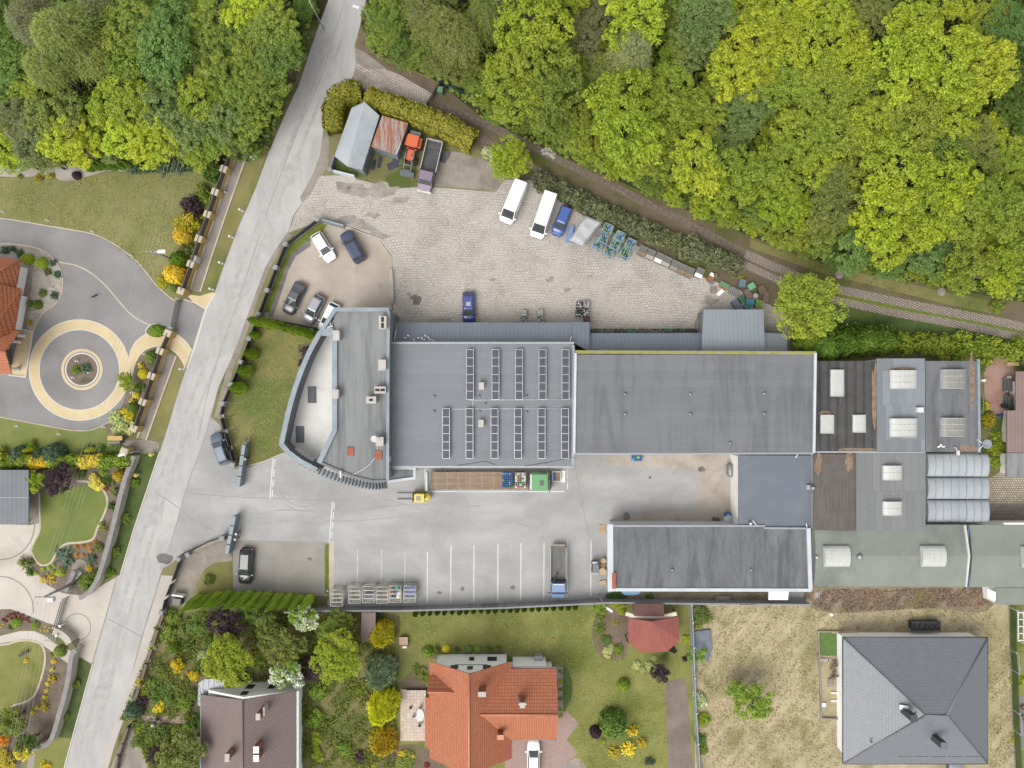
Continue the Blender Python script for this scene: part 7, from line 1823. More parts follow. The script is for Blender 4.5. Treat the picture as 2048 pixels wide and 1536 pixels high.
# --- articulated lorry alongside the hall
c=P(975,961,1.2)
t=Thing('articulated_lorry','green articulated lorry with a long empty wooden flatbed beside the solar hall','truck',c[0],c[1],0,None,0.0)
def lx(px,z):return P(px,0,z)[0]-c[0]
x0,x1=lx(862,1.25),lx(1058,1.25)
M_wood=bricks('lorry_floor_boards',A(164,140,118),A(150,127,106),A(128,108,90),1.5,.3,.015,.0,rough=.9,fine=.15)
t.part('flatbed',MB().box(x0,-1.2,1.12,x1,1.18,1.25),M_wood)
m=MB()
for k in range(7):m.box(x0+.6+k*1.57,-1.19,1.252,x0+.68+k*1.57,1.17,1.275)
for yy in(-.42,.42):m.box(x0+.1,yy-.03,1.252,x0+10.2,yy+.03,1.268)
t.part('floor_rails',m,mottled('pale_floor_rail',A(180,158,136),A(192,172,150),1,6,.1))
t.part('chassis',MB().box(x0+.3,-.5,.6,x1-.2,.5,1.1),M_black)
t.part('rear_board',MB().box(x0-.45,-1.25,.9,x0-.35,1.22,1.9),plain('pale_green_board',A(150,190,164),.6))
t.part('rear_frame',MB().box(x0-.62,-1.28,1.0,x0-.46,1.25,2.0),M_whitepaint)
m=MB()
for k in range(12):
    for yy in(-1.24,1.22):m.box(x0+.3+k*1.05,yy-.03,1.1,x0+.36+k*1.05,yy+.03,1.5)
t.part('stakes',m,mottled('stake_timber',A(120,104,90),A(140,124,108),1,6,.1))
t.part('headboard',MB().box(x1-.08,-1.22,1.26,x1+.02,1.2,2.3),M_black)
ca,cb=lx(1064,2.6),lx(1101,2.6)
m=MB();cab(m,ca,cb,1.2,.6,1.9,3.0,0,.35)
t.part('cab',m,P_green)
t.part('roof',MB().prism([(ca+.1,-1.02),(cb-.6,-1.06),(cb-.42,-.8),(cb-.42,.8),(cb-.6,1.06),(ca+.1,1.02)],3.002,3.12),P_green)
t.part('roof_hatch',MB().box(ca+1.0,-.4,3.122,ca+1.6,.3,3.15),M_frame)
t.part('wind_deflector',MB().prism([(ca-.25,-1.0),(ca-.02,-1.0),(ca-.02,1.0),(ca-.25,1.0)],1.0,2.7),M_whitepaint)
t.part('windscreen',MB().add([(cb+.012,-1.1,1.95),(cb+.012,1.1,1.95),(cb-.3,1.03,2.9),(cb-.3,-1.03,2.9)],[(0,1,2,3)]),M_glass)
t.part('bumper',MB().box(cb-.05,-1.2,.4,cb+.22,1.2,1.0),M_black)
for s in(-1,1):
    t.part('mirror',MB().obox(cb-.1,s*1.35,1.9,.12,.2,.5),M_black);t.part('headlight',MB().obox(cb+.2,s*.85,.75,.1,.4,.2),M_light)
    t.part('side_window',MB().box(cb-1.2,s*1.175-.01,2.0,cb-.45,s*1.175+.012,2.7),M_glass)
wheels(t,(x0+1.2,x0+2.5,x0+3.8,x1-1.2,cb-.9),1.2,.48,.32)
def crate_block(name,label,cat,x,y,z,sx,sy,sz,rz,base,cols,nx,ny,group=None,wire=None,cell='bottle_neck'):
    """Open crate stack whose top shows a grid of coloured bottle tops."""
    t=Thing(name,label,cat,x,y,z,group,rz)
    m=MB();w=.04
    m.box(-sx/2,-sy/2,0,sx/2,sy/2,sz*.86)
    for s in(-1,1):m.box(-sx/2,s*(sy/2-w/2)-w/2,sz*.861,sx/2,s*(sy/2-w/2)+w/2,sz);m.box(s*(sx/2-w/2)-w/2,-sy/2+w+.002,sz*.861,s*(sx/2-w/2)+w/2,sy/2-w-.002,sz)
    t.part('crate',m,base)
    for i in range(nx):
        for j in range(ny):
            cx=-sx/2+sx*(i+.5)/nx;cy=-sy/2+sy*(j+.5)/ny;q=min(sx/nx,sy/ny)
            mt=cols[RNG.randrange(len(cols))]
            if mt is None:continue
            t.part(cell,MB().lathe([(q*.42,sz*.862),(q*.47,sz*.97),(q*.36,sz+.05)],cx,cy,8),mt)
    return t
M_cblue=plain('blue_crate_plastic',A(52,84,170),.5);M_clblue=plain('light_blue_crate_plastic',A(120,164,214),.5);M_clime=plain('lime_crate_plastic',A(176,220,90),.5)
M_cgreen=plain('green_crate_plastic',A(50,110,70),.5);M_cteal=plain('teal_crate_plastic',A(60,140,150),.5);M_cwhite=plain('white_caps',A(226,226,220),.5);M_cred=plain('red_caps',A(190,60,60),.5)
M_cdark=plain('dark_crate_plastic',A(58,62,66),.6);M_corange=plain('orange_plastic',A(216,120,60),.5);M_cgrey=plain('grey_plastic',A(116,116,112),.6)
x,y=P(1015,960,2.1);crate_block('crate_stack','stack of blue crates on the lorry bed','crate stack',x,y,1.25,1.45,2.0,1.0,0,M_cblue,[M_clblue,M_cblue,M_cgreen,M_cgreen],5,7)
x,y=P(1041,961,2.1);crate_block('crate_stack','stack of green and white crates on the lorry bed next to the cab','crate stack',x,y,1.25,1.45,2.0,1.0,0,M_cwhite,[M_cgreen,M_cgreen,M_cgreen,M_cwhite,M_cwhite,M_cred],5,7)
# --- forklift
c=P(841,994,1.0)
t=Thing('forklift','yellow forklift truck with long forks on the yard beside the lorry','forklift',c[0],c[1],0,None,math.pi)
t.part('body',MB().box(-.9,-.5,.25,.7,.5,1.0),P_yellow)
t.part('counterweight',MB().lathe([(.0,.3),(.55,.3),(.55,1.0),(.3,1.15),(.02,1.16)],-.85,0,20),P_yellow)
t.part('seat',MB().box(-.45,-.28,1.0,.0,.28,1.15).box(-.55,-.28,1.15,-.42,.28,1.6),M_black)
for sx in(-.55,.65):
    for s in(-1,1):t.part('roof_post',MB().tube((sx,s*.48,1.0),(sx*.9,s*.45,2.05),.04),M_black)
t.part('roof',MB().box(-.62,-.55,2.051,.72,.55,2.12),P_yellow)
t.part('roof_window',MB().box(-.2,-.3,2.122,.45,.3,2.135),plain('grey_roof_glass',A(150,150,130),.3))
t.part('mast',MB().box(.85,-.45,.15,.97,-.33,2.2).box(.85,.33,.15,.97,.45,2.2).box(.86,-.328,1.2,.94,.328,1.3).box(.86,-.328,2.05,.94,.328,2.15),M_black)
t.part('carriage',MB().box(.98,-.6,.3,1.1,.6,1.0),M_black)
for s in(-1,1):t.part('fork',MB().box(1.11,s*.42-.07,.12,3.3,s*.42+.07,.18),M_frame)
wheels(t,(-.55,.6),.55,.28,.2)
# small grey yard truck and wooden reels
x,y=P(1190,1135,.9)
t=Thing('pallet_truck','small grey caged yard truck standing beside round wooden reels','yard truck',x,y,0,None,math.pi/2)
t.part('body',MB().box(-.75,-.42,.2,.75,.42,.75),M_black)
t.part('roof',MB().box(-.6,-.4,1.7,.6,.4,1.76),P_trgrey)
t.part('hood',MB().box(-.85,-.36,.76,-.5,.36,1.1).box(.5,-.36,.76,.8,.36,1.1),M_offwhite)
for sx in(-.5,.5):
    for s in(-1,1):t.part('roof_post',MB().tube((sx,s*.36,.75),(sx,s*.36,1.7),.03),M_black)
wheels(t,(-.5,.5),.44,.2,.14)
M_pale=mottled('pale_timber',A(206,178,136),A(222,196,154),1.5,6,.15);M_tan=mottled('weathered_timber',A(150,126,100),A(170,146,118),1.5,6,.15)
for i,(a,b,r)in enumerate(((1207,1122,.36),(1205,1143,.5),(1206,1131,.34))):
    x,y=P(a,b,.6);t=Thing('wooden_reel',['small pale wooden reel, uppermost beside the yard truck','larger pale wooden reel below the small ones beside the yard truck','dark wooden reel between the two pale ones'][i],'reel',x,y)
    mm=M_tan if i==2 else M_pale
    t.part('drum',MB().lathe([(r*.5,.1),(r*.5,.6)],x,y,14),M_tan);t.part('flange',MB().lathe([(r,.6),(r,.68)],x,y,18),mm);t.part('flange',MB().lathe([(r,0),(r,.098)],x,y,18),mm)
x,y=P(1206,1165,.2);single('timber_offcut',MB().obox(x,y,0,.8,.55,.25,.2),M_pale,'pale timber board lying below the wooden reels','board',x,y)
def pallet(px,py,w,d,rz,mat,label,z=0.0,n=5):
    x,y=P(px,py,z+.14);t=Thing('pallet',label,'pallet',x,y,z,None,rz)
    m=MB()
    for i in range(n):yy=-d/2+d*(i+.5)/n;m.box(-w/2,yy-d/n*.38,.11,w/2,yy+d/n*.38,.14)
    t.part('deck_boards',m,mat)
    m=MB()
    for xx in(-w/2+.06,0,w/2-.06):m.box(xx-.05,-d/2,0,xx+.05,d/2,.108)
    t.part('bearers',m,mat);return t
pallet(1204,1058,.85,1.25,0,M_pale,'fresh pale wooden pallet leaning place beside the white-edged building corner',0,7).o['label']='fresh pale wooden pallet at the upper left corner of the white-edged building'

# ================================================================ STORED GOODS
def cage(px,py,w,d,h,rz,mat,label,group,z=0.0,lid=True,top=None):
    zc=z+h
    x,y=P(px,py,zc);t=Thing('wire_cage',label,'cage',x,y,z,group,rz)
    m=MB();r=.055
    cs=[(-w/2,-d/2),(w/2,-d/2),(w/2,d/2),(-w/2,d/2)]
    for i in range(4):
        a,b=cs[i],cs[(i+1)%4]
        m.tube((*a,.02),(*a,h),r,n=5)
        for zz in(.1,h*.5,h):m.tube((*a,zz),(*b,zz),r,n=5)
    t.part('frame',m,mat)
    m=MB()
    for i in range(4):
        a,b=cs[i],cs[(i+1)%4];L_=math.hypot(a[0]-b[0],a[1]-b[1]);k=max(3,int(L_/.28))
        for j in range(1,k):
            s=j/k;q=(a[0]+(b[0]-a[0])*s,a[1]+(b[1]-a[1])*s);m.tube((*q,.1),(*q,h),.014,n=4)
    t.part('wire_sides',m,mat)
    t.part('base',MB().box(-w/2,-d/2,.02,w/2,d/2,.08),M_gravel_dark)
    if lid:
        m=MB()
        for j in range(1,4):m.box(-w/2,-d/2+d*j/4-.05,h-.02,w/2,-d/2+d*j/4+.05,h+.02)
        for j in range(1,8):m.tube((-w/2+w*j/8,-d/2,h-.02),(-w/2+w*j/8,d/2,h-.02),.013,n=4)
        t.part('lid',m,mat)
    return t
M_galv=plain('galvanised_wire',A(204,202,192),.5);M_galv2=plain('teal_grey_wire',A(170,190,190),.5)
# bottle-crate cages by the dark hedge
cg='wire cages of bottle crates by the dark hedge'
U=(19.4,9.2);V=(-9.2,18.8)
lab=['at the top of the first column','second of the first column','lowest of the first column','at the top of the middle column','second of the middle column','lowest of the middle column','upper one of the last column','lower one of the last column']
rzc=math.atan2(-U[1],U[0])
for i,(a,b,hh)in enumerate(((1216,457,1.9),(1207,476,1.9),(1196,486,1.5),(1240,472,1.9),(1231,490,1.8),(1219,502,1.4),(1262,487,1.9),(1251,505,1.7))):
    t=cage(a,b,1.22,1.2,hh,rzc,M_galv2,'teal wire crate cage, %s beside the tarpaulin stack'%lab[i],cg,lid=False)
    x,y=t.o.location.x,t.o.location.y
    for li in range(2):
        for ix in range(2):
            for iy in range(3):
                if li==0 and hh<1.3:continue
                zz=.1+li*(hh-.2)*.5;sz=(hh-.2)*.48
                lx_,ly_=-.3+.6*ix,-.4+.4*iy
                if li==0:continue
                gx=x+math.cos(rzc)*lx_-math.sin(rzc)*ly_;gy=y+math.sin(rzc)*lx_+math.cos(rzc)*ly_
                col=RNG.choice(('blue','light blue','light blue','green','teal'))
                cm={'blue':M_cblue,'green':M_cgreen,'light blue':M_clblue,'teal':M_cteal}[col]
                crate_block('bottle_crate','%s bottle crate in the teal wire cage %s'%(col,lab[i]),'crate',gx,gy,.1,.52,.33,hh-.25,rzc,cm,[M_clime,M_clime,M_clime,M_cgreen,M_cblue,M_clblue,M_cwhite],2,2,'bottle crates in the teal wire cages')
# tarpaulin-covered stack
t=Thing('covered_stack','tall stack under a wrinkled pale grey tarpaulin next to the small blue van','stack',*P(1170,462))
q=[(1172,431),(1205,443),(1167,490),(1140,477)]
Q=[P(a,b,1.9)for a,b in q]
t.part('stack',MB().prism(inset(Q,.15),0,1.75),mottled('stacked_boards',A(110,114,118),A(130,134,138),1,6,.2))
nx_,ny_=12,16;v=[];rs=np.random.RandomState(77)
for j in range(ny_+1):
    for i in range(nx_+1):
        s,u=i/nx_,j/ny_
        ax=[Q[0][k]+(Q[1][k]-Q[0][k])*s for k in(0,1)];bx=[Q[3][k]+(Q[2][k]-Q[3][k])*s for k in(0,1)]
        edge=min(s,1-s,u,1-u);
        zz=1.9+.05*math.sin(9*s+5*u)+.05*math.sin(3*s-14*u)+.03*rs.rand()-(.55 if edge==0 else 0)
        o_=.06 if edge==0 else 0
        px_=ax[0]+(bx[0]-ax[0])*u;py_=ax[1]+(bx[1]-ax[1])*u
        cx_,cy_=centre(Q);v.append((px_+(px_-cx_)*o_,py_+(py_-cy_)*o_,zz))
t.part('tarpaulin',MB().add(v,[(j*(nx_+1)+i,(j+1)*(nx_+1)+i,(j+1)*(nx_+1)+i+1,j*(nx_+1)+i+1)for j in range(ny_)for i in range(nx_)],0,True),mottled('grey_tarpaulin',A(186,186,188),A(202,202,204),1.2,5,.08,rough=.6))
x,y=P(1139,472,.3);single('plastic_sheet',MB().prism([(x-.6,y-.8),(x+.2,y-.9),(x+.5,y+.5),(x+.6,y+1.6),(x-.1,y+1.2)],.03,[.1,.25,.5,.4,.2]),plain('blue_film',A(120,150,200),.4),'crumpled pale blue plastic sheet at the foot of the tarpaulin stack','plastic sheet',x,y)
# row of open boxes beside the hedge
M_brownb=mottled('brown_boards',A(122,104,94),A(142,122,110),1,6,.15)
for i,(a,b,cm,l)in enumerate(((1284,505,M_tan,'brownish lidded box, first in the row below the dark hedge'),(1300,512,M_gravel,'cream lidded box, second in the row below the dark hedge'),(1317,519,M_offwhite,'white lidded box, third in the row below the dark hedge'),(1332,526,M_gravel,'grey lidded box, fourth in the row below the dark hedge'),(1348,534,M_gravel_dark,'grey lidded box, fifth in the row below the dark hedge'),(1363,541,M_tan,'tan lidded box, sixth in the row below the dark hedge'),(1378,548,M_tan,'ochre lidded box, seventh in the row below the dark hedge'),(1398,549,M_offwhite,'white lidded box on its own at the end of the hedge row'))):
    x,y=P(a,b,.8);t=Thing('storage_box',l,'box',x,y,0,'boxes in a row below the dark hedge',math.radians(-24))
    t.part('box',MB().box(-.5,-.4,0,.5,.9,.7),M_cgrey);t.part('lid',MB().box(-.53,-.43,.702,.53,.1,.8),cm)
    t.part('rim',MB().box(-.53,.101,.702,-.47,.93,.78).box(.47,.101,.702,.53,.93,.78).box(-.468,.87,.702,.468,.93,.78),M_gravel_dark)
# scrap corner
def junk(name,px,py,w,d,h,deg,mat,label,cat,z=0.0,kind='box'):
    x,y=P(px,py,z+h);rz=math.radians(deg)
    if kind=='box':
        t=Thing(name,label,cat,x,y,z,None,rz)
        t.part('body',MB().obox(0,0,0,w*.94,d*.94,h-.08,0,0,1.0),mat)
        t.part('lid',MB().obox(0,0,h-.078,w,d,.078,0,0,.96),mat);return t
    if kind=='board':return single(name,MB().obox(x,y,z,w,d,h,rz),mat,label,cat,x,y,z)
    if kind=='sack':return single(name,MB().lathe([(w*.4,z),(w*.5,z+h*.3),(w*.46,z+h*.7),(w*.2,z+h)],x,y,12),mat,label,cat,x,y,z)
    if kind=='grid':
        t=Thing(name,label,cat,x,y,z,None,rz);m=MB()
        for i in range(6):xx=-w/2+w*i/5;m.box(xx-.03,-d/2,h-.06,xx+.03,d/2,h)
        for i in range(5):yy=-d/2+d*i/4;m.box(-w/2,yy-.025,h-.13,w/2,yy+.025,h-.062)
        t.part('grid',m,mat);t.part('base',MB().box(-w/2,-d/2,0,w/2,d/2,h-.135),M_cdark);return t
M_jgreen=plain('faded_green_plastic',A(110,150,112),.6);M_jblue=plain('slate_blue_plastic',A(112,128,142),.6);M_mint=plain('mint_green_plastic',A(118,184,140),.6)
junk('pallet_board',1449,570,1.4,.7,.35,-28,M_jgreen,'faded green slatted board in the scrap corner','board',kind='board')
junk('wire_grid',1470,583,1.5,.9,.5,-25,M_galv,'white-grey wire grid frame lying in the scrap corner','grid',kind='grid')
junk('bin',1485,566,.9,1.1,.9,-15,M_jblue,'slate blue bin with a white sheet in the scrap corner','bin')
junk('bin',1504,572,.9,.9,.9,30,M_mint,'mint green bin in the scrap corner','bin')
junk('board',1496,587,.9,1.3,.55,22,M_brownb,'brown board leaning between the green bins in the scrap corner','board',kind='board')
junk('bin',1484,598,.85,.85,.8,30,M_cgreen,'dark green box in the middle of the scrap corner','bin')
junk('bin',1473,608,.9,1.2,.8,32,M_jblue,'grey-blue box nearest the paved yard in the scrap corner','bin')
junk('bin',1501,604,1.2,.9,.7,0,M_cteal,'teal box left of the green lattice crate in the scrap corner','bin')
junk('lattice_crate',1519,608,.95,1.0,.8,-8,M_clime,'bright green lattice crate in the scrap corner','crate',kind='grid')
junk('sack',1513,591,.9,.9,.6,0,M_gravel,'pale grey sack in the scrap corner','sack',kind='sack')
junk('pallet_stack',1524,579,.9,1.0,.7,20,M_tan,'tan pallet in the upper right of the scrap corner','pallet',kind='grid')
junk('board',1532,594,.8,1.4,.3,-10,M_brownb,'dark brown boards at the right end of the scrap corner','board',kind='board')
junk('bag',1441,585,.5,1.0,.3,-50,M_white,'white bag at the left edge of the scrap corner','bag',kind='board')
junk('bag',1425,549,.6,.4,.4,-30,M_white,'crumpled white bag under the end of the dark hedge','bag',kind='board')
junk('crate',1427,579,.9,.9,.12,0,M_tan,'flat grey-brown slatted crate left of the white bag','crate',kind='grid')
junk('scrap_sheet',1420,557,1.0,.7,.2,40,M_rust,'rust-brown scrap sheet below the end of the dark hedge','sheet',kind='board')
junk('scrap_sheet',1432,552,.5,.7,.5,20,M_brownb,'dark brown scrap piece beside the crumpled white bag','scrap',kind='board')
junk('plank',1447,577,1.3,.15,.2,-20,M_corange,'orange strap lying across the scrap corner','strap',kind='board')
junk('bin',1494,614,.7,.6,.6,10,M_cteal,'small teal box under the annex eaves in the scrap corner','bin')
junk('bin',1424,566,.5,.4,.3,15,M_jblue,'small blue-grey box on the paved edge of the scrap corner','bin')
# bottle crates standing by the lean-to
for i,(a,b,bm,cols,l)in enumerate(((1048,626,M_cdark,[M_cwhite],'crate of white-topped bottles, left one standing before the lean-to'),(1048,642,M_cdark,[M_cwhite,M_cwhite,None],'crate of white-topped bottles half under the lean-to, left'),(1081,625,M_cgreen,[M_cwhite],'green crate of white-topped bottles, right one standing before the lean-to'),(1081,641,M_cgreen,[M_cwhite,None],'green crate of white-topped bottles half under the lean-to, right'),(1159,610,M_cdark,[M_cdark,M_cdark,M_cwhite,M_cgrey],'dark bottle crate, upper left of the block of four'),(1173,609,M_cdark,[M_cwhite,M_cwhite,M_cwhite,M_corange],'white-filled bottle crate, upper right of the block of four'),(1158,626,M_cdark,[M_cdark,M_cdark,M_cwhite,M_cgrey],'dark bottle crate, lower left of the block of four'),(1173,625,M_cdark,[M_cwhite,M_cwhite,None],'white-filled bottle crate, lower right of the block of four'),(1174,639,M_cdark,[M_cred,M_brick,None],'red-brown topped crate beneath the block of four'))):
    x,y=P(a,b,.8);crate_block('bottle_crate',l,'crate',x,y,0,.75 if i<4 else.85,.9,.7,0,bm,cols,4,5,'bottle crates before the lean-to')
for i in range(9):
    a=1193+i*23.5;x,y=P(a,660,.7);l='shallow %s crate, %s from the left along the long lean-to'%(['brown','grey','brown','green','brown','grey','green','green','brown'][i],ORD[i])
    crate_block('open_crate',l,'crate',x,y-.3,0,1.3,1.0,.6,0,[M_tan,M_gravel_dark,M_brownb,M_jgreen,M_tan,M_gravel_dark,M_jgreen,M_cgreen,M_brownb][i],[M_cgreen,M_cdark,M_cdark,M_brownb,M_cteal,None],5,3,'crates along the long lean-to')
junk('panel',1399,650,.8,1.4,.9,-8,M_gravel_dark,'grey board leaning on the corner of the annex','board',kind='board')
# parking-bay cages
cn=['empty mesh cage, lowest and leftmost by the concrete wall','empty pale mesh cage, second from the left','mesh cage with a little purple load, third from the left','empty mesh cage, fourth from the left','mesh cage full of green and white bags, fifth from the left','mesh cage with blue sheeting, rightmost of the row']
for i,(a,b)in enumerate(((673,1196),(709,1190),(737,1189),(764,1190),(790,1188),(819,1188))):
    t=cage(a,b,1.55,2.2,1.9,0,M_galv,cn[i],'mesh cages in the parking bays')
    x,y=t.o.location.x,t.o.location.y
    if i==2:single('folded_sheet',MB().box(x-.6,y-.8,.1,x+.6,y-.2,.8),plain('violet_sheet',A(110,104,160),.6),'violet folded sheet inside the third mesh cage','sheet',x,y,.1)
    if i==4:
        for k,(dx,dy,mm,l)in enumerate(((-.3,.6,M_cgreen,'dark green'),(.1,.7,M_mint,'mint green'),(.4,.5,M_cteal,'teal'),(-.5,.0,M_corange,'orange'),(.0,.1,M_cblue,'blue'),(.45,-.1,M_white,'white'),(.3,-.55,M_white,'lower white'),(-.3,-.6,M_cdark,'black'))):
            single('filled_bag',MB().lathe([(.3,.1),(.36,.5),(.3,1.1),(.1,1.35)],x+dx,y+dy,10),mm,'%s filled bag inside the fifth mesh cage'%l,'bag',x+dx,y+dy,.1)
    if i==5:single('folded_sheet',MB().box(x-.6,y-.5,.1,x+.6,y+.8,1.3),plain('blue_sheeting',A(96,112,170),.6),'blue sheeting bundle inside the rightmost mesh cage','sheet',x,y,.1)
# yard odds and ends
x,y=P(1274,915,.9);crate_block('bottle_crate','light blue crate of green and blue bottles against the long grey hall','crate',x,y,0,1.4,1.0,.85,0,M_clblue,[M_cgreen,M_cgreen,M_cblue,M_cblue,M_clime,M_clblue],4,3)
x,y=P(1113,953,.7);t=Thing('pallet_box','white-rimmed pallet box with a blue item in front of the lorry cab','box',x,y,0,None,0)
t.part('box',MB().box(-.55,-.65,0,.55,.65,.6),M_tan);t.part('rim',MB().box(-.6,-.7,.602,-.5,.7,.72).box(.5,-.7,.602,.6,.7,.72).box(-.498,-.7,.602,.498,-.6,.72).box(-.498,.6,.602,.498,.7,.72),M_cwhite)
x2,y2=P(1110,953,.75);single('blue_item',MB().obox(x2-.1,y2,.6,.35,.9,.15,.1),M_cblue,'blue folded item lying in the white-rimmed pallet box','folded item',x2,y2,.6)
x2,y2=P(1127,953,.3);single('pale_board',MB().box(x2-.3,y2-.8,0,x2+.25,y2+.8,.16),M_offwhite,'pale board upright beside the pallet box before the lorry','board',x2,y2)
x,y=P(1463,941,1.2);t=Thing('steel_tank','grey horizontal steel tank at the wall of the ribbed store','tank',x,y)
m=MB();vs=[]
for k,(yy,r)in enumerate(((-.95,.1),(-.85,.35),(-.6,.5),(.6,.5),(.85,.35),(.95,.1))):
    for a in range(14):vs.append((x+r*math.cos(a*2*math.pi/14),y+yy,.75+r*math.sin(a*2*math.pi/14)))
m.add(vs,[(k*14+a,(k+1)*14+a,(k+1)*14+(a+1)%14,k*14+(a+1)%14)for k in range(5)for a in range(14)],0,True)
t.part('shell',m,plain('tank_grey',A(140,146,146),.4,.3));t.part('leg',MB().box(x-.35,y-.6,0,x+.35,y-.5,.4),M_black);t.part('leg',MB().box(x-.35,y+.5,0,x+.35,y+.6,.4),M_black)
x,y=P(1459,1042,1.0);t=Thing('water_tank','white round tank at the inner corner of the loading yard','tank',x,y)
t.part('tank',MB().lathe([(.7,0),(.75,.2),(.75,1.0),(.7,1.1),(.1,1.15)],x,y,20),plain('tank_white',A(206,216,222),.4))
x,y=P(1457,1031,.8);t=Thing('barrel','blue barrel behind the white round tank','barrel',x,y);t.part('drum',MB().lathe([(.4,0),(.45,.3),(.45,.6),(.38,.8)],x,y,16),plain('barrel_blue',A(60,110,170),.4));t.part('lid',MB().lathe([(.3,.802),(.3,.84)],x,y,14),M_clblue)
for i,(a,b)in enumerate(((1428,1038),(1436,1039))):
    x,y=P(a,b,.4);single('flower_pot',MB().lathe([(.18,0),(.26,.4),(.22,.4),(.16,.2)],x,y,12),M_brick,['brown pot left of the white round tank, farther','brown pot left of the white round tank, nearer'][i],'pot',x,y)
x,y=P(1262,1186,.5);single('paddling_pool',MB().prism(smooth_line([(x-1.3,y+.25),(x-.6,y+.3),(x+.9,y+.3),(x+1.3,y+.2),(x+.9,y-.25),(x-.8,y-.3)],3,True),0,.45),plain('pool_blue',A(150,196,232),.4),'light blue plastic pool against the white-edged building','pool',x,y)

# ================================================================ FENCES, WALLS, GATES, LAMPS
M_post=mottled('grey_pillar',A(150,152,152),A(168,170,170),1,6,.1);M_fpanel=plain('anthracite_fence',A(70,74,80),.6,0,.3,.1)
M_ochre=mottled('ochre_clinker',A(206,170,104),A(220,186,122),1.2,7,.15);M_stone=mottled('grey_stone_coping',A(150,146,142),A(168,164,160),1.2,7,.18,rough=.95);M_stoneface=mottled('cream_stone_wall',A(196,190,176),A(212,206,192),.9,7,.15,c3=A(170,160,146),scale3=.8,t3=(.55,.7),rough=.95)
M_conc=bricks('concrete_wall_panels',A(158,158,160),A(150,150,152),A(126,126,128),2.0,10,.04,0,rough=.9,fine=.08)
def fence(name,label,px,hgt,mp,mw,pillars=None,ph=None,plinth=.35,th=.1,pw=.5):
    pts=[P(*p)for p in px]
    t=Thing(name,label,'fence',*pts[len(pts)//2])
    if plinth:t.part('plinth',MB().wall(pts,th+.14,0,plinth),M_gravel_dark)
    for a,b in zip(pts,pts[1:]):
        d=Vector(b)-Vector(a);n=d.normalized()*(pw*.5+.02)
        t.part('fence_panel',MB().wall([tuple(Vector(a)+n),tuple(Vector(b)-n)],th,plinth+.004,hgt),mw)
    for i,p in enumerate(pts if pillars is None else[P(*q)for q in pillars]):
        j=min(i,len(pts)-2);d=Vector(pts[j+1])-Vector(pts[j]);rz=math.atan2(d.y,d.x)
        q=t.part('pillar',MB().obox(p[0],p[1],0,pw,pw,(ph or hgt+.15)-.08,rz),mp);t.part('pillar_cap',MB().obox(p[0],p[1],(ph or hgt+.15)-.078,pw+.14,pw+.14,.09,rz,0,.8),mp,q)
    return t
fence('street_fence','dark panel fence with grey pillars around the staff car park and office lawn',[(640,443),(577,492),(558,538),(541,583),(524,630),(506,678),(489,724),(470,768),(453,806)],1.5,M_post,M_fpanel)
fence('street_fence','dark panel fence bending beside the steel blue car to the gate',[(453,808),(448,832),(456,862),(466,895),(474,925)],1.5,M_post,M_fpanel,pillars=[(474,927)])
fence('street_fence','dark panel fence at the lower corner beside the bin store',[(384,1104),(368,1114),(352,1160),(340,1190),(334,1216)],1.5,M_post,M_fpanel,pillars=[(385,1104),(367,1113),(333,1218)])
single('boundary_wall',MB().wall([P(455,1073),P(420,1086),P(386,1104)],.35,0,.9),M_gravel_dark,'low curved grey wall leading from the street to the lower gate','wall',*P(420,1086))
x,y=P(453,1072);t=Thing('gate_pillar','square grey gate pillar at the lower sliding gate','pillar',x,y);t.part('shaft',MB().box(x-.3,y-.3,0,x+.3,y+.3,1.6),M_post);t.part('cap',MB().obox(x,y,1.602,.75,.75,.1,0,0,.8),M_post)
t=Thing('boundary_wall','low pale panel wall with a dark base at the top of the staff car park','wall',*P(665,448));t.part('panel',MB().wall([P(643,441),P(690,454)],.25,0,1.0),M_coping);t.part('base',MB().wall([P(643,443.5),P(690,456.5)],.2,0,.2),M_greywall)
t=Thing('boundary_wall','white panel wall with a grey return in front of the silver shed','wall',*P(680,347));t.part('panel',MB().wall([P(664,344),P(712,356)],.22,0,1.1),M_whitecoping);t.part('panel',MB().wall([P(672,318),P(664,341)],.3,0,1.3),M_greywall);x,y=P(664,344);t.part('pillar',MB().obox(x,y,0,.55,.55,1.4,.3),M_post)
# felt-edged low step by the white car
for pts,l in(([(536,640),(560,645),(600,652),(640,660)],'low dark timber edging below the staff car park'),):
    single('edging',MB().wall([P(*p)for p in pts],.5,0,.18),M_fpanel,l,'edging',*P(*pts[1]))
single('concrete_bench',MB().wall([P(782,538),P(784,575),P(785,608)],.5,0,.45),M_gravel,'row of pale concrete blocks along the right kerb of the staff car park','concrete blocks',*P(784,575))
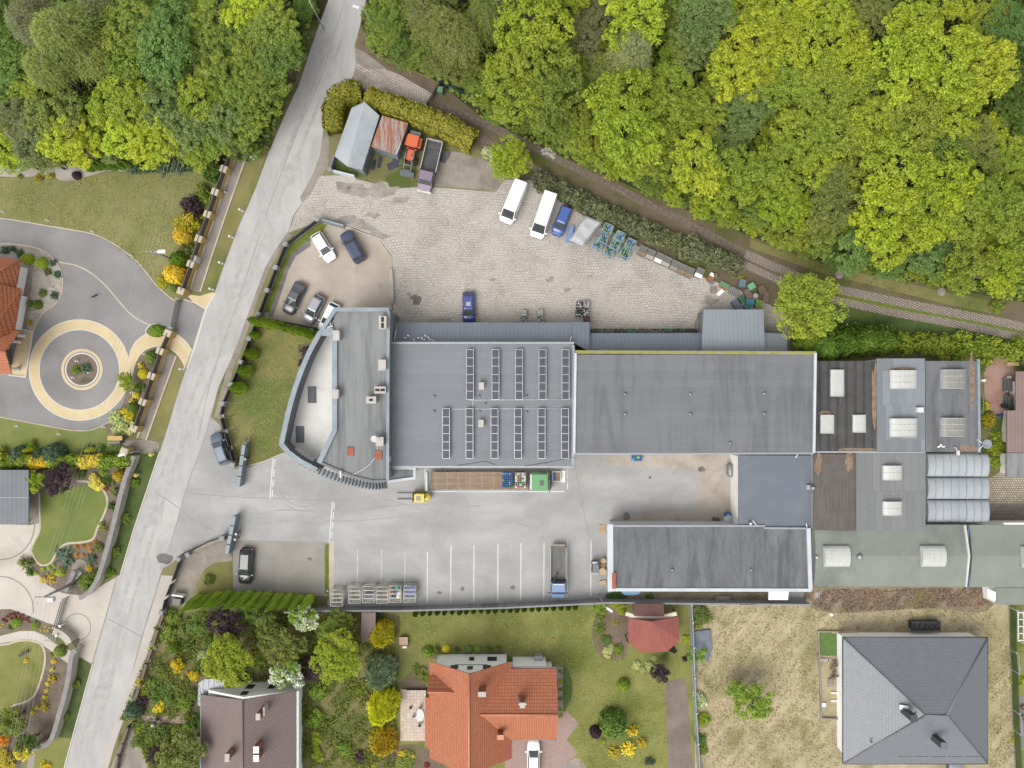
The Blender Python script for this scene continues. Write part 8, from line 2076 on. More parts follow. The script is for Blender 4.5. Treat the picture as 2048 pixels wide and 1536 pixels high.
# sliding gates
M_gate=plain('blue_grey_gate',A(140,152,162),.5,0,.5,.06)
def gate(label,a,b,tail,hgt=1.7):
    A0,B0,T0=P(*a),P(*b),P(*tail)
    t=Thing('sliding_gate',label,'gate',*A0)
    t.part('leaf',MB().wall([A0,B0],.42,.15,hgt),M_gate)
    t.part('frame',MB().wall([A0,B0],.5,hgt+.002,hgt+.05),M_gate)
    d=Vector(B0)-Vector(A0)
    for k in(.25,.5,.75):q=Vector(A0)+d*k;t.part('rib',MB().obox(q.x,q.y,hgt+.052,.12,.5,.04,math.atan2(d.y,d.x)),M_fpanel)
    e=Vector(T0);n=d.normalized();pw=Vector((-n.y,n.x))*.18
    t.part('counterbalance',MB().tube((A0[0]+pw.x,A0[1]+pw.y,hgt),(e.x,e.y,hgt*.6),.06).tube((A0[0]-pw.x,A0[1]-pw.y,hgt),(e.x,e.y,hgt*.6),.06).tube((A0[0]+pw.x,A0[1]+pw.y,.2),(e.x,e.y,.4),.06),M_gate)
    return t
gate('grey sliding gate beside the office lawn, upper of the two',(497,888),(485,970),(500,874))
gate('grey sliding gate above the small lawn, lower of the two',(478,1028),(463,1102),(460,1114))
for a,b,l in((490,918,'white round motor post behind the upper sliding gate'),(472,1068,'white round motor post behind the lower sliding gate, upper'),(470,1079,'white round motor post behind the lower sliding gate, lower')):
    x,y=P(a,b,1.5);t=Thing('gate_post',l,'post',x,y);t.part('shaft',MB().tube((x,y,0),(x,y,1.45),.09,n=10),M_frame);t.part('cap',MB().lathe([(.16,1.42),(.2,1.5),(.13,1.62),(.02,1.66)],x,y,12),M_whitepaint)
for i,(a,b)in enumerate(((472,803),(464,833),(472,859))):
    x,y=P(a,b);t=Thing('flagpole','bare white flagpole, %s from the top on the office lawn'%ORD[i],'flagpole',x,y,0,'flagpoles on the office lawn');t.part('pole',MB().tube((x,y,0),(x,y,4.2),.06,.04,8),M_alu);t.part('base',MB().box(x-.15,y-.15,0,x+.15,y+.15,.1),M_gravel_dark)
# gate across the track and the green box
t=Thing('track_gate','dark metal gate across the paved track below the green box','gate',*P(862,200))
g0,g1=P(882,172),P(848,226)
m=MB();d=(g1[0]-g0[0],g1[1]-g0[1])
for zz in(.2,.6,1.0,1.4):m.tube((*g0,zz),(*g1,zz),.05)
for k in range(13):m.tube((g0[0]+d[0]*k/12,g0[1]+d[1]*k/12,.1),(g0[0]+d[0]*k/12,g0[1]+d[1]*k/12,1.5),.035)
t.part('leaf',m,M_fpanel)
for q in(g0,g1):t.part('post',MB().box(q[0]-.12,q[1]-.12,0,q[0]+.12,q[1]+.12,1.7),M_fpanel)
junk('cabinet',880,178,.75,.8,1.2,-10,M_jgreen,'pale green box standing at the end of the track gate','cabinet')
t=fence('wire_fence','dark blue-green metal fence running into the wood from the track gate',[(884,171),(912,182),(940,200),(965,222)],1.3,M_fpanel,plain('blue_green_fence',A(44,70,84),.5),pw=.12,plinth=0,th=.05)
# concrete wall below the works
wl=[(578,1216),(655,1213),(800,1213),(1010,1207),(1215,1197),(1390,1199),(1610,1201)]
t=Thing('concrete_wall','long grey concrete panel wall along the lower side of the works','wall',*P(1010,1207))
W_=[P(*p)for p in wl]
t.part('panels',MB().wall(W_,.12,0,1.9),M_conc)
tot=[]
for a,b in zip(W_,W_[1:]):
    L_=math.hypot(b[0]-a[0],b[1]-a[1]);k=max(1,int(L_/2.3))
    for j in range(k):q=(a[0]+(b[0]-a[0])*j/k,a[1]+(b[1]-a[1])*j/k);t.part('post',MB().box(q[0]-.09,q[1]-.09,0,q[0]+.09,q[1]+.12,1.95),M_conc)
t.part('coping',MB().wall(W_,.22,1.902,1.97),M_conc)
t.part('damp_streak',MB().wall([P(1470,1199),P(1500,1199.6)],.24,1.972,1.985),M_stain)
x,y=P(1444,1195);single('wall_step',MB().box(x-1.0,y-.3,0,x+1.0,y+.3,.5),M_gravel_dark,'pale concrete step against the wall below the white-edged building','step',x,y)
# villa street wall
M_vpanel=mottled('dark_boarded_panel',A(98,92,88),A(112,106,102),1,6,.1)
def villa_wall(label,px):
    pts=[P(*p)for p in px];t=Thing('street_wall',label,'wall',*pts[len(pts)//2])
    t.part('plinth',MB().wall(offset(pts,-.12),.5,0,.75),M_ochre)
    for a,b in zip(pts,pts[1:]):t.part('fence_panel',MB().wall([a,b],.12,.752,1.85),M_vpanel)
    for p in pts:
        d=Vector(pts[1])-Vector(pts[0]);rz=math.atan2(d.y,d.x)
        q=t.part('pillar',MB().obox(p[0],p[1],0,.85,.9,1.7,rz),M_ochre);t.part('pillar_cap',MB().obox(p[0],p[1],1.702,.95,1.0,.1,rz,0,.9),M_creamedge,q)
villa_wall('ochre and dark panelled wall between the villa lawn and the drainage channel',[(474,300),(457,345),(440,390),(425,434),(408,482),(392,532),(373,585)])
villa_wall('ochre and dark panelled wall below the villa gate beside the beige path',[(347,668),(332,703),(315,752),(298,803),(280,855)])
x,y=P(262,901);t=Thing('gate_pillar','ochre pillar of the small garden gate beside the golden hedge','pillar',x,y);t.part('shaft',MB().obox(x,y,0,1.0,.9,1.8,1.2),M_ochre);t.part('cap',MB().obox(x,y,1.802,1.15,1.05,.1,1.2,0,.85),M_creamedge)
def bar_gate(label,a,b,hgt=1.3,double=True,mat=None):
    A0,B0=P(*a),P(*b);t=Thing('driveway_gate',label,'gate',(A0[0]+B0[0])/2,(A0[1]+B0[1])/2)
    m=MB();
    for zz in(.15,.5,.9,hgt):m.tube((*A0,zz),(*B0,zz),.045)
    L_=math.hypot(B0[0]-A0[0],B0[1]-A0[1]);k=int(L_/.22)
    for j in range(k+1):q=(A0[0]+(B0[0]-A0[0])*j/k,A0[1]+(B0[1]-A0[1])*j/k);m.tube((*q,.1),(*q,hgt),.022,n=4)
    t.part('leaf',m,mat or M_fpanel)
    for s in((0,.03,.97,1)if double else(0,1)):
        q=(A0[0]+(B0[0]-A0[0])*s,A0[1]+(B0[1]-A0[1])*s)
        if s in(0,1):t.part('hinge_post',MB().tube((*q,0),(*q,hgt+.2),.09),M_whitepaint)
    return t
bar_gate('dark barred gate across the villa driveway',(362,600),(350,656))
bar_gate('small dark gate on the beige path below the villa driveway gate',(341,676),(335,694),1.1,False)
bar_gate('grey double gate on the cream paving at the lower left',(136,1194),(120,1248),1.4)
bar_gate('small square wicket gate at the top of the curved stone wall',(152,1276),(164,1290),1.2,False)
for i,(a,b,l)in enumerate(((120,1252,'white post at the lower end of the grey double gate'),(113,1271,'white lamp post on the path below the grey double gate'))):
    x,y=P(a,b,1.5);t=Thing('gate_post',l,'post',x,y);t.part('shaft',MB().tube((x,y,0),(x,y,1.5),.1),M_offwhite);t.part('cap',MB().box(x-.16,y-.16,1.502,x+.16,y+.16,1.62),M_whitepaint)
m=MB()
for k in range(5):x0,y0=P(92+k*5,1268+k*.8,.9);x1,y1=P(89+k*5,1282+k*.8,.9);m.tube((x0,y0,.9),(x1,y1,.9),.04);m.tube((x0,y0,0),(x0,y0,.9),.03);m.tube((x1,y1,0),(x1,y1,.9),.03)
single('bike_rack',m,M_alu,'row of thin metal hoops across the curved path at the lower left','rack',*P(102,1276))
def stone_wall(label,px,hgt=1.5):
    pts=[P(*p)for p in smooth_line(px,3)];t=Thing('stone_wall',label,'wall',*pts[len(pts)//2])
    t.part('wall',MB().wall(pts,.4,0,hgt),M_stoneface);t.part('coping',MB().wall(pts,.62,hgt+.002,hgt+.1),M_stone)
    return t
stone_wall('pale stone wall with grey coping along the street beside the golden hedge',[(279,910),(263,952),(250,1000),(238,1050),(226,1095),(214,1135),(204,1160),(188,1180),(172,1190)])
stone_wall('curved pale stone wall with grey coping around the lower round lawn',[(166,1292),(158,1300),(154,1322),(150,1350),(142,1385),(132,1420),(122,1455),(112,1474),(95,1482),(74,1490)])
single('stone_wall',MB().wall([P(*p)for p in smooth_line([(118,1256),(130,1260),(143,1270),(150,1280)],3)],.9,0,1.3),M_stoneface,'short curved stone wall between the double gate and the wicket gate','wall',*P(135,1266))
t=stone_wall('short stone wall beside the round seat place under the power pole',[(158,1138),(148,1160),(140,1178)],1.0)
x,y=P(160,1135);t=Thing('seat_place','round pale paved seat place with a low stone seat near the power pole','seat place',x,y);t.part('paving',MB().lathe([(1.15,.0),(1.15,.06)],x,y,24),M_gravel_dark);t.part('seat',MB().obox(x-.1,y-1.0,.062,1.4,.6,.45,.9),M_stoneface)
fence('garden_fence','brown base wall with dark fence along the rough garden beside the street',[(333,1222),(322,1252),(310,1290),(300,1320),(288,1358),(276,1395)],.9,M_brownb,M_brownb,pillars=[],plinth=.3,th=.35)
fence('garden_fence','brown fence and black gate bars beside the grey driveway at the bottom edge',[(263,1448),(252,1480),(244,1505),(236,1540)],1.0,M_fpanel,M_brownb,pillars=[(263,1448),(244,1503)],plinth=.2,th=.3,pw=.2)
t=fence('metal_fence','light grey metal fence between the big lawn and the dry field',[(1380,1205),(1382,1240),(1384,1290),(1386,1350),(1389,1420),(1393,1480),(1398,1560)],1.0,M_alu,M_coping,plinth=.15,th=.16,pw=.14)
t=fence('right_fence','mesh and board fence along the right side of the dry field',[(2018,1214),(2019,1298),(2022,1338),(2024,1418),(2026,1458),(2032,1560)],1.4,M_alu,M_verge,plinth=.15,th=.06,pw=.12)
for a,b,l in(((2019,1300),(2022,1338),'upper solid grey board in the right-hand fence'),((2024,1420),(2026,1458),'lower solid grey board in the right-hand fence')):
    single('fence_board',MB().wall([P(a[0]+1,a[1]),P(b[0]+1,b[1])],.12,.1,1.7),M_post,l,'board',*P(*a))
# utility poles and wires
M_wire=plain('bare_wire',A(184,184,176),.5,.3)
def pole(label,base,hgt,arms,double=False):
    x,y=P(*base);t=Thing('power_pole',label,'power pole',x,y)
    t.part('pole',MB().tube((x,y,0),(x,y,hgt),.16,.11,8),M_post)
    if double:t.part('pole',MB().tube((x+.9,y+.7,0),(x+.05,y+.05,hgt),.16,.1,8),M_post)
    for z in arms:
        t.part('crossarm',MB().box(x-1.15,y-.05,hgt-z,x+1.15,y+.05,hgt-z+.1),M_post)
        for k in(-1.1,-.6,-.1,.6,1.1):t.part('insulator',MB().lathe([(.05,hgt-z+.1),(.09,hgt-z+.2),(.05,hgt-z+.3)],x+k,y,8),M_whitepaint)
    return t,x,y
t1,x1,y1=pole('concrete power pole with insulators at the right edge of the villa lawn',(352,521),6.7,(.25,))
t1.part('lamp_arm',MB().tube((x1,y1,6.3),(x1+1.1,y1-.1,6.8),.06),M_whitepaint);t1.part('lamp',MB().prism([(x1+.9,y1-.3),(x1+1.9,y1-.25),(x1+1.9,y1+.2),(x1+.9,y1+.15)],6.75,6.95),M_whitepaint)
t2,x2,y2=pole('double concrete power pole above the cream paving',(150,1166),6.6,(.25,),True)
t2.part('transformer_box',MB().box(x2+.15,y2-.75,5.6,x2+.95,y2-.2,6.2),M_whitepaint)
x0,y0=P(455,-120,6.6);x3,y3=P(2,1640,6.6)
w=Thing('power_line','thin bare overhead wires running over the villa lawn and the left gardens','power line',x1,y1)
for k in(-1.1,-.6,-.1,.6,1.1):
    q=[(x0+k,y0,6.9),(x1+k,y1,6.8),(x2+k,y2,6.7),(x3+k,y3,6.7)];pts=[]
    for a,b in zip(q,q[1:]):
        for i in range(9):
            s=i/8;pts.append((a[0]+(b[0]-a[0])*s,a[1]+(b[1]-a[1])*s,a[2]+(b[2]-a[2])*s-1.1*4*s*(1-s)*.35))
    w.part('wire',MB().path(pts,.013,4),M_wire)
def lamp_post(label,base,hgt,dx,dy,head=M_whitepaint):
    x,y=P(*base);t=Thing('lamp_post',label,'lamp post',x,y)
    t.part('pole',MB().tube((x,y,0),(x,y,hgt),.09,.06,8),M_alu);t.part('arm',MB().tube((x,y,hgt),(x+dx*.8,y+dy*.8,hgt+.15),.045),M_alu)
    a=math.atan2(dy,dx);t.part('lamp_head',MB().obox(x+dx*1.2,y+dy*1.2,hgt+.08,.9,.3,.16,a),head);return t
lamp_post('street lamp at the right kerb near the top edge',(752,76),7.2,-.95,.3)
lamp_post('street lamp at the left kerb near the top edge',(648,58),7.2,.7,.6)
lamp_post('lamp post leaning over the concrete wall beside the white-edged building',(1198,1188),5.2,.6,-.4)
lamp_post('lamp post with a white head beside the garden gate at the street',(284,901),3.0,-.9,-.25)
# bollard and ground lamps
def bollard(label,px,py,h,r,mat,group):
    x,y=P(px,py);t=Thing('garden_lamp',label,'lamp',x,y,0,group)
    t.part('post',MB().tube((x,y,0),(x,y,h-.1),.05,n=8),M_whitepaint);t.part('globe',MB().lathe([(r*.5,h-.1),(r,h+r*.5),(r*.95,h+r),(r*.4,h+r*1.7),(.02,h+r*1.8)],x,y,12),mat);t.part('foot',MB().lathe([(.14,0),(.14,.06)],x,y,10),M_whitepaint)
for i,(a,b)in enumerate(((485,422),(465,475),(445,527),(426,579),(367,738),(507,318))):bollard('white bollard lamp on the street verge, %s'%['first from the top of five upper ones','second of the upper verge','third of the upper verge','beside the villa drive entrance','on the verge below the beige path','topmost near the wood'][i],a,b,.9,.2,M_whitepaint,'white bollard lamps on the verge')
for i,(a,b)in enumerate(((7,424),(96,441),(186,463),(264,511),(334,569),(83,517),(105,577),(155,722),(180,745),(147,755),(35,852),(119,868),(209,854),(290,708),(265,785),(452,385))):
    bollard('tiny white globe lamp %s'%['at the left end of the villa lawn edge','second along the villa lawn edge','third along the villa lawn edge','fourth along the villa lawn edge','by the round bush at the villa gate','on the lime ball in the gravel island','on the lower right of the gravel island','at the top of the round bed','at the right of the round bed','at the lower left of the round bed','left on the lower villa lawn','right on the lower villa lawn','beside the pale variegated bush','in the bed beside the beige path','beside the yellow shrubs by the ring','beside the upper street wall'][i],a,b,.35,.13,M_whitepaint,'tiny globe lamps in the villa garden')
for i,(a,b)in enumerate(((307,908),(277,949))):bollard('yellow ball lamp on the verge outside the stone wall, %s'%['upper','lower'][i],a,b,.5,.3,plain('yellow_globe',A(236,216,110),.4)if i==0 else MATS['yellow_globe'],'yellow ball lamps')
x,y=P(397,522);t=Thing('meter_cabinet','white meter cabinet on the ochre street wall','cabinet',x,y);t.part('box',MB().obox(x,y,0,.5,.95,1.5,-.15),M_whitepaint);t.part('lid',MB().obox(x,y,1.502,.6,1.05,.06,-.15),M_alu)
# bin store
x,y=P(353,1204,1.1);t=Thing('waste_container','dark wheeled waste container in the corner store by the street','container',x,y)
t.part('body',MB().obox(x,y,0,1.1,.9,1.0,-.1,0,1.0),M_cdark);t.part('lid',MB().obox(x,y-.0,1.002,1.2,1.0,.12,-.1,0,.85),M_cgrey)
for s in(-1,1):t.part('wheel',MB().tube((x+s*.45,y-.5,.1),(x+s*.45,y-.42,.1),.1),M_black)
x,y=P(356,1191,.9);single('store_roof',MB().obox(x,y,.0,1.6,.2,1.1,-.15),M_offwhite,'pale board wall of the bin store above the waste container','board',x,y)
# garden gate nook
x,y=P(232,884,1.0);junk('bin',236,884,.5,.5,1.0,5,M_cgrey,'grey bin in the nook beside the small garden gate','bin')
x,y=P(228,877,1.6);t=Thing('wood_store','cream-roofed small wood store beside the garden gate','wood store',x,y);t.part('roof',MB().box(x-.9,y-.25,1.5,x+1.1,y+.35,1.6),M_ochre);t.part('wall',MB().box(x-.8,y-.1,0,x+1.0,y+.3,1.498),M_brownb)

# ================================================================ GARDEN FURNITURE, HEAPS, SMALL THINGS
x,y=P(840,1431,.75)
t=Thing('garden_table','white oval table on the cream terrace','table',x,y);t.part('tabletop',MB().prism([(x+.56*math.cos(a*.2618),y+.9*math.sin(a*.2618))for a in range(24)],.7,.76),M_whitepaint)
for s in(-1,1):
    for q in(-1,1):t.part('leg',MB().tube((x+s*.3,y+q*.5,.6),(x+s*.3,y+q*.5,.7),.04).tube((x+s*.3,y+q*.5,.6),(x+s*.33,y+q*.55,.6),.03),M_frame)
for i,(dx,dy,rz)in enumerate(((-.75,0,0),(0,-1.1,math.pi/2),(.1,1.1,-math.pi/2))):
    t=Thing('garden_chair','dark chair at the white oval table, %s side'%['left','lower','upper'][i],'chair',x+dx,y+dy,.6,'chairs at the oval table',rz);t.o.scale=(.72,.72,.9)
    t.part('seat',MB().box(-.25,-.25,.38,.25,.25,.43),M_frame);t.part('backrest',MB().box(-.28,-.25,.43,-.22,.25,.85),M_frame)
    for a in(-1,1):
        for b in(-1,1):t.part('leg',MB().tube((a*.2,b*.2,0),(a*.2,b*.2,.38),.025),M_frame)
x,y=P(822,1413,.3);single('watering_can',MB().lathe([(.16,.6),(.18,.62),(.16,.9),(.06,.95)],x,y,12).tube((x,y+.1,.75),(x+.2,y+.45,.95),.04),plain('dark_red_plastic',A(128,56,52),.5),'dark red watering can on the cream terrace','watering can',x,y,.6)
x,y=P(807,1284,.6);t=Thing('barbecue','small brick barbecue below the golden conifer','barbecue',x,y);t.part('hearth',MB().box(x-.55,y-.65,0,x+.55,y+.6,.5),M_brick);t.part('top',MB().box(x-.6,y-.4,.502,x+.6,y+.65,.6),mottled('pinkish_slab',A(190,160,140),A(206,178,158),1,6,.1));t.part('ledge',MB().box(x-.2,y-.95,.1,x+.4,y-.66,.4),M_offwhite)
t=Thing('garden_bench','thin dark bench on the lower round lawn','bench',*P(50,1305));a,b=P(42,1310),P(60,1301)
t.part('seat',MB().wall([a,b],.35,.4,.45),M_fpanel);t.part('backrest',MB().wall(offset([a,b],.18),.04,.452,.85),M_fpanel)
for s in(.1,.9):
    q=(a[0]+(b[0]-a[0])*s,a[1]+(b[1]-a[1])*s);t.part('leg',MB().box(q[0]-.04,q[1]-.14,0,q[0]+.04,q[1]+.14,.398),M_fpanel)
x,y=P(1402,1288,.4);T_=[P(1384,1264,.3),P(1421,1259,.3),P(1424,1300,.3),P(1417,1326,.3),P(1400,1312,.3),P(1388,1296,.3)]
single('tarpaulin',MB().prism(T_,.05,[.25,.4,.3,.15,.5,.45]),mottled('slate_tarpaulin',A(104,112,124),A(122,130,142),1.2,5,.1,rough=.5),'slate blue tarpaulin spread in the corner of the dry field','tarpaulin',x,y)
x,y=P(1852,1252,1.0)
t=Thing('wood_pile','black-covered pile with tyres along the edge above the hip roof','pile',x,y);t.part('pile',MB().box(x-1.9,y-.5,0,x+1.9,y+.55,.9),M_black);t.part('cover',MB().prism([(x-2.0,y-.65),(x+2.0,y-.65),(x+1.95,y+.65),(x-1.95,y+.65)],.902,[.95,1.0,1.1,1.02]),mottled('black_film',A(54,54,58),A(76,76,80),1.5,6,.3,rough=.4))
for k in range(5):t.part('weight',MB().obox(x-1.5+k*.75,y+.1*math.sin(k*2),1.1,.5,.18,.1,k),M_fpanel)
for i,a in enumerate((1838,1875)):
    x,y=P(a,1228,.1);single('stake',MB().box(x-.05,y-.7,.02,x+.05,y+.6,.1),M_pale,'thin pale stake lying above the black-covered pile, %s'%['left','right'][i],'stake',x,y)
t=Thing('retaining_wall','low thin concrete retaining wall left of the hip-roofed house','wall',*P(1640,1370));t.part('wall',MB().wall([P(1682,1262),P(1635,1262),P(1638,1330),P(1641,1435),P(1678,1436)],.18,0,.35),M_gravel_dark)
x,y=P(1669,1343,.8);t=Thing('firewood_heap','brown firewood heap against the left wall of the hip-roofed house','firewood',x,y)
for k in range(16):t.part('log',MB().tube((x+RNG.uniform(-.5,.5),y-1.4+k*.18,.12+.2*(k%4)),(x+RNG.uniform(-.4,.4)+.3,y-1.1+k*.18,.14+.2*(k%4)),.12,n=7),M_brownb)
for i,(a,b,w,d,l,mt)in enumerate(((1662,1366,.8,1.1,'grey slab beside the firewood heap',M_gravel_dark),(1648,1410,.6,.5,'pale block at the corner of the retaining wall',M_white),(1657,1331,.1,2.6,'long pale plank left of the firewood heap',M_pale),(1651,1320,1.5,.4,'pale edging slab below the green turf mat',M_gravel),(1671,1386,1.2,.2,'pale beam at the left wall of the hip-roofed house, upper',M_offwhite),(1671,1402,1.2,.2,'pale beam at the left wall of the hip-roofed house, lower',M_offwhite),(1690,1264,3.6,.35,'ochre timber edging above the corner of the hip roof',M_pale))):
    x,y=P(a,b,.2);single('slab',MB().box(x-w/2,y-d/2,0,x+w/2,y+d/2,.2),mt,l,'slab',x,y)
for i,(a,b,L_,r,l)in enumerate(((1790,1183,3.6,4,'pale beam lying in the leaf litter below the green roof'),(1660,1206,1.6,50,'dark branch at the left of the leaf litter'),(1690,1203,1.8,-40,'dark branch in the middle of the leaf litter'),(1846,1184,1.2,60,'pale forked branch in the leaf litter'))):
    x,y=P(a,b,.1);rr=math.radians(r);single('branch',MB().tube((x-L_/2*math.cos(rr),y-L_/2*math.sin(rr),.08),(x+L_/2*math.cos(rr),y+L_/2*math.sin(rr),.1),.07,.04,6).tube((x,y,.09),(x+.6*math.cos(rr+.8),y+.6*math.sin(rr+.8),.12),.05,.02,5),M_tan if i in(0,3)else M_bark,l,'branch',x,y)
x,y=P(1664,1229,.2);single('stone',MB().lathe([(.25,0),(.28,.15),(.12,.3)],x,y,9),M_offwhite,'pale stone on the dry grass above the green turf mat','stone',x,y)
# stones round the inlet on the track and the two manholes
for i,(a,b,s)in enumerate(((1086,300,.35),(1092,297,.3),(1099,297,.35),(1106,300,.4),(1109,306,.3),(1107,313,.35),(1103,309,.4),(1095,305,.4),(1088,306,.3))):
    x,y=P(a,b,.2);single('stone',MB().lathe([(s*.9,0),(s,.12),(s*.7,.25),(s*.2,.3)],x,y,8),M_gravel,'pale stone in the ring around the track inlet','stone',x,y,0,'stones around the track inlet')
for i,(a,b)in enumerate(((1678,549),(1882,583))):
    x,y=P(a,b);t=Thing('manhole','round concrete manhole in the grass above the stone track, %s'%['left','right'][i],'manhole',x,y,0,'manholes above the stone track');t.part('ring',MB().lathe([(.6,0),(.6,.14),(.45,.15)],x,y,20),M_gravel_dark);t.part('cover',MB().lathe([(.42,.15),(.42,.18)],x,y,18),M_gravel_dark)
x,y=P(886,312,.2);single('black_board',MB().add([(*P(878,322,.05),.02),(*P(888,300,.5),.5),(*P(899,306,.5),.5),(*P(890,327,.05),.02),(*P(878,322,.05),.06),(*P(888,300,.5),.55),(*P(899,306,.5),.55),(*P(890,327,.05),.06)],[(0,1,2,3),(7,6,5,4),(0,4,5,1),(1,5,6,2),(2,6,7,3),(3,7,4,0)]),M_cdark,'black board leaning under the golden hedge beside the tipper truck','board',x,y)
for i,(a,b,w,d,r)in enumerate(((786,331,1.6,1.0,20),(760,325,.5,1.6,-12),(748,330,.5,1.4,-12),(792,322,.9,.7,10))):
    x,y=P(a,b);single('felt_piece',MB().obox(x,y,.035+.012*i,w,d,.03,math.radians(r)),M_fpanel,'dark felt piece on the ground %s of the rusty shed'%['right, below the front','left, nearest the front','far left, below the front','right, upper one below the front'][i],'felt',x,y)
# patio things at the far right
x,y=P(2028,728,.6);t=Thing('garden_bench','pale timber bench on the reddish patio under the hedge','bench',x,y);t.part('seat',MB().box(x-.8,y-.25,.4,x+.8,y+.25,.46),M_pale);t.part('leg',MB().box(x-.7,y-.2,0,x-.6,y+.2,.398),M_pale);t.part('leg',MB().box(x+.6,y-.2,0,x+.7,y+.2,.398),M_pale)
for i,(a,b)in enumerate(((2020,770),(2022,805))):
    x,y=P(a,b,1.2);t=Thing('metal_rack','metal rack with odds and ends beside the brown roof, %s'%['upper','lower'][i],'rack',x,y)
    for z in(.1,.6,1.15):t.part('shelf',MB().box(x-.35,y-.9,z,x+.35,y+.9,z+.04),M_cgrey if z<1 else M_frame)
    for a_ in(-1,1):
        for b_ in(-1,1):t.part('post',MB().tube((x+a_*.33,y+b_*.88,0),(x+a_*.33,y+b_*.88,1.2),.025),M_alu)
junk('plastic_bag',2022,755,.5,.7,.7,20,M_white,'white bag beside the upper metal rack','bag',kind='sack')
junk('bin',2012,812,.5,.5,.8,0,M_cdark,'dark bin at the lower end of the metal racks','bin')
junk('toy_box',2001,831,.8,.3,.3,20,M_cblue,'blue object on the patio edge below the yellow shrub','object',kind='board')
junk('bucket',1968,761,.5,.3,.4,0,M_white,'white basin beside the green frame at the patio','basin',kind='board')
m=MB().path([(*P(1958,765,1.8),0),(*P(1958,765,1.8),1.8),(*P(1966,767,1.8),1.8),(*P(1967,826,1.8),1.8),(*P(1958,829,1.8),1.8),(*P(1958,829,1.8),0)],.05);single('climbing_frame',m,M_jgreen,'pale green tube frame between the workshop wall and the patio','frame',*P(1960,800))
t=Thing('pergola','white pergola behind the right-hand fence','pergola',*P(2046,1252))
for k in range(5):t.part('rafter',MB().box(*P(2036,1224+k*14,2.2),2.1,*P(2110,1226+k*14,2.2),2.2),M_whitepaint)
t.part('beam',MB().box(*P(2036,1222,2.1),1.95,*P(2038,1283,2.1),2.095),M_whitepaint);t.part('beam',MB().box(*P(2047,1222,2.1),1.95,*P(2049,1283,2.1),2.095),M_whitepaint)
for b in(1224,1281):x,y=P(2037,b,1.0);t.part('post',MB().box(x-.06,y-.06,0,x+.06,y+.06,1.948),M_whitepaint)
for i,(a,b)in enumerate(((2048,1416),(2048,1437))):
    x,y=P(a,b,.4);single('flower_pot',MB().lathe([(.25,.03),(.35,.4),(.3,.4),(.2,.2)],x,y,12),M_brick,'terracotta pot on the grey paving at the right edge, %s'%['upper','lower'][i],'pot',x,y)
x,y=P(1107,1277,.1);single('ball',MB().lathe([(.03,0),(.12,.05),(.15,.14),(.1,.25),(.02,.28)],x,y,10),M_corange,'small orange ball on the big lawn','ball',x,y)
x,y=P(655,1182,.3);single('marker_post',MB().lathe([(.12,0),(.14,.3),(.05,.4)],x,y,10),M_whitepaint,'small white marker post at the corner of the small grey car park','post',x,y)

# ================================================================ PERSON AND DOG
def skinned(name,nodes,edges,mat,parent,sub=2):
    me=bpy.data.meshes.new(name);me.from_pydata([n[:3]for n in nodes],edges,[]);me.materials.append(mat)
    o=link(name,me,parent);sk=o.modifiers.new('skin','SKIN')
    for i,n in enumerate(nodes):
        d=me.skin_vertices[0].data[i];d.radius=(n[3],n[4]if len(n)>4 else n[3]);d.use_root=(i==0)
    sk.use_smooth_shade=True
    s=o.modifiers.new('sub','SUBSURF');s.levels=sub;s.render_levels=sub
    return o
M_skin=plain('skin',(0.5,0.33,0.25,1),.6);M_navycloth=mottled('navy_cloth',(0.02,0.022,0.045,1),(0.03,0.032,0.06,1),6,20,.2,rough=.9);M_darktrouser=mottled('dark_trousers',(0.03,0.027,0.025,1),(0.045,0.04,0.036,1),6,20,.2,rough=.9);M_hat=mottled('white_hat_cloth',A(226,230,214),A(236,238,224),6,20,.08)
px_,py_=P(317,1437)
hd=math.atan2(-1.0,-.62)
t=Thing('person','person in navy clothes and a white hat bending over the pink garden path','person',px_,py_,0,None,hd)
# local +x is where the person bends towards
nodes=[(-.12,0,.86,.16,.14),(.06,0,1.02,.17,.13),(.28,0,1.08,.19,.14),(.42,0,1.06,.10,.1),(.50,0,1.03,.065),(.60,0,.98,.1),(.66,0,.95,.08)]
edges=[(0,1),(1,2),(2,3),(3,4),(4,5),(5,6)]
for s in(-1,1):
    b=len(nodes);nodes+=[(-.14,s*.1,.80,.1),(-.06,s*.12,.46,.075),(-.12,s*.12,.10,.05),(.06,s*.13,.05,.045)];edges+=[(0,b),(b,b+1),(b+1,b+2),(b+2,b+3)]
    b=len(nodes);nodes+=[(.30,s*.22,1.02,.065),(.38,s*.27,.76,.05),(.52,s*.2,.56,.04),(.57,s*.19,.50,.035)];edges+=[(2,b),(b,b+1),(b+1,b+2),(b+2,b+3)]
skinned('body',nodes,edges,M_skin,t.o)
top=[(-.10,0,.88,.175,.155),(.06,0,1.03,.19,.15),(.28,0,1.09,.205,.16),(.42,0,1.06,.11,.11)];te=[(0,1),(1,2),(2,3)]
for s in(-1,1):b=len(top);top+=[(.30,s*.22,1.03,.085),(.37,s*.27,.78,.068),(.49,s*.21,.6,.056)];te+=[(2,b),(b,b+1),(b+1,b+2)]
skinned('jacket',top,te,M_navycloth,t.o)
tr=[(-.13,0,.85,.17,.15)];te=[]
for s in(-1,1):b=len(tr);tr+=[(-.14,s*.1,.78,.115),(-.06,s*.12,.46,.09),(-.12,s*.12,.13,.07)];te+=[(0,b),(b,b+1),(b+1,b+2)]
skinned('trousers',tr,te,M_darktrouser,t.o)
for s in(-1,1):skinned('shoe',[(-.14,s*.12,.05,.05),(.0,s*.13,.045,.055,.045),(.11,s*.14,.04,.045,.035)],[(0,1),(1,2)],M_black,t.o,1)
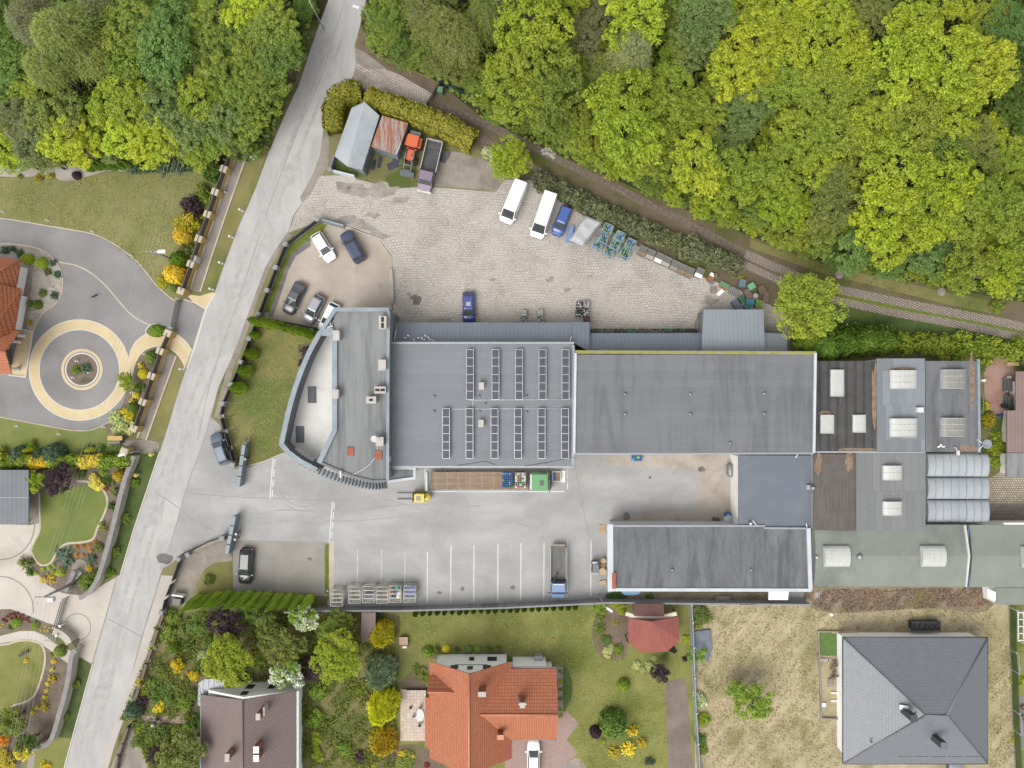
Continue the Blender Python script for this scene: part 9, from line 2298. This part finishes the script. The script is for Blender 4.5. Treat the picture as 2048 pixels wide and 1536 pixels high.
hat=MB().lathe([(.001,.0),(.2,.0),(.21,.015),(.125,.03),(.12,.1),(.08,.14),(.01,.15)],0,0,20)
ho=link('hat',hat.mesh('hat',M_hat),t.o);ho.location=(.62,0,1.035);ho.rotation_euler=(0,math.radians(35),0)
for s in(-1,1):
    for k in range(4):t.part('finger',MB().tube((.57,s*.19+(k-1.5)*.02,.49),(.60+.005*k,s*.19+(k-1.5)*.022,.44-.008*(k in(1,2))),.009,n=5).tube((.60+.005*k,s*.19+(k-1.5)*.022,.44-.008*(k in(1,2))),(.59,s*.19+(k-1.5)*.022,.405),.008,n=5),M_skin)
    t.part('thumb',MB().tube((.57,s*.155,.51),(.60,s*.13,.47),.01,n=5),M_skin)
# dog
dx_,dy_=P(192,592)
t=Thing('dog','dark brown dog walking across the grey villa drive','dog',dx_,dy_,0,None,math.atan2(-.55,-.85))
dn=[(-.16,0,.36,.085,.095),(0,0,.35,.08,.09),(.17,0,.36,.095,.115),(.28,0,.44,.07),(.36,0,.50,.062),(.46,0,.46,.04),(.52,0,.44,.028),(-.28,0,.38,.03),(-.40,.03,.34,.022),(-.50,.09,.38,.014)]
de=[(0,1),(1,2),(2,3),(3,4),(4,5),(5,6),(0,7),(7,8),(8,9)]
for s in(-1,1):
    b=len(dn);k=.05*s;dn+=[(.19+k,s*.07,.26,.04),(.17+k,s*.07,.15,.027),(.19+k*1.6,s*.07,.03,.024),(.23+k*1.6,s*.07,.018,.024)];de+=[(2,b),(b,b+1),(b+1,b+2),(b+2,b+3)]
    b=len(dn);dn+=[(-.15-k,s*.075,.27,.055),(-.11-k,s*.075,.20,.036),(-.22-k,s*.075,.12,.022),(-.20-k*1.4,s*.075,.03,.022),(-.16-k*1.4,s*.075,.018,.024)];de+=[(0,b),(b,b+1),(b+1,b+2),(b+2,b+3),(b+3,b+4)]
for s in(-1,1):b=len(dn);dn+=[(.33,s*.055,.56,.02),(.31,s*.085,.53,.012)];de+=[(4,b),(b,b+1)]
M_dog=mottled('dark_brown_fur',(0.022,0.018,0.014,1),(0.045,0.036,0.028,1),8,30,.3,rough=.9)
skinned('body',dn,de,M_dog,t.o)
